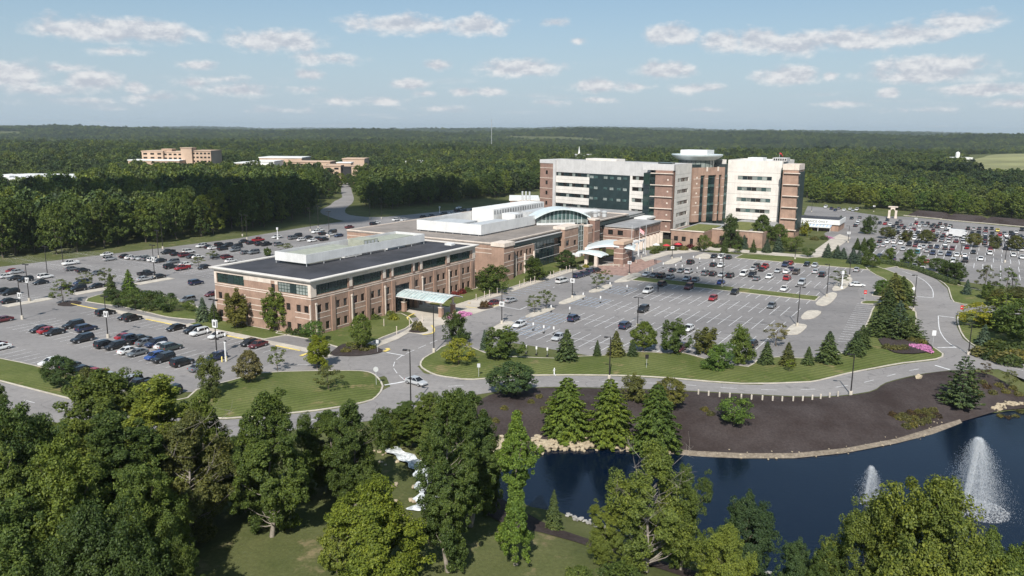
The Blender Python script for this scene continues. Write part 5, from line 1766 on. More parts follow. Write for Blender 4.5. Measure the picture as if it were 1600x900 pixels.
# ---------------- low link and the middle wing with the arched atrium
def middle_wing():
    B = Bld('entrance_wing', -160, 260, "low brick and glass wing with arched atrium roof behind the office")
    # link between the two
    L_ = B
    wall(L_, 'link_wall', ('s', -140.0), 197.9, 212.8, 0, 7.6, [(199, 212.0, 3.2, 6.2)], 'dark_green_panel')
    for i in range(6):
        a = 199 + i * 13 / 6
        window(L_, ('s', -140.0), a, a + 13 / 6 - .05, 3.2, 6.2, 2, 2, 'frame_green', 'glass_blue')
    roof_sheet(L_, -162, -139.6, 197.9, 212.9, 7.9, 'roof_grey', 'link_roof')
    L_.boxes('link_rail', [(-139.9, -139.5, 200, 212.5, 2.3, 3.1)], 'cream_stone')
    # main block
    S0, S1, T0, T1, Z = -195.0, -133.5, 211.0, 321.0, 12.0
    wall(B, 'side_wall', ('t', T0), S0, S1, 0, Z - .3, [], 'brick')
    band(B, ('t', T0), S0, S1, (8.9, 10.3), h=.2)
    B.boxes('back_wall', [(S0, S0 + .4, T0 + .01, T1, 0, Z - .3), (S0 + .4, S1, T1 - .4, T1, 0, Z - .3)], 'brick')
    roof_sheet(B, S0 - .1, S1 + 1.2, T0 - .1, T1 + .1, Z, 'roof_tan', parap=0.32, pm='cream_stone', pw=.5)
    # corner tower
    wall(B, 'corner_wall', ('s', -128.8), 211.0, 217.0, 0, 11.3, [(213.7, 215.3, 6.7, 8.5)], 'brick')
    window(B, ('s', -128.8), 213.7, 215.3, 6.7, 8.5)
    wall(B, 'corner_return', ('t', 210.98), -133.5, -128.81, 0, 11.3, [], 'brick')
    B.boxes('corner_core', [(-133.5, -129.2, 211.4, 216.99, 0, 11.2)], 'brick')
    B.boxes('corner_cap', [(-133.7, -128.5, 210.7, 217.2, 11.3, 12.5)], 'cream_stone')
    band(B, ('s', -128.8), 211, 217, (9.3, 6.3, 5.0, 2.0), h=.2)
    # brick front with windows
    fs = ('s', -131.0)
    wins = [(219.0, 220.3), (222.7, 224.1), (225.0, 226.5), (228.9, 230.2), (231.2, 232.7)]
    hs = [(a, b, 6.4, 8.3) for a, b in wins] + [(a, b, 1.4, 4.0) for a, b in wins]
    wall(B, 'front_wall', fs, 217.0, 234.6, 0, 9.5, hs, 'brick')
    for h in hs:
        window(B, fs, *h, 1, 1 if h[2] > 5 else 2, gl='glass_dark' if h[2] > 5 else 'glass_green')
    band(B, fs, 217, 234.6, (5.9, 4.6, 9.45), h=.2)
    B.boxes('front_return', [(-133.4, -131.01, 234.2, 234.59, 0, 9.5)], 'brick')
    for a in (218.0, 221.6, 227.7, 234.0):
        mb = B.mb()
        pbox(mb, fs, a - .25, a + .25, 0, 7.0, 0, .5)
        B.part('downpipe', mb, 'cream_stone')
    B.boxes('fascia', [(-133.6, -131.8, 217.0, 256.8, 9.52, 11.0)], 'dark_green_panel')
    B.boxes('fascia_cap', [(-133.7, -131.6, 217.05, 256.75, 11.0, 11.25)], 'precast_grey')
    # curtain walls
    def curtain(pl, a0, a1, z0, z1, n, m, gl, frame='frame_green', top=None):
        for i in range(n):
            for j in range(m):
                u0, u1 = a0 + (a1 - a0) * i / n, a0 + (a1 - a0) * (i + 1) / n
                y0, y1 = z0 + (z1 - z0) * j / m, z0 + (z1 - z0) * (j + 1) / m
                window(B, pl, round(u0, 3), round(u1, 3) - .01, round(y0, 3), round(y1, 3) - .01, 1, 1, frame, gl if (j % 2 == 0 or n < 4) else 'glass_blue', depth=0, bar=.06, name='glass_panel')
    curtain(('s', -133.0), 234.7, 257.0, 0.3, 9.6, 9, 4, 'glass_blue')
    band(B, ('s', -133.0), 234.7, 257, (3.0, 6.6), 'hvac_metal', .14, .12, name='transom')
    # brick pier blocks beside the atrium
    bs = ('s', -130.8)
    hw = [(258.3, 260.9, 5.7, 7.7), (264.6, 266.8, 5.3, 7.2)]
    wall(B, 'pier_wall', bs, 257.0, 268.2, 0, 11.9, hw, 'brick')
    for h in hw:
        window(B, bs, *h, 2, 1)
    wall(B, 'pier_side', ('t', 257.0), -135.4, -130.81, 0, 11.9, [(-134.2, -132.2, 5.7, 7.7)], 'brick')
    window(B, ('t', 257.0), -134.2, -132.2, 5.7, 7.7, 2, 1)
    B.boxes('pier_cap', [(-135.6, -130.6, 256.8, 268.4, 11.9, 12.9)], 'cream_stone')
    band(B, bs, 257, 268.2, (8.9, 5.0, 3.2), h=.22)
    for a, b, z in ((274.5, 278.2, 11.4), (280.4, 285.2, 13.2)):
        B.boxes('brick_pier', [(-134.0, -129.6, a, b, 0, z)], 'brick_dark' if a > 279 else 'brick')
        B.boxes('pier_cap', [(-134.15, -129.45, a - .15, b + .15, z, z + .55)], 'cream_stone')
        band(B, ('s', -129.6), a, b, (8.9, 5.0, 3.2), h=.22)
    curtain(('s', -131.6), 268.4, 274.4, 0.2, 12.0, 3, 6, 'glass_teal', 'canopy_metal')
    # right curtain wall
    curtain(('s', -133.0), 285.3, 312.0, 0.2, 9.9, 10, 4, 'glass_blue')
    band(B, ('s', -133.0), 285.3, 312, (6.4, 9.95), 'hvac_metal', .16, .12, name='transom')
    B.boxes('rear_fascia', [(-133.4, -131.9, 285.3, 345, 9.98, 11.2)], 'dark_green_panel')
    B.boxes('rear_block', [(-175, -133.4, 320.9, 346, 0, 10.6)], 'dark_green_panel')
    B.boxes('rear_roof', [(-175.4, -131.7, 321.2, 346.3, 10.6, 11.0)], 'roof_grey')
    # right brick block
    ws = [(-130.8, -128.6, 6.0, 8.0), (-126.6, -124.2, 6.0, 8.0)]
    wall(B, 'block_side', ('t', 296.0), -132.9, -119.4, 0, 9.2, ws, 'brick_dark')
    for h in ws:
        window(B, ('t', 296.0), *h, 2, 1)
    ws = [(298.2 + 3.3 * i + d, 298.2 + 3.3 * i + d + 1.2, 6.0, 8.0) for i in range(8) for d in (0, 1.5)]
    wall(B, 'block_front', ('s', -119.4), 296.01, 326, 0, 9.2, ws, 'brick_dark')
    for h in ws:
        window(B, ('s', -119.4), *h)
    for i in range(8):
        mb = B.mb()
        pbox(mb, ('s', -119.4), 297.6 + i * 3.9, 298.0 + i * 3.9, 0, 4.6, 0, 1.6)
        B.part('portico_post', mb, 'cream_stone')
    band(B, ('s', -119.4), 296, 326, (5.2, 3.9, 8.6), h=.2)
    band(B, ('t', 296.0), -132.9, -119.4, (5.2, 3.9, 8.6), h=.2)
    B.boxes('block_roof', [(-133, -119.0, 295.6, 326.3, 9.2, 9.6)], 'roof_grey')
    B.boxes('block_white_roof', [(-150, -126, 326.4, 338, 9.4, 10.2)], 'roof_white')
    for s, t in ((-140, 303), (-137, 305.5), (-140.5, 307)):
        mb = B.mb()
        mb.lathe([(1.0, 0), (1.0, 1.5), (1.25, 1.8), (1.25, 2.3), (.4, 2.6)], (s, t, 12.0), 12)
        B.part('exhaust_fan', mb, 'hvac_metal')
    # roof screen of the middle wing with its plant
    p0, p1, q0, q1, zb, zt = -173.5, -146.0, 224.0, 292.0, 12.5, 16.0
    mb = B.mb()
    for q in ((p0, p1, q0, q0 + .25), (p1 - .25, p1, q0 + .25, 262), (p0, p0 + .25, q0 + .25, q1)):
        mb.box(*q, zb, zt)
    sc = B.part('roof_screen', mb, 'white_metal')
    for i in range(8):
        B.boxes('screen_post', [(p0 + 1 + i * 3.6, p0 + 1.2 + i * 3.6, q0 + .3, q0 + .5, 12.0, 12.6)], 'hvac_metal', sc)
        B.boxes('screen_post', [(p1 - .5, p1 - .3, q0 + 2 + i * 4.6, q0 + 2.2 + i * 4.6, 12.0, 12.6)], 'hvac_metal', sc)
    for (a, b, c, d, z, m) in ((-171, -158, 228, 240, 15.2, 'hvac_metal'), (-156, -149, 230, 250, 15.0, 'hvac_metal'), (-173, -163, 259, 300, 17.4, 'roof_white'), (-161, -155, 262, 268, 15.8, 'white_metal'), (-152, -148, 256, 259, 14.6, 'roof_white'), (-158, -152, 272, 290, 16.0, 'hvac_metal'), (-190, -187, 262, 275, 13.2, 'hvac_metal'), (-156, -142, 288, 312, 14.2, 'roof_white')):
        mb = B.mb()
        mb.box(a, b, c, d, 12.01, z)
        u = B.part('air_handler', mb, m)
        mb = B.mb()
        for k in range(max(int((d - c) / 2), 1)):
            mb.box(b + .01, b + .06, c + .4 + k * 2, c + 1.5 + k * 2, z - 2.0, z - .5)
        B.part('louvre', mb, 'roof_grey', u)
    B.boxes('chimney', [(-194, -188, 330, 336, 8, 14)], 'tan_stucco')
    for k in range(3):
        mb = B.mb()
        mb.tube([(-193 + k * 2, 333, 13.9), (-193 + k * 2, 333, 18.5)], .45, 8)
        B.part('flue', mb, 'hvac_metal')
    # arched atrium, turned half way between the two walls
    ang = math.radians(45)
    u = np.array([math.cos(ang), math.sin(ang)])            # along the arch
    v = np.array([-math.sin(ang), math.cos(ang)])           # into the building
    mid = np.array([-138.6, 269.6])
    hwid, zs, zt = 11.2, 14.5, 17.9
    arch = lambda q: zs + (zt - zs) * (1 - (q / hwid) ** 2)
    n = 14
    mb = B.mb()
    pts = [(-hwid + 2 * hwid * i / n) for i in range(n + 1)]
    vs, fs_ = [], []
    for dpt in (-1.6, 8.0):
        for zz in (0, .55):
            for q in pts:
                p = mid + u * q + v * dpt
                vs.append((p[0], p[1], arch(q) + zz))
    m = n + 1
    for i in range(n):
        fs_ += [(i, i + 1, 2 * m + i + 1, 2 * m + i), (m + i, m + i + 1, 3 * m + i + 1, 3 * m + i), (i, i + 1, m + i + 1, m + i), (2 * m + i, 2 * m + i + 1, 3 * m + i + 1, 3 * m + i)]
    fs_ += [(0, m, 3 * m, 2 * m), (n, m + n, 3 * m + n, 2 * m + n)]
    mb.add(vs, fs_)
    ar = B.part('arched_roof', mb, 'canopy_metal')
    gw = B.mb()
    for i in range(n - 1):
        q0, q1 = pts[i] + (.9 if i == 0 else 0), pts[i + 1]
        if i == n - 2:
            q1 = pts[n] - .9
        for (za, zb2, gm) in ((9.5, 12.6, 'glass_blue'), (12.65, 14.0, 'glass_pale'), (14.05, None, 'glass_teal')):
            pane = B.mb()
            P = [mid + u * (q0 + .06), mid + u * (q1 - .06)]
            ta, tb = (zb2, zb2) if zb2 else (arch(q0) - .05, arch(q1) - .05)
            if ta <= za + .1 and tb <= za + .1:
                continue
            pane.add([(P[0][0], P[0][1], za), (P[1][0], P[1][1], za), (P[1][0], P[1][1], max(tb, za + .05)), (P[0][0], P[0][1], max(ta, za + .05))], [(0, 1, 2, 3)])
            B.part('atrium_pane', pane, gm)
        P = mid + u * q1
        mu = B.mb()
        mu.tube([(P[0], P[1], 9.4), (P[0], P[1], arch(q1) - .05)], .09, 4)
        B.part('mullion', mu, 'canopy_metal')
    for sgn in (-1, 1):                                     # side walls under the vault
        q = sgn * (hwid - .9)
        a, b = mid + u * q, mid + u * q + v * 9
        w_ = B.mb()
        w_.add([(a[0], a[1], 9.4), (b[0], b[1], 9.4), (b[0], b[1], arch(q)), (a[0], a[1], arch(q))], [(0, 1, 2, 3)])
        B.part('atrium_side', w_, 'brick_dark')
    sb = B.mb()
    a, b = mid + u * (-hwid + 1) - v * .4, mid + u * (hwid - 6) - v * .4
    sb.add([(a[0], a[1], 12.1), (b[0], b[1], 12.1), (b[0], b[1], 12.9), (a[0], a[1], 12.9)], [(0, 1, 2, 3)])
    B.part('atrium_sill', sb, 'white_metal')
    return B


B2 = middle_wing()


def porte_cochere():
    off = (-114, 262, 0)
    e = empty('entrance_porch', W(*off[:2]), A0)
    tag(e, "white wing shaped roofs on a brick pier at the main entrance", 'porch')

    def wing(name, cs, ct, ls, lt, z, rise, thick, tilt, ang):
        """thin curved roof, arched along its length"""
        n, m = 14, 6
        mb = MB(off)
        vs, fs = [], []
        ca, sa = math.cos(ang), math.sin(ang)
        for k in (0, 1):
            for i in range(n + 1):
                u = -1 + 2 * i / n
                for j in range(m + 1):
                    v = -1 + 2 * j / m
                    wd = lt * (0.62 + 0.38 * math.cos(u * 1.2))
                    x, y = u * ls, v * wd
                    zz = z + rise * (1 - u * u) + tilt * u + 0.35 * (1 - v * v) - k * thick
                    vs.append((cs + x * ca - y * sa, ct + x * sa + y * ca, zz))
        q = (n + 1) * (m + 1)
        for k in (0, 1):
            for i in range(n):
                for j in range(m):
                    a = k * q + i * (m + 1) + j
                    fs.append((a, a + 1, a + m + 2, a + m + 1))
        for i in range(n):
            for j in (0, m):
                a = i * (m + 1) + j
                fs.append((a, a + m + 1, q + a + m + 1, q + a))
        for i in (0, n):
            for j in range(m):
                a = i * (m + 1) + j
                fs.append((a, a + 1, q + a + 1, q + a))
        mb.add(vs, fs)
        return mb.build(name, MAT['canopy_metal'], e, smooth=True)
    wing('wing_roof', -117.2, 268.5, 9.0, 8.5, 5.3, 1.6, .35, .25, R(20))
    wing('low_wing_roof', -119.8, 257.6, 5.0, 4.2, 4.0, .7, .3, -.3, R(0))
    b = MB(off)
    b.box(-113.2, -109.6, 262.0, 270.5, 0.1, 7.4)
    p = b.build('brick_pier', MAT['brick_dark'], e)
    b = MB(off)
    b.box(-113.4, -109.4, 261.8, 270.7, 7.4, 8.5)
    b.build('pier_cap', MAT['tan_stucco'], p)
    for z in (2.2, 4.2, 6.0):
        b = MB(off)
        b.box(-113.26, -109.54, 261.94, 270.56, z, z + .2)
        b.build('band', MAT['cream_stone'], p)
    b = MB(off)
    b.box(-109.5, -109.42, 264.2, 268.4, 4.6, 7.0)
    b.build('sign_panel', MAT['hvac_metal'], p)
    for s, t, h in ((-116.7, 254.5, 4.2), (-121.5, 256.5, 4.2), (-124.2, 262, 5.4), (-122.5, 274, 5.2), (-116, 276, 5.2)):
        b = MB(off)
        b.box(s - .55, s + .55, t - .55, t + .55, 0.05, h)
        b.build('column', MAT['cream_stone'], e)
    b = MB(off)
    b.box(-118.5, -113, 286.5, 287.3, 5.3, 5.9)
    b.box(-113.8, -113.2, 280, 292.5, 5.3, 5.9)
    b.build('beam', MAT['white_metal'], e)
    for t in (281, 286.5, 292):
        b = MB(off)
        b.box(-113.7, -113.3, t - .2, t + .2, 0.05, 5.3)
        b.build('column', MAT['white_metal'], e)
    b = MB(off)
    b.box(-126.8, -122.6, 252.6, 254.2, 3.2, 4.2)
    b.build('white_fascia', MAT['white_metal'], e)


porte_cochere()


# ---------------- the tower
def tower():
    B = Bld('hospital_tower', -130, 355, "tall pale hospital tower with brick corners and a round glass crown")
    ST_H = 5.17
    tops = [27.0 - ST_H * k for k in range(5)]
    # --- left wing, turned ten degrees; local frame: a runs along the face
    ang = R(-10.5)
    org = np.array([-131.6, 347.7])
    du = np.array([math.cos(math.pi + ang), math.sin(math.pi + ang)])   # from its right end to the left
    dn = np.array([-math.sin(ang), math.cos(ang)]) * -1                 # outwards

    def q(a, o):
        p = org + du * a + dn * o
        return (p[0], p[1])

    def lbox(name, a0, a1, o0, o1, z0, z1, mat, parent=None):
        mb = B.mb()
        mb.prism([q(a0, o0), q(a1, o0), q(a1, o1), q(a0, o1)], z0, z1)
        return B.part(name, mb, mat, parent)
    L_ = 56.0
    lbox('left_wing', 0.2, L_ - .2, -18, -1.2, 0, 32.6, 'glass_dark')
    lbox('left_wing_roof', 0, L_, -18.2, -.2, 32.6, 33.0, 'roof_grey')
    g0, g1 = 11.0, 34.5                       # the dark green bay
    lbox('left_fascia', 0, L_, -1.3, 0, 27.05, 33.4, 'precast_grey')
    lbox('fascia_cap', 20, 38, -9, -1.5, 33.0, 34.3, 'precast_white')
    for k, t in enumerate(tops):
        zb = t - ST_H + 0.05
        for a0, a1 in ((0, g0), (g1, L_)):
            sp = lbox('spandrel', a0, a1, -1.3, 0, zb, t - 1.8, 'precast_white')
            lbox('joint', a0, a1, 0, .02, (zb + t - 1.8) / 2 - .05, (zb + t - 1.8) / 2 + .05, 'joint_line', sp)
        n = 12
        for i in range(n):
            a0 = g1 + (L_ - g1) * i / n
            lbox('window', a0 + .05, a0 + (L_ - g1) / n - .05, -.6, -.35, t - 1.78, t - .02, 'glass_pale' if (i * 7 + k * 3) % 5 == 0 else ('glass_blue' if (i + k) % 3 else 'glass_dark'))
        for i in range(5):
            a0 = 1.2 + (g0 - 2.4) * i / 5
            lbox('window', a0 + .05, a0 + (g0 - 2.4) / 5 - .05, -.6, -.35, t - 1.78, t - .02, 'glass_pale' if (i + k) % 3 == 0 else 'glass_dark')
        for a0, a1 in ((0, 1.2), (g0 - 1.2, g0)):
            lbox('spandrel_end', a0, a1, -1.3, -.01, t - 1.8, t + .02, 'precast_white')
        for i, a0 in enumerate((12.6, 16.0, 20.2, 23.8, 29.4, 32.0)):
            lbox('window', a0, a0 + 2.1, -.04, .1, t - 2.1, t - .9, 'glass_pale' if (i + k) % 2 else 'glass_teal')
    lbox('green_bay', g0, g1, -1.25, -.02, 0, 27.0, 'dark_green_panel')
    lbox('brick_end', L_, L_ + 9.2, -17, .6, 0, 31.2, 'brick_dark')
    lbox('end_cap', L_ - .2, L_ + 9.4, -17.2, .8, 31.2, 33.0, 'precast_grey')
    lbox('corner_strip', L_ - .9, L_ + .6, .01, .9, 0, 33.0, 'precast_grey')
    for z in (28.9, 23.8, 18.6, 13.4):
        lbox('band', L_ + .6, L_ + 9.25, .55, .7, z - .1, z + .1, 'cream_stone')
        lbox('window', L_ + 4.2, L_ + 5.4, .5, .68, z - 3.2, z - 1.3, 'glass_dark')
    # --- glazed corner and brick bay
    fs, ft = ('s', -117.0), ('t', 338.0)
    for k in range(6):
        z0 = 0.4 + k * 4.75
        for i in range(2):
            window(B, ('t', 339.0), -131.4 + i * 2.9, -131.4 + i * 2.9 + 2.85, z0, z0 + 4.7, 1, 2, 'frame_green', 'glass_green' if (k + i) % 2 else 'glass_blue', depth=0, name='glass_panel')
    B.boxes('glazed_core', [(-131.6, -125.4, 339.3, 352, 0, 29.2)], 'dark_green_panel')
    B.boxes('brick_bay', [(-125.5, -117.6, 338.0, 346.0, 3.0, 30.6)], 'brick_dark')
    B.boxes('bay_foot', [(-125.0, -118.2, 338.8, 345, 0, 3.0)], 'frame_dark')
    B.boxes('bay_cap', [(-131.8, -117.3, 338.6, 350, 30.6, 33.3)], 'precast_grey')
    mb = B.mb()
    for k in range(6):
        z = 29.3 - k * 5.17
        b = B.mb()
        b.box(-127.6, -117.2, 337.3, 338.2, z - .16, z + .16)
        B.part('ledge', b, 'cream_stone')
        if k < 5:
            b = B.mb()
            b.box(-119.9, -119.2, 337.9, 337.99, z - 3.1, z - 2.4)
            B.part('stone_block', b, 'cream_stone')
    # --- mid face, white, running back
    hs = [(343.5, 358.5, t - 1.8, t) for t in tops]
    wall(B, 'mid_face', fs, 340.0, 362.5, 3.2, 33.2, hs, 'precast_white', .5)
    B.boxes('mid_core', [(-131.0, -118.0, 350, 366, 0, 33.0)], 'precast_grey')
    for k, t in enumerate(tops):
        n = 6
        for i in range(n):
            a = 343.5 + 15 * i / n
            window(B, fs, round(a, 3), round(a + 15 / n - .02, 3), t - 1.8, t, 1, 1, 'joint_line', ('glass_dark', 'glass_blue', 'glass_pale')[(i * 2 + k) % 3], depth=.3)
        band(B, fs, 340, 362.5, (t + 1.7,), 'joint_line', .1, .02, name='joint')
    B.boxes('mid_foot', [(-118.6, -117.4, 340.2, 362.4, 0, 3.2)], 'frame_dark')
    B.boxes('solar_panels', [(-126, -119.5, 342, 346, 33.35, 33.9)], 'glass_blue')
    # --- right wing
    rt = ('t', 384.0)
    s0, s1 = -106.2, -80.8
    hs = [(-101.2, -85.2, t - 1.85, t) for t in tops]
    wall(B, 'right_wing_front', rt, s0, s1, 0, 34.4, hs, 'precast_white', .5)
    for k, t in enumerate(tops):
        n = 7
        for i in range(n):
            a = -101.2 + 16 * i / n
            window(B, rt, round(a, 3), round(a + 16 / n - .02, 3), t - 1.85, t, 1, 1, 'frame_green' if i % 2 else 'joint_line', ('glass_pale', 'glass_dark', 'glass_teal', 'glass_blue', 'glass_pale')[(i * 3 + k * 2) % 5], depth=.3)
        band(B, rt, s0, s1, (t + 1.7,), 'joint_line', .1, .02, name='joint')
    B.boxes('right_wing_side', [(s0, s0 + .5, 384.01, 410, 0, 34.4), (s1 - .5, s1, 384.01, 410, 0, 34.4), (s0 + .5, s1 - .5, 409.5, 410, 0, 34.4)], 'precast_white')
    B.boxes('right_wing_roof', [(s0 + .5, s1 - .5, 384.5, 409.5, 33.6, 34.0)], 'roof_white')
    B.boxes('roof_plant', [(-98, -91, 388, 396, 34.0, 35.6)], 'roof_white')
    B.boxes('roof_rail', [(-86, -79.6, 386, 394, 34.2, 35.8)], 'precast_grey')
    for i in range(6):
        B.boxes('rail_opening', [(-85.4 + i * 1.0, -84.8 + i * 1.0, 385.9, 385.99, 34.6, 35.5)], 'glass_dark')
    for k in range(6):
        z0 = 2 + k * 4.9
        window(B, ('t', 382.5), -80.7, -78.7, z0, z0 + 4.85, 1, 2, 'frame_green', 'glass_green' if k % 2 else 'glass_teal', depth=0, name='glass_panel')
    B.boxes('glazed_core', [(-80.8, -78.5, 382.8, 400, 0, 31.4)], 'dark_green_panel')
    B.boxes('brick_bay', [(-78.6, -71.8, 376.0, 388.0, 0, 30.8)], 'brick')
    B.boxes('bay_cap', [(-78.8, -71.6, 375.8, 388.2, 30.8, 33.4)], 'cream_stone')
    B.boxes('bay_glazing', [(-71.8, -71.0, 378, 387, 4, 30)], 'dark_green_panel')
    for k in range(6):
        z = 29.4 - k * 5.17
        b = B.mb()
        b.box(-78.0, -70.9, 375.1, 376.2, z - .16, z + .16)
        B.part('ledge', b, 'cream_stone')
    # --- centre: brick frame round tall glass, turned to face the garden, with the round crown on top
    pa, pb = np.array([-117.0, 362.3]), np.array([-105.4, 383.4])
    du2 = (pb - pa) / np.linalg.norm(pb - pa)
    nn = np.array([du2[1], -du2[0]])
    Lc = float(np.linalg.norm(pb - pa))

    def c(a, o):
        p = pa + du2 * a + nn * o
        return (p[0], p[1])

    def cbox(name, a0, a1, o0, o1, z0, z1, mat, parent=None):
        mb = B.mb()
        mb.prism([c(a0, o0), c(a1, o0), c(a1, o1), c(a0, o1)], z0, z1)
        return B.part(name, mb, mat, parent)
    cbox('centre_core', 0, Lc, -14, -1.0, 0, 32.4, 'dark_green_panel')
    cbox('centre_frame_top', 1.0, Lc - 3.0, -.9, .3, 27.4, 31.0, 'brick')
    for a0, a1 in ((1.0, 5.6), (8.4, 10.4), (15.6, 17.4), (19.2, 21.0)):
        p = cbox('brick_post', a0, a1, -.9, .3, 5.5, 27.4, 'brick')
        for z in (9, 13.2, 17.4, 21.6, 25.8):
            cbox('band', a0 - .03, a1 + .03, .3, .36, z - .1, z + .1, 'cream_stone', p)
    for z in (10.5, 15.0, 19.5, 24.0, 26.8):
        cbox('stone_block', 2.9, 3.7, .3, .38, z - .8, z, 'cream_stone')
    for k in range(5):
        z0 = 5.6 + k * 4.35
        for a0, a1, gm in ((5.7, 8.3, 'glass_blue'), (10.5, 13.0, 'glass_green'), (13.05, 15.5, 'glass_blue'), (17.5, 19.1, 'glass_dark'), (21.2, Lc - .1, 'glass_green')):
            cbox('glass_panel', a0, a1, -.7, -.5, z0 + .15, z0 + 3.1, gm)
            cbox('glass_spandrel', a0, a1, -.75, -.52, z0 + 3.15, z0 + 4.3, 'glass_teal')
    for a in (9.4, 16.5):
        cbox('stone_block', a - .5, a + .5, .3, .45, 29.2, 31.3, 'cream_stone')
    # crown
    cx, cy = c(11.0, -8.5)
    mb = B.mb()
    mb.lathe([(8.6, 0), (8.6, 3.4)], (cx, cy, 31.0), 24)
    B.part('crown_drum', mb, 'glass_pale')
    for i in range(24):
        a = 2 * math.pi * i / 24
        b = B.mb()
        b.tube([(cx + 8.65 * math.cos(a), cy + 8.65 * math.sin(a), 31), (cx + 8.65 * math.cos(a), cy + 8.65 * math.sin(a), 34.3)], .12, 4)
        B.part('mullion', b, 'frame_green')
    mb = B.mb()
    mb.lathe([(8.5, 0.0), (9.6, .3), (11.9, 2.0), (12.2, 2.6), (12.0, 2.75), (.5, 2.8)], (cx, cy, 34.2), 40)
    B.part('crown_disc', mb, 'canopy_metal', smooth=False)
    mb = B.mb()
    mb.box(cx - 6.5, cx + 6.5, cy - 5.5, cy + 5.5, 36.9, 39.0)
    ph = B.part('penthouse', mb, 'white_metal')
    cbox('penthouse_stair', 21.5, 24, -8, -2, 32.4, 34.5, 'precast_white')
    # --- low brick building with a planted roof at the foot
    lw = [(-110.2 + d, -108.4 + d, 2.0, 4.0) for d in (0, 3.4, 10.2)] + [(-103.2, -101.8, 0, 3.4)]
    wall(B, 'low_wall', ('t', 322.5), -111.5, -97.5, 0, 6.4, lw, 'brick')
    for h in lw:
        window(B, ('t', 322.5), *h, 2, 1)
    wall(B, 'low_wall', ('t', 334.0), -97.4, -76.0, 0, 6.6, [(-94, -92, 2, 4), (-89, -87, 2, 4), (-84, -82, 2, 4)], 'brick')
    for h in ((-94, -92, 2, 4), (-89, -87, 2, 4), (-84, -82, 2, 4)):
        window(B, ('t', 334.0), *h, 2, 1)
    for q in ((-111.4, -111.0, 322.6, 346, 0, 6.3), (-97.9, -97.5, 322.6, 334, 0, 6.3), (-76.4, -76, 334.1, 372, 0, 6.5)):
        B.boxes('low_side', [q], 'brick')
    B.boxes('low_coping', [(-111.8, -97.2, 322.2, 322.9, 6.4, 6.8), (-97.2, -75.8, 333.7, 334.4, 6.6, 7.0)], 'cream_stone')
    B.boxes('low_roof', [(-111, -97.6, 323, 361, 5.6, 6.0), (-97.6, -76.4, 334.4, 383, 5.6, 6.1)], 'roof_grey')
    B.boxes('planted_roof', [(-109, -98.6, 326, 352, 6.0, 6.35), (-96, -84, 337, 372, 6.1, 6.4)], 'sedum')
    return B


TW = tower()
TW.e.location.x -= 1.6


# ---------------- ambulance building
def ambulance():
    B = Bld('ambulance_building', -69, 420, "low brick ambulance bay with white fascia and striped awning")
    ft = ('t', 412.0)
    wall(B, 'front_wall', ft, -80, -59.5, 0, 3.2, [(-79, -63.5, 0, 2.9)], 'brick')
    B.boxes('bay_dark', [(-79.5, -63, 414, 415, 0, 3)], 'frame_dark')
    wall(B, 'side_wall', ('s', -59.5), 412, 430, 0, 3.2, [], 'brick')
    B.boxes('back_wall', [(-80, -59.8, 429.6, 430, 0, 3.2)], 'brick')
    fa = B.boxes('fascia', [(-80.4, -59.2, 411.4, 412, 3.2, 5.6), (-59.5, -59.1, 412, 430.2, 3.2, 5.6)], 'roof_white')
    B.boxes('roof', [(-80.2, -59.6, 412.0, 430, 4.9, 5.3)], 'roof_black')
    mb = B.mb()
    n = 22
    for i in range(n):
        a0, a1 = -80 + 17.5 * i / n, -80 + 17.5 * (i + 1) / n
        mb.add([(a0, 411.3, 3.0), (a1, 411.3, 3.0), (a1, 407.6, 2.4), (a0, 407.6, 2.4)], [(0, 1, 2, 3)], i % 2)
    mb.box(-80, -62.5, 407.5, 407.65, 1.9, 2.42, 0)
    B.part('awning', mb, ['white_metal', 'blue_paint'])
    for i in range(4):
        B.boxes('awning_post', [(-79.6 + i * 5.6, -79.4 + i * 5.6, 407.7, 407.9, 0, 2.4)], 'white_metal')
    cu = bpy.data.curves.new('lettering', 'FONT')
    cu.body = "AMBULANCE ONLY"
    cu.size = 1.5
    cu.align_x = 'CENTER'
    cu.extrude = 0.03
    cu.space_character = 1.15
    cu.materials.append(MAT['frame_dark'])
    tmp = bpy.data.objects.new('tmp', cu)
    COL.objects.link(tmp)
    bpy.context.view_layer.update()
    o = link('lettering', bpy.data.meshes.new_from_object(tmp.evaluated_get(bpy.context.evaluated_depsgraph_get())), fa)
    bpy.data.objects.remove(tmp)
    o.location = (-72 + 69, 411.36 - 420, 3.85)
    o.rotation_euler = (math.pi / 2, 0, 0)
    return B


ambulance()


# ---------------- things far behind
FAR_CLEAR = []


def at_depth(px, py, Y):
    d = ray(px, py)
    k = Y / d[1]
    return (d[0] * k, Y, CAM_H + d[2] * k)


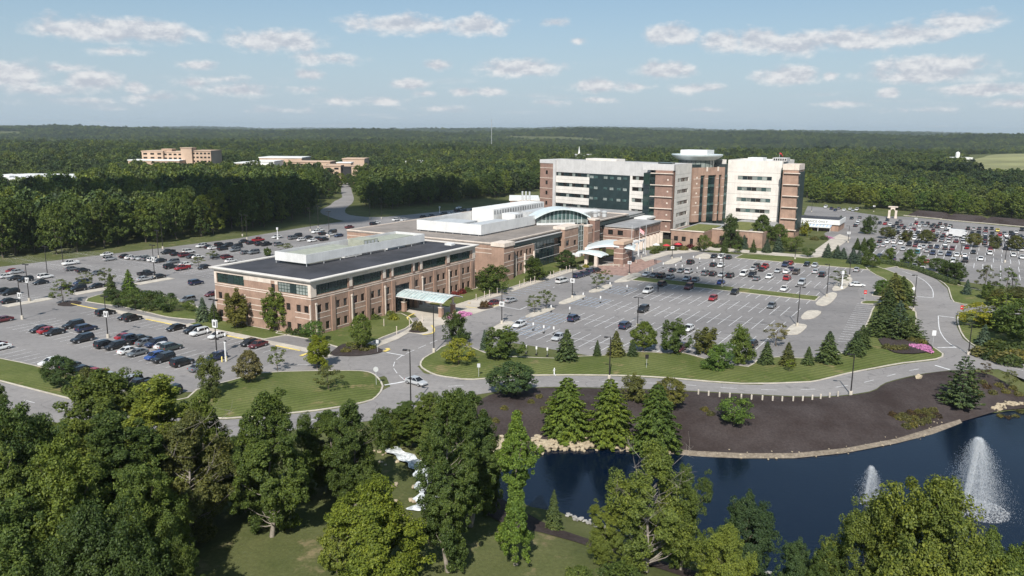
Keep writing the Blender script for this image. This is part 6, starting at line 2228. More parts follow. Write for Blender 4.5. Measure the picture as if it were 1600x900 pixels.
def far_block(name, label, Y, blocks, cat='building', clear=True, near=26):
    """blocks: (x left, x right, y top in the photo, depth m, wall, roof, storeys of windows)"""
    xs = [at_depth(b[0], b[2], Y)[0] for b in blocks] + [at_depth(b[1], b[2], Y)[0] for b in blocks]
    cx = sum(xs) / len(xs)
    gz = float(ground_z([(cx, Y)])[0])
    e = empty(name, (cx, Y, gz))
    tag(e, label, cat)
    if clear:
        FAR_CLEAR.append((min(xs) - 6, max(xs) + 6, Y - near, Y + 50))
    for (x0, x1, yt, dep, wm, rm, st, dy) in blocks:
        a, b = at_depth(x0, yt, Y + dy), at_depth(x1, yt, Y + dy)
        zt = a[2] - gz
        mb = MB()
        X0, X1 = a[0] - cx, b[0] - cx
        mb.box(X0, X1, dy, dy + dep, -1, zt - .5)
        w = mb.build('wall', MAT[wm], e)
        mb = MB()
        mb.box(X0 - .5, X1 + .5, dy - .5, dy + dep + .5, zt - .5, zt + .3)
        mb.build('roof', MAT[rm], e)
        if st:
            nst, ncol = st
            for j in range(nst):
                for i in range(ncol):
                    if (i * 5 + j) % 4 == 3 and ncol > 6:
                        continue
                    u = X0 + (X1 - X0) * (i + .5) / ncol
                    z = zt - 2.6 - j * 3.9
                    m2 = MB()
                    hw = min((X1 - X0) / ncol * .3, 1.9)
                    m2.box(u - hw, u + hw, dy - .08, dy + .05, z - .9, z + .8)
                    m2.build('window', MAT['glass_dark'], w)
    return e


far_block('campus_building', "wide tan four storey building above the left woods", 800, [(221, 254, 236, 30, 'tan_stucco', 'tan_stucco', (3, 3), 0), (254, 300, 237, 28, 'tan_stucco', 'tan_stucco', (3, 6), 3), (282, 299, 231, 12, 'tan_stucco', 'tan_stucco', None, -2), (299, 329, 235.5, 30, 'tan_stucco', 'tan_stucco', (3, 5), 1), (200, 280, 250, 20, 'tan_stucco', 'far_white', (1, 8), -16), (253, 268, 233, 10, 'tan_stucco', 'tan_stucco', None, 8)])
far_block('campus_building', "long low tan building with white roofs behind the road", 720, [(366, 390, 254.5, 26, 'tan_stucco', 'roof_white', (1, 5), 0), (391, 428, 252, 30, 'far_white', 'roof_white', None, -2), (405, 471, 246, 34, 'tan_stucco', 'roof_white', None, 30), (427, 458, 265.5, 20, 'tan_stucco', 'tan_stucco', None, -24), (455, 515, 252.5, 24, 'tan_stucco', 'tan_stucco', (1, 9), 6)])
far_block('campus_building', "tan entrance block with a dark glass doorway at the road end", 700, [(506, 532, 258.5, 26, 'tan_stucco', 'tan_stucco', (2, 2), 0), (532, 549, 261, 24, 'frame_dark', 'frame_dark', None, 4), (526, 548, 254, 12, 'tan_stucco', 'roof_white', None, 12), (549, 567, 258.5, 26, 'tan_stucco', 'tan_stucco', (2, 1), 0), (535, 569, 248, 24, 'tan_stucco', 'tan_stucco', None, 34)])
far_block('flat_roof_shed', "long white flat roofed shed at the left edge of the woods", 560, [(-60, 92, 279, 62, 'precast_grey', 'roof_white', None, 0), (5, 14, 275.5, 5, 'roof_white', 'roof_white', None, 12), (82, 95, 277, 5, 'roof_white', 'roof_white', None, 8)], near=75)
far_block('distant_house', "small pale roofs between the middle trees", 900, [(633, 647, 252, 14, 'far_white', 'roof_white', None, 0), (650, 669, 251.5, 16, 'far_white', 'roof_white', None, 4)], near=55)
far_block('grey_roofed_annex', "low annex with a pale sloping roof left of the tower", 425, [(797, 842, 312, 26, 'brick', 'roof_white', None, 0)], near=30)
far_block('distant_shed', "tiny white shed beyond the left woods", 1250, [(50, 59, 236, 14, 'far_white', 'roof_white', None, 0), (25, 40, 242, 10, 'far_white', 'roof_white', None, 4)], near=140)
far_block('farm_sheds', "white farm sheds beside the far open field", 1150, [(1459, 1468, 247, 14, 'far_white', 'roof_white', None, 0), (1476, 1484, 247.5, 12, 'far_white', 'roof_white', None, 3), (1488, 1520, 246, 14, 'far_white', 'roof_white', None, 6)], near=110)
FAR_CLEAR.append((700, 1330, 1170, 1660))


def church():
    p = at_depth(911, 238, 1150)
    gz = float(ground_z([p[:2]])[0])
    e = empty('church', (p[0], p[1], gz))
    tag(e, "small white church with a spire beyond the tower", 'church')
    z = p[2] - gz - 2.5
    mb = MB()
    mb.box(-12, 12, 0, 14, 0, z - 4.5)
    mb.build('wall', MAT['far_white'], e)
    mb = MB()
    mb.add([(-12.5, -.5, z - 4.6), (12.5, -.5, z - 4.6), (12.5, 14.5, z - 4.6), (-12.5, 14.5, z - 4.6), (-12.5, 7, z), (12.5, 7, z)], [(0, 1, 5, 4), (2, 3, 4, 5), (0, 4, 3), (1, 2, 5)])
    mb.build('roof', MAT['roof_grey'], e)
    mb = MB()
    mb.box(-7, -4, 0, 3, z - 5, z + 1)
    mb.lathe([(1.6, 0), (1.1, 3), (.1, 10)], (-5.5, 1.5, z + 1), 6)
    mb.build('spire', MAT['far_white'], e)
    FAR_CLEAR.append((p[0] - 30, p[0] + 30, 1040, 1180))


church()


def silo():
    p = at_depth(1497, 237, 1148)
    gz = float(ground_z([p[:2]])[0])
    z = p[2] - gz
    mb = MB()
    mb.lathe([(2.8, 0), (2.8, z - 2.5), (2.2, z - 1), (.4, z)], (0, 0, 0), 14)
    o = mb.build('silo', MAT['far_white'], loc=(p[0], p[1], gz))
    tag(o, "round pale silo standing over the white farm sheds", 'silo')


silo()


def mast():
    p = at_depth(768, 186, 2400)
    gz = float(ground_z([p[:2]])[0])
    e = empty('radio_mast', (p[0], p[1], gz))
    tag(e, "thin lattice radio mast on the skyline", 'mast')
    h = p[2] - gz
    mb = MB()
    for k in range(3):
        a = k * 2.094
        mb.tube([(.9 * math.cos(a), .9 * math.sin(a), 0), (.9 * math.cos(a), .9 * math.sin(a), h)], .28, 4)
    n = 16
    for i in range(n):
        for k in range(3):
            a, b = k * 2.094, (k + 1) * 2.094
            mb.tube([(.9 * math.cos(a), .9 * math.sin(a), h * i / n), (.9 * math.cos(b), .9 * math.sin(b), h * (i + 1) / n)], .16, 3)
    mb.build('lattice', MAT['hvac_metal'], e)


mast()


def stone_arch():
    g = G(1394, 341)
    e = empty('stone_arch', (g[0], g[1], 0), A0)
    e.scale = (.66, .8, .86)
    tag(e, "pale stone arch standing behind the far lot", 'arch')
    for x in (-2.6, 2.6):
        mb = MB()
        mb.box(x - .85, x + .85, -.9, .9, 0, 5.2)
        mb.box(x - 1.05, x + 1.05, -1.1, 1.1, 0, .8)
        mb.build('pillar', MAT['cream_stone'], e)
    mb = MB()
    n = 10
    for i in range(n):
        a, b = math.pi * i / n, math.pi * (i + 1) / n
        p = [(-1.75 * math.cos(a), 4.4 + 1.75 * math.sin(a)), (-1.75 * math.cos(b), 4.4 + 1.75 * math.sin(b))]
        mb.add([(p[0][0], -.88, p[0][1]), (p[1][0], -.88, p[1][1]), (p[1][0], -.88, 7.2), (p[0][0], -.88, 7.2), (p[0][0], .88, p[0][1]), (p[1][0], .88, p[1][1]), (p[1][0], .88, 7.2), (p[0][0], .88, 7.2)],
               [(0, 1, 2, 3), (4, 5, 6, 7), (0, 1, 5, 4)])
    mb.box(-3.7, 3.7, -1.1, 1.1, 7.2, 7.9)
    mb.build('arch_head', MAT['cream_stone'], e)


stone_arch()


def slate_wall():
    """long dark bank of roofing behind the far lot"""
    for (x0, y0, x1, y1, lb) in ((1416, 337, 1470, 342, "dark brown bank left of the middle trees behind the far lot"), (1473, 343, 1528, 348, "middle stretch of the dark brown bank behind the far lot"), (1530, 348, 1640, 358, "right stretch of the dark brown bank behind the far lot")):
        a, b = G(x0, y0), G(x1, y1)
        d = np.array([b[0] - a[0], b[1] - a[1]])
        L_ = np.linalg.norm(d)
        o = empty('mulch_berm', (a[0], a[1], 0), math.atan2(d[1], d[0]))
        mb = MB()
        mb.add([(0, 0, 0), (L_, 0, 0), (L_ - 2, 9, 3.0), (2, 9, 3.0), (L_, 18, 0), (0, 18, 0)], [(0, 1, 2, 3), (3, 2, 4, 5), (0, 3, 5), (1, 4, 2)])
        mb.build('berm_face', MAT['mulch'], o)
        mb = MB()
        mb.box(-1, L_ + 1, -1.4, -.6, 0, .35)
        mb.build('kerb', MAT['kerb_concrete'], o)
        tag(o, lb, kind='structure')


slate_wall()


# ------------------------------------------------------------------ cars
def loft(mb, rings, mi=0, caps=True):
    n = len(rings[0])
    vs = [p for r_ in rings for p in r_]
    fs = []
    for i in range(len(rings) - 1):
        for k in range(n):
            fs.append((i * n + k, i * n + (k + 1) % n, (i + 1) * n + (k + 1) % n, (i + 1) * n + k))
    if caps:
        fs.append(tuple(range(n - 1, -1, -1)))
        fs.append(tuple(range((len(rings) - 1) * n, len(rings) * n)))
    mb.add(vs, fs, mi)


def ring_body(y, z0, z1, hw):
    """rounded body section at station y (length runs along y, front at +y)"""
    zm = z0 + (z1 - z0) * 0.55
    return [(-hw * .86, y, z0), (hw * .86, y, z0), (hw, y, z0 + (z1 - z0) * .25), (hw, y, zm), (hw * .93, y, z1 - .03), (hw * .75, y, z1), (-hw * .75, y, z1), (-hw * .93, y, z1 - .03), (-hw, y, zm), (-hw, y, z0 + (z1 - z0) * .25)]


CARS = {  # body stations (y, bottom, top, half width); cabin: belt z, roof z, y of rear belt, rear roof, front roof, front belt, half width belt and roof
    'sedan': dict(L=4.7, st=[(-2.35, .38, .72, .70), (-2.25, .28, .92, .82), (-1.6, .24, .98, .89), (-.6, .22, .95, .91), (.7, .22, .93, .91), (1.5, .24, .84, .88), (2.15, .28, .72, .80), (2.35, .36, .60, .66)], cab=(.93, 1.44, -1.75, -.95, .35, 1.15, .84, .62)),
    'suv': dict(L=4.75, st=[(-2.37, .45, .85, .76), (-2.3, .34, 1.08, .88), (-1.5, .28, 1.12, .94), (0, .28, 1.10, .95), (1.1, .28, 1.06, .94), (1.8, .30, 1.00, .90), (2.25, .34, .86, .83), (2.38, .44, .70, .72)], cab=(1.08, 1.74, -2.28, -2.0, .25, 1.15, .88, .70)),
    'van': dict(L=5.1, st=[(-2.55, .42, .85, .82), (-2.5, .32, 1.10, .92), (-1.5, .26, 1.14, .98), (0, .26, 1.12, .98), (1.3, .26, 1.08, .97), (2.0, .28, 1.00, .92), (2.4, .32, .85, .86), (2.55, .42, .70, .76)], cab=(1.08, 1.80, -2.48, -2.3, .75, 1.75, .92, .76)),
    'pickup': dict(L=5.6, st=[(-2.8, .50, .95, .84), (-2.75, .42, 1.08, .93), (-1.0, .38, 1.10, .97), (0, .38, 1.12, .97), (1.2, .38, 1.12, .96), (2.1, .40, 1.08, .94), (2.65, .42, .95, .88), (2.8, .50, .80, .80)], cab=(1.10, 1.84, -.75, -.55, .7, 1.35, .88, .72)),
    'hatch': dict(L=4.2, st=[(-2.1, .40, .80, .72), (-2.05, .30, .98, .83), (-1.3, .25, 1.0, .88), (0, .24, .98, .90), (.9, .24, .94, .89), (1.5, .26, .86, .86), (1.98, .30, .72, .78), (2.1, .38, .60, .66)], cab=(.95, 1.50, -2.0, -1.5, .25, 1.15, .83, .64)),
}
CAR_MESH = {}


def car_parts(kind):
    if kind in CAR_MESH:
        return CAR_MESH[kind]
    d = CARS[kind]
    body, gl = MB(), MB()
    loft(body, [ring_body(*s) for s in d['st']], 0)
    zb, zr, y0, y1, y2, y3, hb, hr = d['cab']
    # roof panel and pillars in paint, glass between
    loft(gl, [[(-hb, y0, zb - .06), (hb, y0, zb - .06), (hb, y0 + .01, zb), (-hb, y0 + .01, zb)], [(-hr * 1.0, y1, zb - .06), (hr, y1, zb - .06), (hr, y1, zr - .03), (-hr, y1, zr - .03)],
              [(-hr, y2, zb - .06), (hr, y2, zb - .06), (hr, y2, zr - .03), (-hr, y2, zr - .03)], [(-hb * .96, y3, zb - .06), (hb * .96, y3, zb - .06), (hb * .96, y3 - .01, zb - .02), (-hb * .96, y3 - .01, zb - .02)]], 1)
    # flared glass sides down to the belt
    gl.add([(-hb, y0, zb), (-hb * .98, y3, zb), (-hr, y2, zr - .03), (-hr, y1, zr - .03), (hb, y0, zb), (hb * .98, y3, zb), (hr, y2, zr - .03), (hr, y1, zr - .03)], [(0, 1, 2, 3), (4, 7, 6, 5)], 1)
    rp = [(-hr - .02, y1 - .05), (hr + .02, y1 - .05), (hr + .02, y2 + .04), (-hr - .02, y2 + .04)]
    body.prism(rp, zr - .06, zr)
    for sx in (-1, 1):                                       # pillars
        for (ya, yb, w) in ((y0, y1, .07), (y3, y2, .05), ((y1 + y2) / 2, (y1 + y2) / 2, .05)):
            body.tube([(sx * (hb + .005), ya, zb - .02), (sx * (hr + .012), yb, zr - .03)], w, 4)
    if kind == 'pickup':                                     # open load bed
        body.box(-.94, -.80, -2.74, -.85, 1.05, 1.32)
        body.box(.80, .94, -2.74, -.85, 1.05, 1.32)
        body.box(-.93, .93, -2.78, -2.66, 1.05, 1.30)
        gl.box(-.8, .8, -2.66, -.86, 1.06, 1.12, 1)
    wheel = MB()
    rw = .36 if kind in ('suv', 'pickup') else .33
    n = 14
    for sgn, mi in ((1, 0),):
        prof = [(rw * .62, -.11), (rw, -.09), (rw, .09), (rw * .62, .11)]
        for i in range(3):
            pass
    vs, fs, ms = [], [], []

    def disc(x, r_):
        k = len(vs)
        vs.extend([(x, r_ * math.cos(2 * math.pi * i / n), r_ * math.sin(2 * math.pi * i / n)) for i in range(n)])
        return k
    a, b, c, e = disc(-.11, rw * .9), disc(-.09, rw), disc(.09, rw), disc(.11, rw * .9)
    for p, q in ((a, b), (b, c), (c, e)):
        for i in range(n):
            fs.append((p + i, p + (i + 1) % n, q + (i + 1) % n, q + i))
            ms.append(0)
    g, h = disc(-.112, rw * .62), disc(.112, rw * .62)
    for p, q in ((a, g), (e, h)):
        for i in range(n):
            fs.append((p + i, p + (i + 1) % n, q + (i + 1) % n, q + i))
            ms.append(0)
    fs += [tuple(g + i for i in range(n)), tuple(h + i for i in range(n))]
    ms += [1, 1]
    wheel.v, wheel.f, wheel.m = vs, fs, ms
    L2 = d['L'] / 2
    hwb = d['st'][3][3]
    hl, tl = MB(), MB()
    zf = d['st'][-2][2]
    hl.box(-.16, .16, -.05, .03, -.07, .07)
    tl.box(-.13, .13, -.03, .05, -.13, .13)
    wy = L2 * 0.60
    m = dict(body=body.mesh('car_body', MAT['car_paint'], False), glass=gl.mesh('window', [MAT['car_paint'], MAT['car_glass']]), wheel=wheel.mesh('wheel', [MAT['rubber'], MAT['rim_silver']]),
             head=hl.mesh('headlight', MAT['headlight']), tail=tl.mesh('tail_light', MAT['taillight']),
             wpos=[(sx * (hwb - .08), sy * wy, rw) for sx in (-1, 1) for sy in (-1, 1)], hpos=[(sx * hwb * .66, L2 - .12, zf - .10) for sx in (-1, 1)], tpos=[(sx * hwb * .74, -L2 + .06, d['st'][1][2] - .16) for sx in (-1, 1)])
    # the same car in one mesh for the far rows
    far = MB()
    far.v, far.f, far.m = list(body.v), list(body.f), [0] * len(body.f)
    far.add(gl.v, gl.f, 1)
    for x, y, z in m['wpos']:
        far.add([(p + x, q + y, r_ + z) for p, q, r_ in vs], fs, 2)
    for x, y, z in m['hpos']:
        far.add([(p + x, q + y, r_ + z) for p, q, r_ in hl.v], hl.f, 3)
    for x, y, z in m['tpos']:
        far.add([(p + x, q + y, r_ + z) for p, q, r_ in tl.v], tl.f, 4)
    m['far'] = far.mesh('car', [MAT['car_paint'], MAT['car_glass'], MAT['rubber'], MAT['headlight'], MAT['taillight']])
    CAR_MESH[kind] = m
    return m


PAINT = dict(k=((.012, .012, .014), "black"), w=((.66, .66, .65), "white"), s=((.36, .37, .38), "silver"), g=((.13, .14, .15), "grey"), r=((.26, .015, .02), "red"), d=((.11, .02, .025), "dark red"), n=((.018, .026, .062), "navy"), b=((.03, .07, .24), "blue"),
             t=((.10, .35, .42), "turquoise"), e=((.045, .06, .055), "dark green grey"), o=((.075, .055, .045), "brown"), y=((.6, .5, .1), "yellow"))
KIND_WORD = dict(sedan="sedan", suv="SUV", van="minivan", pickup="pickup", hatch="hatchback")
CAR_REC = []
_cr = random.Random(9)


def car(px, py, col, kind, lot, flip=None, heading=None, z=0.7, snap=True):
    s, t = ST(px, py, z)
    ROWS = dict(main=ROWS_MAIN, left=ROWS_LEFT, farleft=ROWS_FARLEFT, back=ROWS_BACK, right=ROWS_RIGHT).get(lot)
    row = None
    if snap and ROWS:
        best = None
        for ri, (t0, t1, s0, s1) in enumerate(ROWS):
            halves = [((t0 + t1) / 2 - (t1 - t0) / 4, 0), ((t0 + t1) / 2 + (t1 - t0) / 4, 1)] if t1 - t0 > 9 else [((t0 + t1) / 2, 0)]
            for tc, hf in halves:
                if best is None or abs(tc - t) < best[0]:
                    best = (abs(tc - t), tc, ri, hf, s0, s1)
        if best and best[0] < 4.2:
            _, tc, ri, hf, s0, s1 = best
            n = int(round((s1 - s0) / STALL))
            k = math.floor((s - s0) / ((s1 - s0) / n))
            s = s0 + (k + .5) * (s1 - s0) / n + _cr.uniform(-.15, .15)
            t = tc + _cr.uniform(-.35, .35)
            row = ri * 2 + hf
    CAR_REC.append([s, t, col, kind, lot, row, heading, px, py])


def cars(lot, ox, oy, sc, rows, **kw):
    for x, y, c, k in rows:
        car(ox + x / sc, oy + y / sc, c, k, lot, **kw)


SD, SU, VA, PK, HA = 'sedan', 'suv', 'van', 'pickup', 'hatch'
cars('left', 0, 460, 5.625, [(957, 158, 'k', SU), (1095, 185, 'k', SD), (1212, 208, 'k', SU), (335, 313, 'k', SD), (395, 325, 'r', SD), (488, 340, 'k', SD), (610, 275, 'k', SU), (768, 297, 'n', SU), (730, 400, 'k', SU), (1020, 370, 'r', SD), (1090, 355, 'n', SU), (1145, 385, 'k', PK),
     (905, 445, 'k', SU), (1012, 462, 'k', SU), (1125, 497, 'w', SD), (1235, 430, 'g', SD), (1340, 432, 'n', SU), (1405, 448, 'w', SD), (1225, 512, 'g', SD), (1500, 465, 'e', SU), (1375, 535, 'b', HA), (1480, 552, 'k', SU),
     (40, 465, 'w', SD), (40, 425, 'd', SD), (430, 590, 'w', SD), (640, 600, 'k', SU), (840, 620, 'k', SU), (925, 665, 'r', SD), (1120, 690, 's', SU), (1190, 745, 's', VA), (1300, 785, 'k', PK), (1390, 820, 'k', SU), (40, 215, 'd', SD)])
cars('left', 200, 470, 5.625, [(480, 230, 'k', SD), (610, 250, 'k', SU), (690, 262, 'w', SU), (775, 285, 'w', SD), (1110, 360, 'k', SD), (1200, 378, 'd', SD), (515, 530, 'k', SU), (615, 575, 'g', SD), (805, 475, 'n', SU), (435, 762, 'k', SU)])
cars('farleft', 0, 360, 6.429, [(160, 395, 'r', SD), (235, 400, 's', SD), (130, 450, 'w', SD), (205, 470, 'k', SD), (300, 480, 'k', SU), (415, 510, 'k', SD), (500, 455, 'w', SU), (105, 610, 'k', SU), (85, 700, 'k', SD), (15, 640, 'k', SU), (765, 318, 'w', PK), (865, 388, 'k', SD), (790, 375, 'g', SD), (1025, 415, 'g', SD), (1105, 232, 'w', SD), (1130, 275, 's', SU), (800, 530, 'n', SU), (825, 585, 'k', SU), (985, 560, 'k', SD), (715, 560, 'k', SD)])
cars('back', 160, 340, 4.0, [(145, 240, 'k', SD), (180, 247, 'w', SD), (215, 250, 's', SD), (250, 253, 's', SU), (285, 256, 'g', SU), (322, 262, 'w', SU), (360, 268, 'k', SD), (410, 215, 'k', PK), (460, 226, 'k', SD), (515, 234, 'd', SU), (540, 211, 'w', SU), (560, 241, 'k', SD), (598, 243, 'w', SD), (440, 275, 'g', SU), (425, 306, 'k', SU), (500, 315, 'r', PK), (522, 290, 'w', SD), (635, 308, 'k', SD),
     (620, 176, 'w', SU), (665, 180, 'k', SD), (690, 188, 'w', SD), (735, 170, 'k', SU), (752, 193, 'k', SU), (782, 173, 'k', SU), (705, 240, 'g', SD), (780, 246, 'd', SU), (803, 268, 'w', SD), (830, 200, 'g', SU), (840, 180, 'k', SU), (895, 216, 'g', SD), (945, 216, 'g', SU), (880, 147, 'k', SD), (975, 140, 'r', PK), (930, 156, 'k', SD), (985, 164, 'k', SD), (1025, 166, 'k', PK), (1072, 162, 'g', SU), (1090, 119, 'w', SD),
     (1190, 126, 'g', SU), (1218, 112, 'k', SU), (1245, 136, 'w', SD), (1285, 122, 'k', SD), (1312, 141, 'w', SD), (1350, 128, 'k', SD), (1385, 135, 'k', SU), (1335, 88, 'w', SU), (1362, 75, 'w', SD), (1378, 99, 'k', SU), (1437, 87, 'k', SU), (1425, 105, 'w', SD), (1477, 111, 'n', SD), (1545, 60, 'd', PK), (275, 350, 'k', PK), (260, 381, 's', SD), (350, 366, 'k', SD), (585, 405, 'n', SU), (685, 475, 'd', SD), (530, 513, 'g', SU)], snap=False)
cars('far', 520, 300, 4.7059, [(300, 234, 'k', SU), (322, 222, 'w', SD), (462, 203, 'w', SU), (522, 203, 'w', SD), (665, 179, 'k', SD), (722, 173, 'k', SD), (815, 159, 'k', SU), (872, 153, 'w', SD), (915, 135, 'k', SU), (960, 135, 'k', SU), (1002, 132, 'k', SD), (925, 115, 'w', SD)], snap=False)
cars('main', 760, 400, 5.625, [(285, 592, 'w', SD), (605, 710, 's', SD), (768, 540, 'n', SU), (1225, 605, 'n', SU), (1378, 464, 'k', SU), (1420, 297, 'w', SU)])
cars('door', 760, 400, 5.625, [(75, 407, 'd', SD), (215, 384, 's', SD), (665, 217, 'w', VA), (810, 172, 'n', SU), (868, 156, 'n', SU), (920, 131, 'n', SU), (962, 123, 'k', SU)], snap=False, heading=R(-38))
cars('main', 1020, 380, 5.625, [(118, 344, 'k', SU), (330, 370, 'd', SU), (588, 339, 'b', SD), (515, 487, 'r', HA), (725, 420, 'k', SU), (1050, 546, 'g', SD), (325, 735, 'w', SD), (920, 868, 'k', SU), (20, 280, 'g', SD), (72, 272, 'k', SU), (140, 286, 's', SU), (155, 232, 'k', SD), (235, 233, 'g', SD), (315, 163, 'k', SU), (345, 248, 's', SU), (430, 256, 'g', SU), (265, 302, 's', SD), (345, 312, 'g', SD), (505, 184, 'k', SD), (575, 188, 'w', SD), (555, 107, 'k', SD), (620, 109, 'w', SU), (680, 118, 'k', SD),
     (540, 263, 'k', SU), (615, 276, 's', SD), (690, 284, 'k', SU), (787, 257, 'w', VA), (870, 276, 'k', SU), (908, 310, 'g', SD), (895, 222, 's', SD), (935, 187, 'k', SU), (968, 230, 'k', SD), (1010, 205, 'r', PK), (1030, 294, 'w', SD), (1108, 244, 's', SD), (1175, 307, 'r', SU), (1178, 246, 'w', SD), (1215, 214, 'n', SD), (1255, 253, 'o', SU), (1165, 187, 'n', SU), (1220, 170, 'r', SD), (1357, 187, 'k', SD), (1432, 192, 's', SD), (1435, 241, 's', SD), (1487, 276, 'k', SU), (1303, 342, 's', SU), (1130, 408, 'w', SD), (-60, 155 * 1 + 120, 'w', SD)])
cars('main', 1066, 546, 1.0, [(0, 0, 'd', SU)])
cars('exit', 0, 0, 1.0, [(1339, 444.5, 'w', SD)], snap=False, heading=R(-95))
cars('exit', 0, 0, 1.0, [(1338.6, 421, 's', SD)], snap=False)
cars('road', 0, 0, 1.0, [(650, 595, 's', SD)], snap=False, heading=R(-127))
cars('right', 1340, 330, 10.0, [(345, 182, 'k', SD), (430, 192, 'r', SD), (465, 132, 'k', SD), (510, 202, 'w', SD), (555, 237, 'k', SD), (615, 192, 'k', SU), (640, 252, 'k', SD), (665, 152, 'g', SD), (690, 217, 'd', SD), (735, 257, 'k', SU), (740, 207, 'w', SD), (780, 212, 'w', SD), (830, 242, 's', SU), (828, 275, 's', SD), (915, 192, 'r', SU), (930, 275, 'd', SU), (965, 217, 's', SD), (1010, 182, 'g', SD), (1010, 302, 'w', SD), (1060, 227, 'k', SD), (1095, 192, 'k', SU),
     (1150, 237, 'k', SU), (1190, 212, 'k', SD), (1230, 242, 'w', SD), (1205, 292, 'd', SU), (1300, 297, 's', SD), (1330, 252, 'w', SU), (1290, 192, 'k', SD), (1375, 212, 'k', SD), (1405, 297, 'k', SD), (1450, 237, 'k', SU), (1500, 292, 'g', SD), (950, 367, 'k', SD), (1225, 392, 'k', SU), (1265, 362, 'w', SD), (1190, 457, 'k', SU), (1320, 412, 'k', SU), (1300, 452, 'g', SD), (855, 428, 'w', SD), (1520, 472, 'd', SU), (1535, 432, 'w', SD),
     (360, 478, 'k', SD), (470, 488, 'w', SD), (575, 493, 'w', SU), (685, 508, 'w', SD), (805, 518, 'k', SU), (905, 533, 'd', SD), (1030, 548, 's', SD), (1140, 553, 'k', SD), (1240, 553, 'n', SD), (1370, 573, 'k', SD), (1480, 583, 'd', SU), (305, 545, 's', SD), (445, 550, 's', SD), (570, 568, 's', SU), (710, 585, 's', SD), (820, 602, 'k', SD), (965, 637, 't', HA), (960, 582, 'w', SU), (1085, 618, 's', SD), (1210, 638, 'n', SU), (1325, 668, 's', SD), (1450, 683, 'n', PK), (1580, 692, 'w', SD), (1530, 762, 'w', SU),
     (345, 728, 'k', SD), (300, 697, 'n', SD), (440, 717, 'n', SD), (580, 752, 'n', SD), (1130, 772, 'r', SD), (800, 817, 'n', SD), (890, 842, 's', SD), (1085, 882, 'w', SD)])
cars('right', 1460, 330, 11.25, [(540, 387, 'w', SD), (590, 302, 'k', SU), (690, 312, 's', SU), (790, 302, 'k', SD), (785, 392, 'k', PK), (905, 302, 'k', SD), (900, 352, 'd', SU), (900, 402, 's', SD), (1010, 302, 'k', SD), (995, 402, 'k', SU), (1110, 332, 'y', SD), (1120, 412, 'r', SU), (1230, 387, 'g', SD), (1235, 432, 'w', SD), (1345, 392, 'k', SU), (1440, 362, 'w', SD), (1475, 417, 'g', SD), (1540, 322, 'k', SU), (1560, 462, 'n', SD), (885, 547, 'k', SD), (550, 765, 'w', SD), (710, 700, 'k', SD), (825, 838, 'w', SD), (980, 728, 'w', SU), (1395, 778, 'w', SD), (1540, 803, 'w', SD), (545, 862, 'k', PK)])
cars('behind', 1230, 310, 4.324, [(260, 57, 'w', SU), (300, 68, 'n', SU), (325, 78, 'n', SD), (350, 66, 'g', SD), (385, 77, 'w', SD), (425, 70, 'w', SD), (445, 80, 's', SD), (470, 75, 'w', SU), (435, 132, 'k', SD), (480, 152, 'w', SD), (462, 182, 'k', SD), (490, 128, 'g', SD), (475, 168, 's', SD)], snap=False)


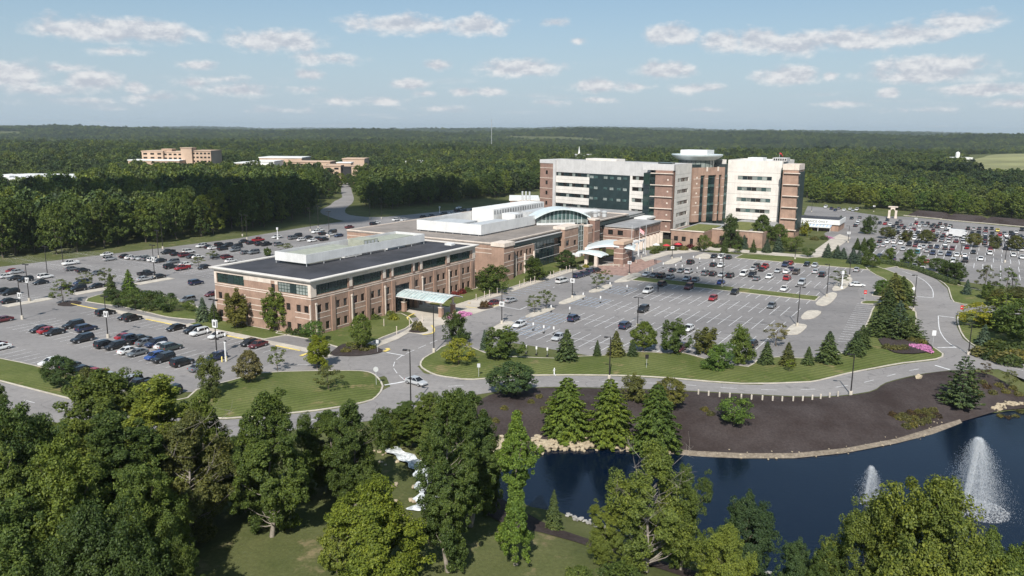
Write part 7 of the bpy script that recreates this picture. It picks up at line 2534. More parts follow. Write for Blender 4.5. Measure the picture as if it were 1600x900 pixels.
def build_cars():
    words = dict(main="main lot", left="office lot", farleft="far left lot", back="lot behind the office", right="far right lot", far="row along the back road", door="line by the front walk", exit="main lot exit", road="junction", behind="small lot beyond the ambulance bay")
    n_rows = {}
    used = []
    groups = {}
    for rec in CAR_REC:
        s, t, col, kind, lot, row, heading, px, py = rec
        x, y, _ = W(s, t)
        if heading is None and any(abs(s - a) < 2.0 and abs(t - b) < 4.6 for a, b in used):
            # stall already taken: step to the next free one
            for k in (1, -1, 2, -2, 3):
                if not any(abs(s + k * STALL - a) < 2.0 and abs(t - b) < 4.6 for a, b in used):
                    s += k * STALL
                    break
            else:
                continue
        used.append((s, t))
        x, y, _ = W(s, t)
        groups.setdefault((lot, row), []).append((x / y, x, y, col, kind, lot, row, heading))
    for lot in {k[0] for k in groups}:
        rs = sorted({k[1] for k in groups if k[0] == lot and k[1] is not None})
        for i, r_ in enumerate(rs):
            n_rows[(lot, r_)] = i
    total = 0
    for key, lst in groups.items():
        lst.sort()
        cnt = {}
        tot = {}
        for q in lst:
            tot[(q[3], q[4])] = tot.get((q[3], q[4]), 0) + 1
        for q in lst:
            _, x, y, col, kind, lot, row, heading = q
            rgb, word = PAINT[col]
            k = (col, kind)
            cnt[k] = cnt.get(k, 0) + 1
            desc = f"{word} {KIND_WORD[kind]}"
            where = "the " + words[lot]
            if row is not None:
                where = f"{ordinal(n_rows[(lot, row)])} row, {words[lot]}"
            if lot == 'road':
                label = "silver sedan driving through the road junction"
            elif tot[k] == 1:
                label = f"the only {desc} parked in {where}"
            else:
                label = f"{desc}, {ordinal(cnt[k] - 1)} such from left, {where}"
            rz = (A0 if heading is None else heading - 0) + (0 if _cr.random() < .5 or heading is not None else math.pi) + _cr.uniform(-.02, .02)
            m = car_parts(kind)
            near = y < 285
            nm = 'moving_car' if lot == 'road' else 'parked_car'
            o = link(nm, m['body'] if near else m['far'], None, (x, y, 0.045), rz)
            sc = _cr.uniform(.96, 1.04)
            o.scale = (sc, sc, sc)
            jit = _cr.uniform(.85, 1.15)
            o.color = tuple(c * jit for c in rgb) + (1,)
            tag(o, label, 'car', 'cars in the ' + words[lot])
            total += 1
            if near:
                g = link('window', m['glass'], o)
                g.color = o.color
                for p in m['wpos']:
                    link('wheel', m['wheel'], o, p)
                for p in m['hpos']:
                    link('headlight', m['head'], o, p)
                for p in m['tpos']:
                    link('tail_light', m['tail'], o, p)
    # the packed far rows: more cars than one could tell apart fill the stalls between those above
    mass = MB()
    for t0, t1, s0, s1 in ROWS_RIGHT[4:]:
        for tc in ((t0 + (t1 - t0) * .25, t0 + (t1 - t0) * .75) if t1 - t0 > 9 else ((t0 + t1) / 2,)):
            for k in range(int((76 - s0) / STALL)):
                s = s0 + (k + .5) * STALL
                if _cr.random() < (.28 if t0 < 396 else .75) and not any(abs(s - a) < 2.2 and abs(tc - b) < 4.8 for a, b in used):
                    d = CARS[_cr.choice(('sedan', 'suv'))]
                    ci = _cr.choice((0, 0, 0, 1, 1, 2, 3))
                    x, y, _ = W(s, tc)
                    tmp = MB()
                    loft(tmp, [ring_body(*q) for q in d['st'][::2] + d['st'][-1:]], ci)
                    zb, zr, y0, y1, y2, y3, hb, hr = d['cab']
                    loft(tmp, [[(-hb, y0, zb), (hb, y0, zb), (hr, y1, zr), (-hr, y1, zr)], [(-hb, y3, zb), (hb, y3, zb), (hr, y2, zr), (-hr, y2, zr)]], 4)
                    tmp.box(-hr, hr, y1, y2, zr, zr + .04, ci)
                    ca, sa = math.cos(A0), math.sin(A0)
                    kk = len(mass.v)
                    mass.v += [(x + a * ca - b * sa, y + a * sa + b * ca, c + .05) for a, b, c in tmp.v]
                    mass.f += [tuple(i + kk for i in f) for f in tmp.f]
                    mass.m += tmp.m
    cm = [surf(n_, c_, .35, .05, 1.0, spec=.5) for n_, c_ in (('far_car_black', (.015, .015, .018)), ('far_car_white', (.6, .6, .6)), ('far_car_silver', (.3, .3, .31)), ('far_car_red', (.2, .02, .02)))]
    tag(mass.build('packed_cars', cm + [MAT['car_glass']]), "mass of small cars packed in the last rows of the far lot", kind='stuff')
    print('cars', total)


build_cars()


def white_truck():
    """white lorry with a box body among the cars of the far lot"""
    x, y, _ = G(1489, 371)
    e = empty('box_truck', (x, y, 0.05), A0 + R(70))
    tag(e, "white box truck parked among the cars of the far lot", 'truck')
    mb = MB()
    mb.box(-1.25, 1.25, -4.6, 1.6, .9, 3.9)
    mb.build('cargo_box', MAT['sign_white'], e)
    mb = MB()
    loft(mb, [ring_body(1.7, .5, 2.5, 1.1), ring_body(2.3, .5, 2.5, 1.15), ring_body(3.0, .5, 1.7, 1.15), ring_body(4.0, .55, 1.5, 1.05)])
    mb.build('cab', MAT['sign_white'], e)
    mb = MB()
    mb.add([(-.9, 2.45, 2.4), (.9, 2.45, 2.4), (.95, 3.02, 1.78), (-.95, 3.02, 1.78)], [(0, 1, 2, 3)])
    mb.build('windscreen', MAT['car_glass'], e)
    for sx in (-1, 1):
        for sy in (-3.0, 3.0):
            link('wheel', CAR_MESH['pickup']['wheel'], e, (sx * 1.05, sy, .42))


white_truck()


# ------------------------------------------------------------------ lamp posts, signs, poles
def lamp_meshes():
    d = {}
    mb = MB()
    mb.tube([(0, 0, 0.7), (0, 0, 9.0)], [.13, .085], 8)
    d['pole'] = mb.mesh('pole', MAT['lamp_dark'])
    mb = MB()
    mb.lathe([(.34, -.1), (.34, .72), (.30, .78)], (0, 0, 0), 12)
    d['base'] = mb.mesh('base', MAT['kerb_concrete'])
    mb = MB()
    mb.box(-.05, .05, 0, .75, 8.85, 8.97)
    mb.box(-.24, .24, .55, 1.25, 8.78, 8.98)
    d['head'] = mb.mesh('lamp_head', MAT['lamp_dark'])
    mb = MB()
    mb.box(-.62, .62, -.2, -.13, 4.5, 5.7)
    mb.box(-.62, .62, .13, .2, 4.5, 5.7)
    d['sign'] = mb.mesh('sign_panel', MAT['sign_white'])
    mb = MB()
    mb.box(-.30, -.10, -.22, -.205, 4.8, 5.45)
    mb.box(.02, .32, -.22, -.205, 4.8, 5.45)
    d['mark'] = mb.mesh('row_mark', MAT['lamp_dark'])
    return d


LAMPS = [  # base x, base y, top y, sign, heads, where
    (35, 499, 434, 1, 2, "at the left edge of the office lot"), (46, 471, 413, 1, 2, "on the concrete strip left of the lone lot tree"), (74.5, 432, 385, 0, 2, "in the middle of the far left lot"), (99, 414, 371, 0, 2, "before the dark wood behind the far left lot"),
    (169, 528, 463, 1, 2, "in the middle of the office lot"), (339, 556, 468, 1, 2, "at the right end of the office lot rows"), (242, 436, 383, 1, 2, "on the concrete strip behind the shrub mound"), (248, 403, 360, 0, 2, "beside the silver cars behind the office"), (254.5, 389, 347, 0, 1, "at the wood edge behind the office lot"),
    (386, 374, 336, 0, 2, "behind the black office roof, left of two"), (379, 369, 334, 0, 1, "behind the black office roof, at the wood edge"), (485, 361, 325, 0, 1, "at the grass by the access road"), (497.5, 357, 322, 0, 2, "right of the access road grass lamp"), (514.5, 371, 330, 0, 2, "nearest to the brown wing roof behind the office"),
    (578, 342, 312, 0, 1, "beside the access road junction in the woods"), (596, 342, 310, 0, 1, "right of the access road junction"),
    (642, 638, 547, 0, 1, "in front of the silver car at the junction"), (678, 551, 478, 0, 1, "at the left tip of the long lawn"), (784, 506, 452, 1, 2, "on the pale island by the drive"), (894, 466, 418, 1, 2, "on the middle pale island of the main lot"), (983, 430, 396, 1, 1, "at the pointed island near the entrance"), (1050, 404, 374, 1, 1, "near the tower garden in the shade"),
    (996, 510, 465, 0, 2, "among the empty stalls of the main lot"), (1128, 448, 401, 0, 1, "in the dividing grass of the main lot"), (1245.5, 510, 448, 0, 2, "on the rounded island near the lot exit"), (1291.5, 464, 413, 0, 1, "on the tapering island of the main lot"), (1327, 432, 407, 0, 1, "left of the white post at the lot exit"),
    (1242, 405, 377, 0, 1, "on the lawn below the blue spruces"), (1426.7, 486, 430, 0, 1, "inside the bend of the winding drive"), (1513, 554, 507, 0, 1, "outside the lower bend of the winding drive"), (1329, 617, 554, 0, 1, "on the lower edge of the ring road by the mulch"), (952, 592, 527, 0, 1, "on the long lawn above the pyramid trees"),
    (1325, 379, 353, 1, 1, "at the ambulance drive"), (1500.6, 401, 377, 0, 2, "in the median of the far lot, left of two"), (1570, 410, 371, 0, 2, "in the median of the far lot, right of two"), (1579, 463, 429, 0, 1, "on the grass below the far lot by thin trees"), (1430, 352, 334, 1, 1, "in the last rows of the far lot"), (1268, 331, 315, 0, 1, "in the small lot beyond the ambulance bay"), (1365, 331, 316, 1, 1, "left of the stone arch")]


def build_lamps():
    d = lamp_meshes()
    for bx, by, ty, sign, heads, where in LAMPS:
        g = G(bx, by)
        h = min(max(height_over(bx, by, bx, ty), 6.0), 12.5)
        e = empty('lamp_post', (g[0], g[1], 0.1), A0 + (0 if heads == 2 else R(20)))
        e.scale = (1, 1, h / 9.0)
        tag(e, f"dark lamp post {where}", 'lamp post', 'lamp posts of the lots and roads')
        link('base', d['base'], e)
        link('pole', d['pole'], e)
        for k in range(heads):
            link('lamp_head', d['head'], e, rz=math.pi / 2 + k * math.pi)
        if sign:
            p = link('sign_panel', d['sign'], e, rz=-A0 * 0)
            link('row_mark', d['mark'], p)


build_lamps()


def sign_post(px, py, h, label, board='round', col='sign_white', name='road_sign', w=.35, rz=None):
    g = G(px, py)
    e = empty(name, (g[0], g[1], 0.1), rz if rz is not None else 0.0)
    tag(e, label, 'sign', 'small signs on posts')
    mb = MB()
    mb.tube([(0, 0, 0), (0, 0, h)], .04, 5)
    mb.build('post', MAT['hvac_metal'], e)
    mb = MB()
    if board == 'round':
        n = 12
        mb.add([(w * math.cos(2 * math.pi * i / n), -.05, h + w * math.sin(2 * math.pi * i / n)) for i in range(n)] + [(w * math.cos(2 * math.pi * i / n), -.02, h + w * math.sin(2 * math.pi * i / n)) for i in range(n)], [tuple(range(n)), tuple(range(2 * n - 1, n - 1, -1))] + [(i, (i + 1) % n, n + (i + 1) % n, n + i) for i in range(n)])
    else:
        mb.box(-w, w, -.06, -.02, h - w * 1.3, h + w * 1.3)
    b = mb.build('sign_board', MAT[col], e)
    if col == 'sign_red':
        mb = MB()
        mb.box(-w * .7, w * .7, -.075, -.062, h - .08, h + .08)
        mb.build('bar', MAT['sign_white'], b)
    return e


for (px, py, h, lb, bd, col, w) in ((588, 603, 3.2, "round sign on a post at the tip of the grassy hump", 'round', 'hvac_metal', .5), (1426, 467, 3.0, "white round sign at the bend of the winding drive", 'round', 'sign_white', .5), (1351, 469, 2.3, "red sign at the main lot exit island", 'box', 'sign_red', .42), (1501.5, 494, 2.3, "red sign beside the yellow tree on the drive", 'box', 'sign_red', .42),
                                    (1010, 577, 2.6, "small dark sign board on the long lawn", 'box', 'lamp_dark', .35), (1456.7, 545, 3.6, "dark post with a white panel by the pink flowers", 'box', 'sign_white', .45), (748, 590, 2.4, "narrow sign near the left of the long lawn", 'box', 'hvac_metal', .3), (590, 551, 2.4, "grey sign on the mulch bed tip", 'box', 'hvac_metal', .3)):
    sign_post(px, py, h, lb, bd, col, name='road_sign', w=w)


def bay_signs():
    """low white bay signs on short posts with a dark foot"""
    pts = [(833, 516.5), (849.5, 521), (865, 523), (822, 553), (838, 555), (855, 557), (861, 488), (890, 491), (911, 468), (938, 473.5), (953, 451), (979.5, 455.5), (1064, 409), (1083, 408), (1093, 411), (1115, 414), (1126, 413), (1036, 419), (1055.5, 421.5), (1065.5, 422.5), (1089, 426), (1100, 427), (310, 525), (340, 531), (325, 527), (352, 534)]
    pts.sort()
    mb = MB()
    mb.tube([(0, 0, .25), (0, 0, 1.9)], .03, 4)
    post = mb.mesh('post', MAT['hvac_metal'])
    mb = MB()
    mb.box(-.17, .17, -.05, -.02, 1.3, 2.0)
    brd = mb.mesh('sign_board', MAT['sign_white'])
    mb = MB()
    mb.lathe([(.28, 0), (.26, .22), (.1, .3)], (0, 0, 0), 8)
    ft = mb.mesh('foot', MAT['rubber'])
    for i, p in enumerate(pts):
        g = G(*p)
        e = empty('bay_sign', (g[0], g[1], 0.04), 0.0)
        tag(e, f"small white bay sign, {ordinal(i)} from the left among those in the lots", 'sign', 'small bay signs in the lots')
        link('post', post, e)
        link('sign_board', brd, e)
        link('foot', ft, e)


bay_signs()


def walk_posts():
    """thin pale posts along the front walk lawn"""
    pts = [(744, 470.5), (757, 466), (765, 464), (777, 460.5), (795, 454.5), (812, 449), (819, 446), (829, 444), (835.5, 441.5), (844, 438), (860, 434), (865, 432.5), (875, 429), (885, 425.5), (890, 423.5), (600, 511), (620, 523), (640, 512), (660, 503)]
    mb = MB()
    mb.box(-.06, .06, -.06, .06, 0, 1.8)
    mb.box(-.09, .09, -.09, .09, 1.8, 1.95)
    me = mb.mesh('post', MAT['cream_stone'])
    for i, p in enumerate(sorted(pts)):
        g = G(*p)
        tag(link('marker_post', me, None, (g[0], g[1], 0.1), A0), f"thin pale marker post, {ordinal(i)} from the left along the front lawns", 'post', 'marker posts along the front lawns')


walk_posts()


def guard_posts():
    """row of short white posts between ring road and mulch"""
    pts = [(1091, 617), (1107, 619), (1124, 621), (1140, 622), (1158, 624), (1174, 625), (1191, 626), (1207, 627), (1222, 627.5), (1239, 627.5), (1254, 627), (1269, 625.5), (1282, 624), (1296, 622), (1309, 620)]
    mb = MB()
    mb.lathe([(.16, 0), (.16, .95), (.10, 1.05)], (0, 0, 0), 8)
    me = mb.mesh('guard_post', MAT['kerb_concrete'])
    for i, p in enumerate(pts):
        g = G(*p)
        tag(link('guard_post', me, None, (g[0], g[1], float(ground_z([g[:2]])[0]))), f"short pale guard post, {ordinal(i)} from the left along the ring road", 'post', 'guard posts along the ring road')


guard_posts()


def bollards():
    pts = [(958, 416), (967, 417), (1009.5, 424), (1013, 422.5), (1019, 423), (1019.5, 425), (1002, 403), (1010, 399), (975, 417), (994, 411)]
    mb = MB()
    mb.lathe([(.15, 0), (.15, .9), (.08, 1.0)], (0, 0, 0), 8)
    me = mb.mesh('bollard', MAT['kerb_concrete'])
    for i, p in enumerate(sorted(pts)):
        g = G(*p)
        tag(link('bollard', me, None, (g[0], g[1], .05)), f"pale bollard, {ordinal(i)} from the left before the main entrance", 'bollard', 'bollards before the main entrance')
    mb = MB()
    mb.lathe([(.12, 0), (.12, 1.1), (.05, 1.2)], (0, 0, 0), 8)
    me = mb.mesh('bollard', MAT['bollard_yellow'])
    for i, p in enumerate(((347, 566), (354, 565))):
        g = G(*p)
        tag(link('bollard', me, None, (g[0], g[1], .05)), ("left" if i == 0 else "right") + " one of two yellow bollards in the office lot", 'bollard', 'yellow bollards')
    g = G(346, 566)
    e = empty('charging_post', (g[0] + .8, g[1] + .4, .05), A0)
    tag(e, "white charging post beside the yellow bollards", 'post')
    mb = MB()
    mb.box(-.13, .13, -.1, .1, 0, 4.0)
    mb.build('cabinet', MAT['sign_white'], e)
    mb = MB()
    mb.box(-.28, .28, -.06, .06, 4.0, 4.25)
    mb.build('cap', MAT['sign_white'], e)
    for px, py, ty, lb in ((1315, 451, 424, "tall white post on the lot exit island"), (434, 374, 356, "tall white post before the wood behind the office"), (687, 333, 323, "white post on the back road verge")):
        g = G(px, py)
        mb = MB()
        h = height_over(px, py, px, ty)
        mb.lathe([(.5, 0), (.3, .4), (.18, .6), (.16, h * .8), (.45, h * .82), (.45, h), (.1, h + .1)], (0, 0, 0), 10)
        tag(mb.build('white_post', MAT['sign_white'], loc=(g[0], g[1], .1)), lb, 'post', 'tall white posts')


bollards()


def flags():
    for px, py, lb, fl in ((998, 401.5, "white flag pole with a red and white flag before the brick block", True), (986, 398.5, "left white flag pole without a flag", False), (1008, 398, "right white flag pole without a flag", False)):
        g = G(px, py)
        e = empty('flag_pole', (g[0], g[1], 0))
        tag(e, lb, 'flag pole', 'flag poles at the entrance')
        mb = MB()
        mb.tube([(0, 0, 0), (0, 0, 11.5)], [.11, .06], 6)
        mb.lathe([(.1, 0), (.14, .1), (.02, .22)], (0, 0, 11.5), 6)
        mb.build('pole', MAT['sign_white'], e)
        if fl:
            mb = MB()
            n = 8
            for i in range(n):
                for j in range(6):
                    x0, x1 = i * .22, (i + 1) * .22
                    w = lambda q, z: .12 * math.sin(q * 4 + z)
                    dz = lambda q: -.75 * q
                    z0, z1 = 11.2 - j * .25, 11.2 - (j + 1) * .25
                    mb.add([(x0, w(x0, z0), z0 + dz(x0)), (x1, w(x1, z0), z0 + dz(x1)), (x1, w(x1, z1), z1 + dz(x1)), (x0, w(x0, z1), z1 + dz(x0))], [(0, 1, 2, 3)], 1 if j % 2 else 0)
            mb.build('flag', [MAT['flag_red'], MAT['sign_white']], e)
    # windsock on the tower roof
    g = W(-84.5, 386.2)
    e = empty('windsock', (g[0], g[1], 34.0))
    tag(e, "small orange and white windsock on the tower roof", 'windsock')
    mb = MB()
    mb.tube([(0, 0, 0), (0, 0, 4)], .08, 5)
    mb.build('mast', MAT['hvac_metal'], e)
    mb = MB()
    mb.tube([(0, 0, 3.9), (.8, 0, 3.6), (1.5, 0, 2.6)], [.4, .34, .22], 8)
    mb.build('sock', MAT['flag_red'], e)


flags()


# ------------------------------------------------------------------ shrubs, flower beds, rocks
def shrubs():
    cat = {k: [shrub_mesh(300 + i + j * 7, 1, 1, 420, .30) for i in range(2)] for j, k in enumerate(('a',))}['a']
    rng = random.Random(4)

    def put(px, py, r_, h, col, label, group, z=0.1):
        g = G(px, py)
        zz = max(float(ground_z([g[:2]])[0]), -3) + z
        o = link('shrub', cat[rng.randrange(2)], None, (g[0], g[1], zz), rng.uniform(0, 6))
        o.scale = (r_, r_, h)
        o.color = tuple(GREEN[col]) + (1,) if isinstance(col, str) else tuple(col) + (1,)
        tag(o, label, 'shrub', group)
    red = (.16, .03, .03)
    lst = [(500, 517, red), (510, 514, red), (518, 512, red), (536, 506, red), (545, 503, red), (552, 500, 'mid'), (527, 509, 'mid'), (574, 496, red), (586, 499, 'mid'), (610, 494, 'light'), (616, 500, 'lime'), (465, 523, 'dark'), (478, 526, 'dark'), (455, 520, 'dark'), (690, 470, red), (700, 468, 'mid'), (711, 463, red), (722, 459, red), (730, 456, 'mid')]
    for i, (x, y, c) in enumerate(sorted(lst, key=lambda q: q[0])):
        put(x, y, 1.35, 1.3, c, f"low {'red' if c == red else 'green'} shrub, {ordinal(i)} from the left along the office front", "shrubs along the office front")
    lst = [(649, 516), (656, 516), (662, 518)]
    for i, (x, y) in enumerate(lst):
        put(x, y, .9, 2.0 if i < 2 else .9, 'olive', f"conical olive shrub, {ordinal(i)} from the left in the small forecourt bed", "forecourt bed shrubs")
    for i, (x, y) in enumerate(((754, 480.5), (759, 480.5))):
        put(x, y, .8, 1.7, 'maroon', ("left" if i == 0 else "right") + " dark shrub in the bed by the red car", "shrubs by the red car")
    # clipped shrubs on the mulch bank
    pts = [(1412, 640), (1418, 644), (1424, 636), (1430, 642), (1436, 634), (1442, 639), (1448, 632), (1454, 637), (1460, 630), (1440, 646), (1428, 650), (1405, 643), (1418, 652), (1396, 640), (1450, 643), (1466, 636), (1512, 606), (1522, 602), (1532, 608), (1542, 600), (1552, 606), (1562, 598), (1572, 604), (1584, 600), (1592, 606), (1536, 596), (1590, 630), (1578, 632), (1566, 630), (1598, 624)]
    for i, (x, y) in enumerate(sorted(pts)):
        put(x, y, .85, .75, 'olive' if i % 5 else 'maroon', f"small rounded shrub, {ordinal(i)} from the left on the mulch bank", "small shrubs on the mulch bank", 0.05)
    pts = [(788, 640), (810, 645), (830, 630), (842, 622), (850, 640), (774, 655), (860, 628), (1101, 642), (1110, 648)]
    for i, (x, y) in enumerate(sorted(pts)):
        put(x, y, .7, .65, 'olive', f"dry looking shrub, {ordinal(i)} from the left beside the pyramid trees", "shrubs beside the pyramid trees", 0.05)
    pts = [(1385, 547), (1395, 549), (1404, 549), (1412, 548), (1425, 536), (1435, 538), (1442, 540)]
    for i, (x, y) in enumerate(sorted(pts)):
        put(x, y, 1.0, .9, 'olive', f"rounded olive shrub, {ordinal(i)} from the left in the bed by the pink flowers", "shrubs in the pink flower bed", .5)
    pts = [(540, 550), (555, 546), (570, 548), (580, 545), (548, 541), (562, 540)]
    for i, (x, y) in enumerate(sorted(pts)):
        put(x, y, 1.1, .7, 'light' if i % 2 else 'olive', f"low yellowish shrub, {ordinal(i)} from the left on the office mulch tip", "shrubs on the office mulch tip", .2)
    pts = [(1040, 388), (1050, 391), (1060, 385), (1068, 391), (1078, 388), (1088, 391), (1110, 384), (1120, 387), (1148, 380), (1170, 385), (1205, 382), (1225, 384), (1030, 392), (1022, 396), (1273, 375), (1287, 374)]
    for i, (x, y) in enumerate(sorted(pts)):
        put(x, y, 1.9, 1.5, (.10, .025, .03) if i in (4, 6) else ('dark', 'mid', 'olive')[i % 3], f"garden shrub, {ordinal(i)} from the left before the tower", "garden shrubs before the tower")
    pts = [(893, 420), (900, 418), (915, 418), (922, 415), (860, 428), (848, 431), (905, 421)]
    for i, (x, y) in enumerate(sorted(pts)):
        put(x, y, 1.2, 1.0, 'yellow' if x == 915 else 'dark', f"low shrub, {ordinal(i)} from the left beside the main entrance walk", "shrubs beside the main entrance")
    # hedge below the far lot and dark shrubs right of the drive
    line = smooth_open([G(x, y)[:2] for x, y in ((1372, 411), (1400, 415), (1430, 422), (1460, 433), (1480, 441), (1498, 446))], 6)
    e = empty('hedge', (line[0][0], line[0][1], 0))
    tag(e, "long clipped hedge along the lower edge of the far lot", 'hedge')
    rng2 = np.random.default_rng(3)
    P, N = [], []
    for a, b in zip(line, line[1:]):
        m = 240
        u = rng2.uniform(0, 1, m)[:, None]
        c = np.array(a) * (1 - u) + np.array(b) * u - np.array(line[0])
        th = rng2.uniform(0, np.pi, m)
        P.append(np.column_stack([c[:, 0] + np.cos(th) * 1.1, c[:, 1] + np.sin(th + 1) * .8, .15 + 1.5 * np.abs(np.sin(th)) * rng2.uniform(.5, 1, m)]))
        N.append(np.column_stack([np.cos(th), -np.abs(rng2.normal(size=m)), np.sin(th)]) + .5 * rng2.normal(size=(m, 3)))
    P, N = np.concatenate(P), np.concatenate(N)
    V, Q = leaf_quads(P, N, rng2.normal(size=P.shape), np.full(len(P), .5), np.full(len(P), .34), rng2)
    o = link('foliage', np_mesh('foliage', V, Q, MAT['leaf']), e)
    o.color = GREEN['dark'] + (1,)
    pts = [(1535, 556), (1548, 560), (1562, 564), (1578, 570), (1590, 560), (1570, 548), (1555, 545), (1592, 548)]
    for i, (x, y) in enumerate(sorted(pts)):
        put(x, y, 2.6, 1.6, 'dark' if i % 3 else 'olive', f"dark spreading shrub, {ordinal(i)} from the left on the bank right of the drive", "shrubs right of the drive", .3)
    # petunias
    fm = []
    for k, (cx, cy, rx, ry, lb) in enumerate(((1441, 547, 13, 6, "bright pink flower bed at the tip of the drive island"), (725, 492, 10, 4.5, "round pink flower bed beside the office canopy"), (704, 496, 6, 3, "small pink flower bed under the canopy pier"), (1295, 371.5, 5, 2, "tiny pink flower bed at the ambulance drive"))):
        g = G(cx, cy)
        n = 700 if k < 2 else 250
        r2 = np.random.default_rng(50 + k)
        a, q = r2.uniform(0, 6.28, n), np.sqrt(r2.uniform(0, 1, n))
        ex, ey = G(cx + rx, cy)[0] - g[0], G(cx, cy - ry)[1] - g[1]
        sh = 1 + .25 * np.sin(3 * a + k)
        P = np.column_stack([ex * q * np.cos(a) * sh, ey * q * np.sin(a) * sh, r2.uniform(.1, .45, n) * (1.2 - q)])
        N = np.array([0, -.3, 1.0]) + .5 * r2.normal(size=(n, 3))
        V, Q = leaf_quads(P, N, r2.normal(size=(n, 3)), np.full(n, .42), np.full(n, .36), r2)
        o = link('flower_bed', np_mesh('flowers', V, Q, MAT['petunia_pink']), None, (g[0], g[1], .55 if k == 0 else .16))
        tag(o, lb, 'flower bed', 'pink flower beds')


shrubs()


def rock_mesh(seed):
    rng = np.random.default_rng(seed)
    bm = bmesh.new()
    bmesh.ops.create_icosphere(bm, subdivisions=1, radius=1)
    for v in bm.verts:
        v.co *= rng.uniform(.75, 1.15)
        v.co.z *= .7
    me = bpy.data.meshes.new('rock')
    bm.to_mesh(me)
    bm.free()
    me.materials.append(MAT['limestone'])
    return me


def rocks():
    ms = [rock_mesh(i) for i in range(4)]
    rng = random.Random(2)
    # limestone edging of the pond: too many small stones to count, one mass per stretch
    def mass(line, wd, n, label, size=(.35, .8), mat='limestone', zo=.1):
        pts = smooth_open([G(x, y, -2.3)[:2] for x, y in line], 8)
        V, F = [], []
        r2 = np.random.default_rng(len(line) * 7)
        base = np.array([v.co[:] for v in ms[0].vertices])
        fc = [tuple(p.vertices) for p in ms[0].polygons]
        for i in range(n):
            u = r2.uniform(0, len(pts) - 1.001)
            k = int(u)
            p = np.array(pts[k]) * (1 - u + k) + np.array(pts[k + 1]) * (u - k) + r2.normal(size=2) * wd * .4
            s = r2.uniform(*size)
            a = r2.uniform(0, 6.28)
            q = base * s * r2.uniform(.7, 1.3, 3)
            rot = np.array([[math.cos(a), -math.sin(a), 0], [math.sin(a), math.cos(a), 0], [0, 0, 1]])
            q = q @ rot.T + np.array([p[0], p[1], max(float(ground_z([p])[0]), -2.55) + s * .25 + zo])
            kk = len(V)
            V.extend(map(tuple, q))
            F.extend(tuple(j + kk for j in f) for f in fc)
        me = bpy.data.meshes.new('rocks')
        me.from_pydata(V, [], F)
        me.materials.append(MAT[mat])
        return tag(link('shore_rocks', me), label, kind='stuff')
    mass(((840, 697), (900, 695), (960, 694), (1020, 699), (1034, 702)), 2.4, 700, "band of tan stones below the pyramid trees", (.22, .55))
    mass(((765, 728), (772, 710), (790, 700), (815, 698)), 2.0, 130, "tan stones at the pond outlet")
    mass(((1552, 640), (1580, 634), (1640, 632), (1700, 630)), .9, 200, "tan stones on the far right shore", (.15, .36))
    mass(((1100, 708), (1200, 712), (1300, 706), (1400, 689), (1480, 662)), 1.6, 60, "few pale stones along the gravel shore", (.08, .2))
    mass(((885, 806), (930, 822), (990, 842), (1080, 868), (1150, 886), (1200, 896)), .8, 170, "line of pale stones along the near shore", (.12, .3), 'pale_rock')
    for px, py, s, lb in ((1434, 591, 1.1, "pale boulder on the mulch beside the ring road"), (500, 539, .7, "pale boulder on the office lawn edge"), (733, 475, .6, "pale boulder by the walk before the wings")):
        g = G(px, py)
        o = link('boulder', ms[1].copy(), None, (g[0], g[1], .2), 1.0)
        o.scale = (s, s * .8, s)
        tag(o, lb, 'boulder', 'boulders')


rocks()


# ------------------------------------------------------------------ rapids beside the foreground trees, fountains
def cascade():
    """white water running down a stony channel between the foreground trees"""
    line = smooth_open([G(x, y)[:2] for x, y in ((602, 702), (614, 708), (640, 722), (660, 736), (668, 756), (674, 780), (668, 800))], 6)
    mb = MB()
    vs, fs = [], []
    rng = np.random.default_rng(6)
    n, m = len(line), 9
    for i, p in enumerate(line):
        d = np.array(line[min(i + 1, n - 1)]) - np.array(line[max(i - 1, 0)])
        d /= np.linalg.norm(d)
        nr = np.array([-d[1], d[0]])
        wd = (1.0 + 1.5 * (i / n) ** 2) * (1 + .25 * math.sin(i * 1.3))
        for j in range(m):
            q = np.array(p) + nr * wd * (j / (m - 1) * 2 - 1)
            vs.append((q[0], q[1], .10 + .10 * rng.random() + .5 * (1 - i / n)))
    for i in range(n - 1):
        for j in range(m - 1):
            fs.append((i * m + j, i * m + j + 1, (i + 1) * m + j + 1, (i + 1) * m + j))
    mb.add(vs, fs)
    o = mb.build('cascade', MAT['foam'], smooth=True)
    tag(o, "white rushing water in a channel between the foreground trees", kind='structure')
    ms = rock_mesh(9)
    for k in range(40):
        i = int(rng.integers(0, n))
        p = np.array(line[i]) + rng.normal(size=2) * np.array([2.4, 1.6])
        r_ = link('boulder', ms, None, (p[0], p[1], .1), rng.uniform(0, 6))
        s = rng.uniform(.2, .5)
        r_.scale = (s, s, s * .8)
        tag(r_, "grey stone lining the white water channel between the foreground trees", 'boulder', 'stones lining the white water channel')


cascade()


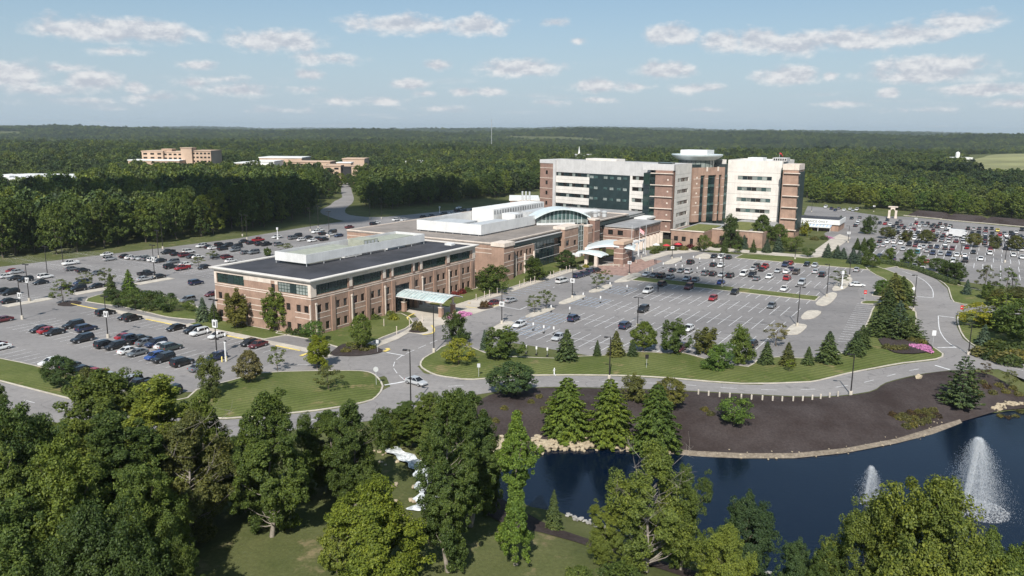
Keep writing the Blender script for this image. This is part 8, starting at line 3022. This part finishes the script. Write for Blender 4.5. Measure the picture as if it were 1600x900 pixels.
def fountain(px, py, h, w, drift, label, n, seed):
    g = G(px, py, POND_Z)
    e = empty('fountain', (g[0], g[1], POND_Z))
    tag(e, label, 'fountain', 'pond fountains')
    rng = np.random.default_rng(seed)
    # a narrow rising core and drops that spread and drift as they fall
    rise = rng.uniform(0, 1, n) < .22
    z = h * np.where(rise, rng.uniform(0, 1, n) ** .8, rng.uniform(0, 1, n) ** 1.15)
    fall = 1 - z / h
    ang = rng.uniform(0, 2 * np.pi, n)
    rad = w * np.where(rise, .06 + .04 * fall, .07 + .93 * fall ** .6 * np.abs(rng.normal(size=n)) ** .8 * .74 * (1 + .18 * np.sin(5 * ang) + .12 * np.sin(11 * ang)))
    P = np.column_stack([rad * np.cos(ang) + drift * h * np.where(rise, .34 * (1 - fall), .34 + .55 * fall) - .1, rad * np.sin(ang), z]) + rng.normal(size=(n, 3)) * .08
    P[:, 2] = np.maximum(P[:, 2], .02)
    sz = rng.uniform(.022, .06, n)
    V, Q = leaf_quads(P, rng.normal(size=(n, 3)), np.array([[0, 0, 1.0]]) + .25 * rng.normal(size=(n, 3)), sz * 3.2, sz, rng)
    o = link('spray', np_mesh('spray', V, Q, MAT['spray']), e)
    # foam ring where the water falls back
    m = n // 40
    a = rng.uniform(0, 6.28, m)
    q = w * np.sqrt(rng.uniform(.05, 1.25, m))
    P = np.column_stack([q * np.cos(a) + drift * h * .85, q * np.sin(a), rng.uniform(.01, .22, m) ** 1.5])
    V, Q = leaf_quads(P, np.array([0, -.4, 1.0]) + .4 * rng.normal(size=(m, 3)), rng.normal(size=(m, 3)), rng.uniform(.15, .5, m), rng.uniform(.08, .2, m), rng)
    link('splash_ring', np_mesh('splash_ring', V, Q, MAT['spray']), e)
    mb = MB()
    mb.lathe([(.5, -.3), (.7, .0), (.5, .12), (.1, .25)], (0, 0, 0), 10)
    mb.build('float', MAT['lamp_dark'], e)


fountain(1507, 797, 10.4, 3.3, .22, "tall white fountain jet leaning in the wind on the pond", 70000, 3)
fountain(1352, 786, 5.4, 1.7, .24, "shorter white fountain jet behind the huge light crown", 14000, 4)


# ------------------------------------------------------------------ people
def person(px, py, label, top, legs, rz, h=1.75):
    g = G(px, py)
    e = empty('person', (g[0], g[1], .12 if True else 0), rz)
    tag(e, label, 'person', 'people outdoors')
    k = h / 1.75
    me = bpy.data.meshes.new('body')
    J = [(0, 0, .95), (0, 0, 1.2), (0, 0, 1.45), (0, 0, 1.54), (0, 0, 1.66), (.11, .0, .9), (.13, .14, .5), (.12, .02, .06), (.12, .16, .03), (-.11, 0, .9), (-.13, -.10, .48), (-.12, -.28, .08), (-.12, -.14, .03), (.2, 0, 1.42), (.26, -.08, 1.15), (.25, .06, .92), (-.2, 0, 1.42), (-.26, .1, 1.16), (-.24, .22, .95)]
    E = [(0, 1), (1, 2), (2, 3), (3, 4), (0, 5), (5, 6), (6, 7), (7, 8), (0, 9), (9, 10), (10, 11), (11, 12), (2, 13), (13, 14), (14, 15), (2, 16), (16, 17), (17, 18)]
    Rr = [.15, .14, .15, .055, .11, .09, .065, .045, .04, .09, .065, .045, .04, .06, .045, .04, .06, .045, .04]
    me.from_pydata([(x * k, y * k, z * k) for x, y, z in J], E, [])
    m = bpy.data.materials.get('cloth_' + top) or surf('cloth_' + top, {'white': (.7, .7, .7), 'dark': (.03, .03, .04), 'red': (.3, .03, .03)}[top], .9, .05)
    me.materials.append(m)
    o = link('body', me, e)
    sk = o.modifiers.new('skin', 'SKIN')
    sv = me.skin_vertices[0].data
    for i, r_ in enumerate(Rr):
        sv[i].radius = (r_ * k, r_ * k)
    sv[0].use_root = True
    o.modifiers.new('sub', 'SUBSURF').render_levels = 1


for a in ((866, 588, "person in white walking on the verge of the ring road", 'white', 'dark', 1.2), (1028, 457, "person in dark clothes walking across the main lot", 'dark', 'dark', .4), (1079, 441, "person in red standing by the dividing grass", 'red', 'dark', 2.0), (1023, 412, "person in dark clothes before the entrance, left of two", 'dark', 'dark', 1.0), (1025, 412.4, "person in dark clothes before the entrance, right of two", 'dark', 'dark', 1.4)):
    person(*a)

# parasol tables of the garden
for px, py, col, lb in ((1041, 392, 'flag_red', "red garden parasol left of the tower garden"), (1059, 390, 'flag_red', "red garden parasol right of the glazed corner"), (1025, 391, 'sign_white', "white garden parasol by the brick block")):
    g = G(px, py)
    e = empty('parasol', (g[0], g[1], .1))
    tag(e, lb, 'parasol', 'garden parasols')
    mb = MB()
    mb.tube([(0, 0, 0), (0, 0, 2.5)], .04, 5)
    mb.build('pole', MAT['hvac_metal'], e)
    mb = MB()
    mb.lathe([(1.6, 2.1), (.8, 2.5), (.05, 2.75)], (0, 0, 0), 8)
    mb.build('canopy', MAT[col], e)

build_forest()


# ------------------------------------------------------------------ a cloud above and behind the camera: its shadow lies on the left woods
def cloud(spots, alt, label, seed):
    """spots: photo pixels whose ground lies in its shade, radius in metres"""
    rng = np.random.default_rng(seed)
    k = alt / SUN_DIR.z
    pts = [(G(px, py, 8), r_) for px, py, r_ in spots]
    o0 = Vector(pts[0][0]) + SUN_DIR * k
    bm = bmesh.new()
    for p, R_ in pts:
        c = Vector(p) + SUN_DIR * k - o0
        for i in range(9):
            a, q = rng.uniform(0, 6.28), math.sqrt(rng.uniform(0, 1))
            x, y = R_ * q * math.cos(a), R_ * q * math.sin(a)
            r_ = R_ * rng.uniform(.3, .6)
            ret = bmesh.ops.create_icosphere(bm, subdivisions=2, radius=r_)
            for v in ret['verts']:
                v.co = Vector((v.co.x + x, v.co.y + y, max(v.co.z, -r_ * .35))) * 1.0 + c
    me = bpy.data.meshes.new('cloud')
    bm.to_mesh(me)
    bm.free()
    me.materials.append(MAT['cloud_white'])
    tag(link('cloud', me, None, o0), label, 'cloud', kind='stuff')


cloud(((150, 318, 34), (230, 316, 34), (310, 314, 38), (380, 316, 38), (440, 322, 36), (500, 318, 34), (560, 312, 34), (640, 308, 36), (720, 302, 34)), 850, "long white cumulus cloud high behind the viewer", 12)
cloud(((1046, 404, 8), (1066, 410, 9), (1088, 412, 8), (1106, 419, 6), (1040, 420, 6)), 700, "small white cumulus cloud high behind the viewer", 5)
cloud(((1330, 232, 120), (1230, 236, 110), (1420, 262, 40), (1480, 272, 36)), 1100, "far white cumulus cloud over the right woods", 8)


# ------------------------------------------------------------------ the hazy air
def haze():
    mb = MB()
    mb.box(-18900, 18900, -4200, 17900, -60, 125)
    m, t, out = new_mat('haze_air')
    v = t.n('ShaderNodeVolumePrincipled', inp={'Color': (0.80, 0.89, 1.0, 1), 'Density': 5.5e-5, 'Anisotropy': 0.25})
    t.l(v.outputs[0], out.inputs['Volume'])
    o = mb.build('haze', m)
    tag(o, "thin pale haze over the whole landscape", kind='stuff')


haze()
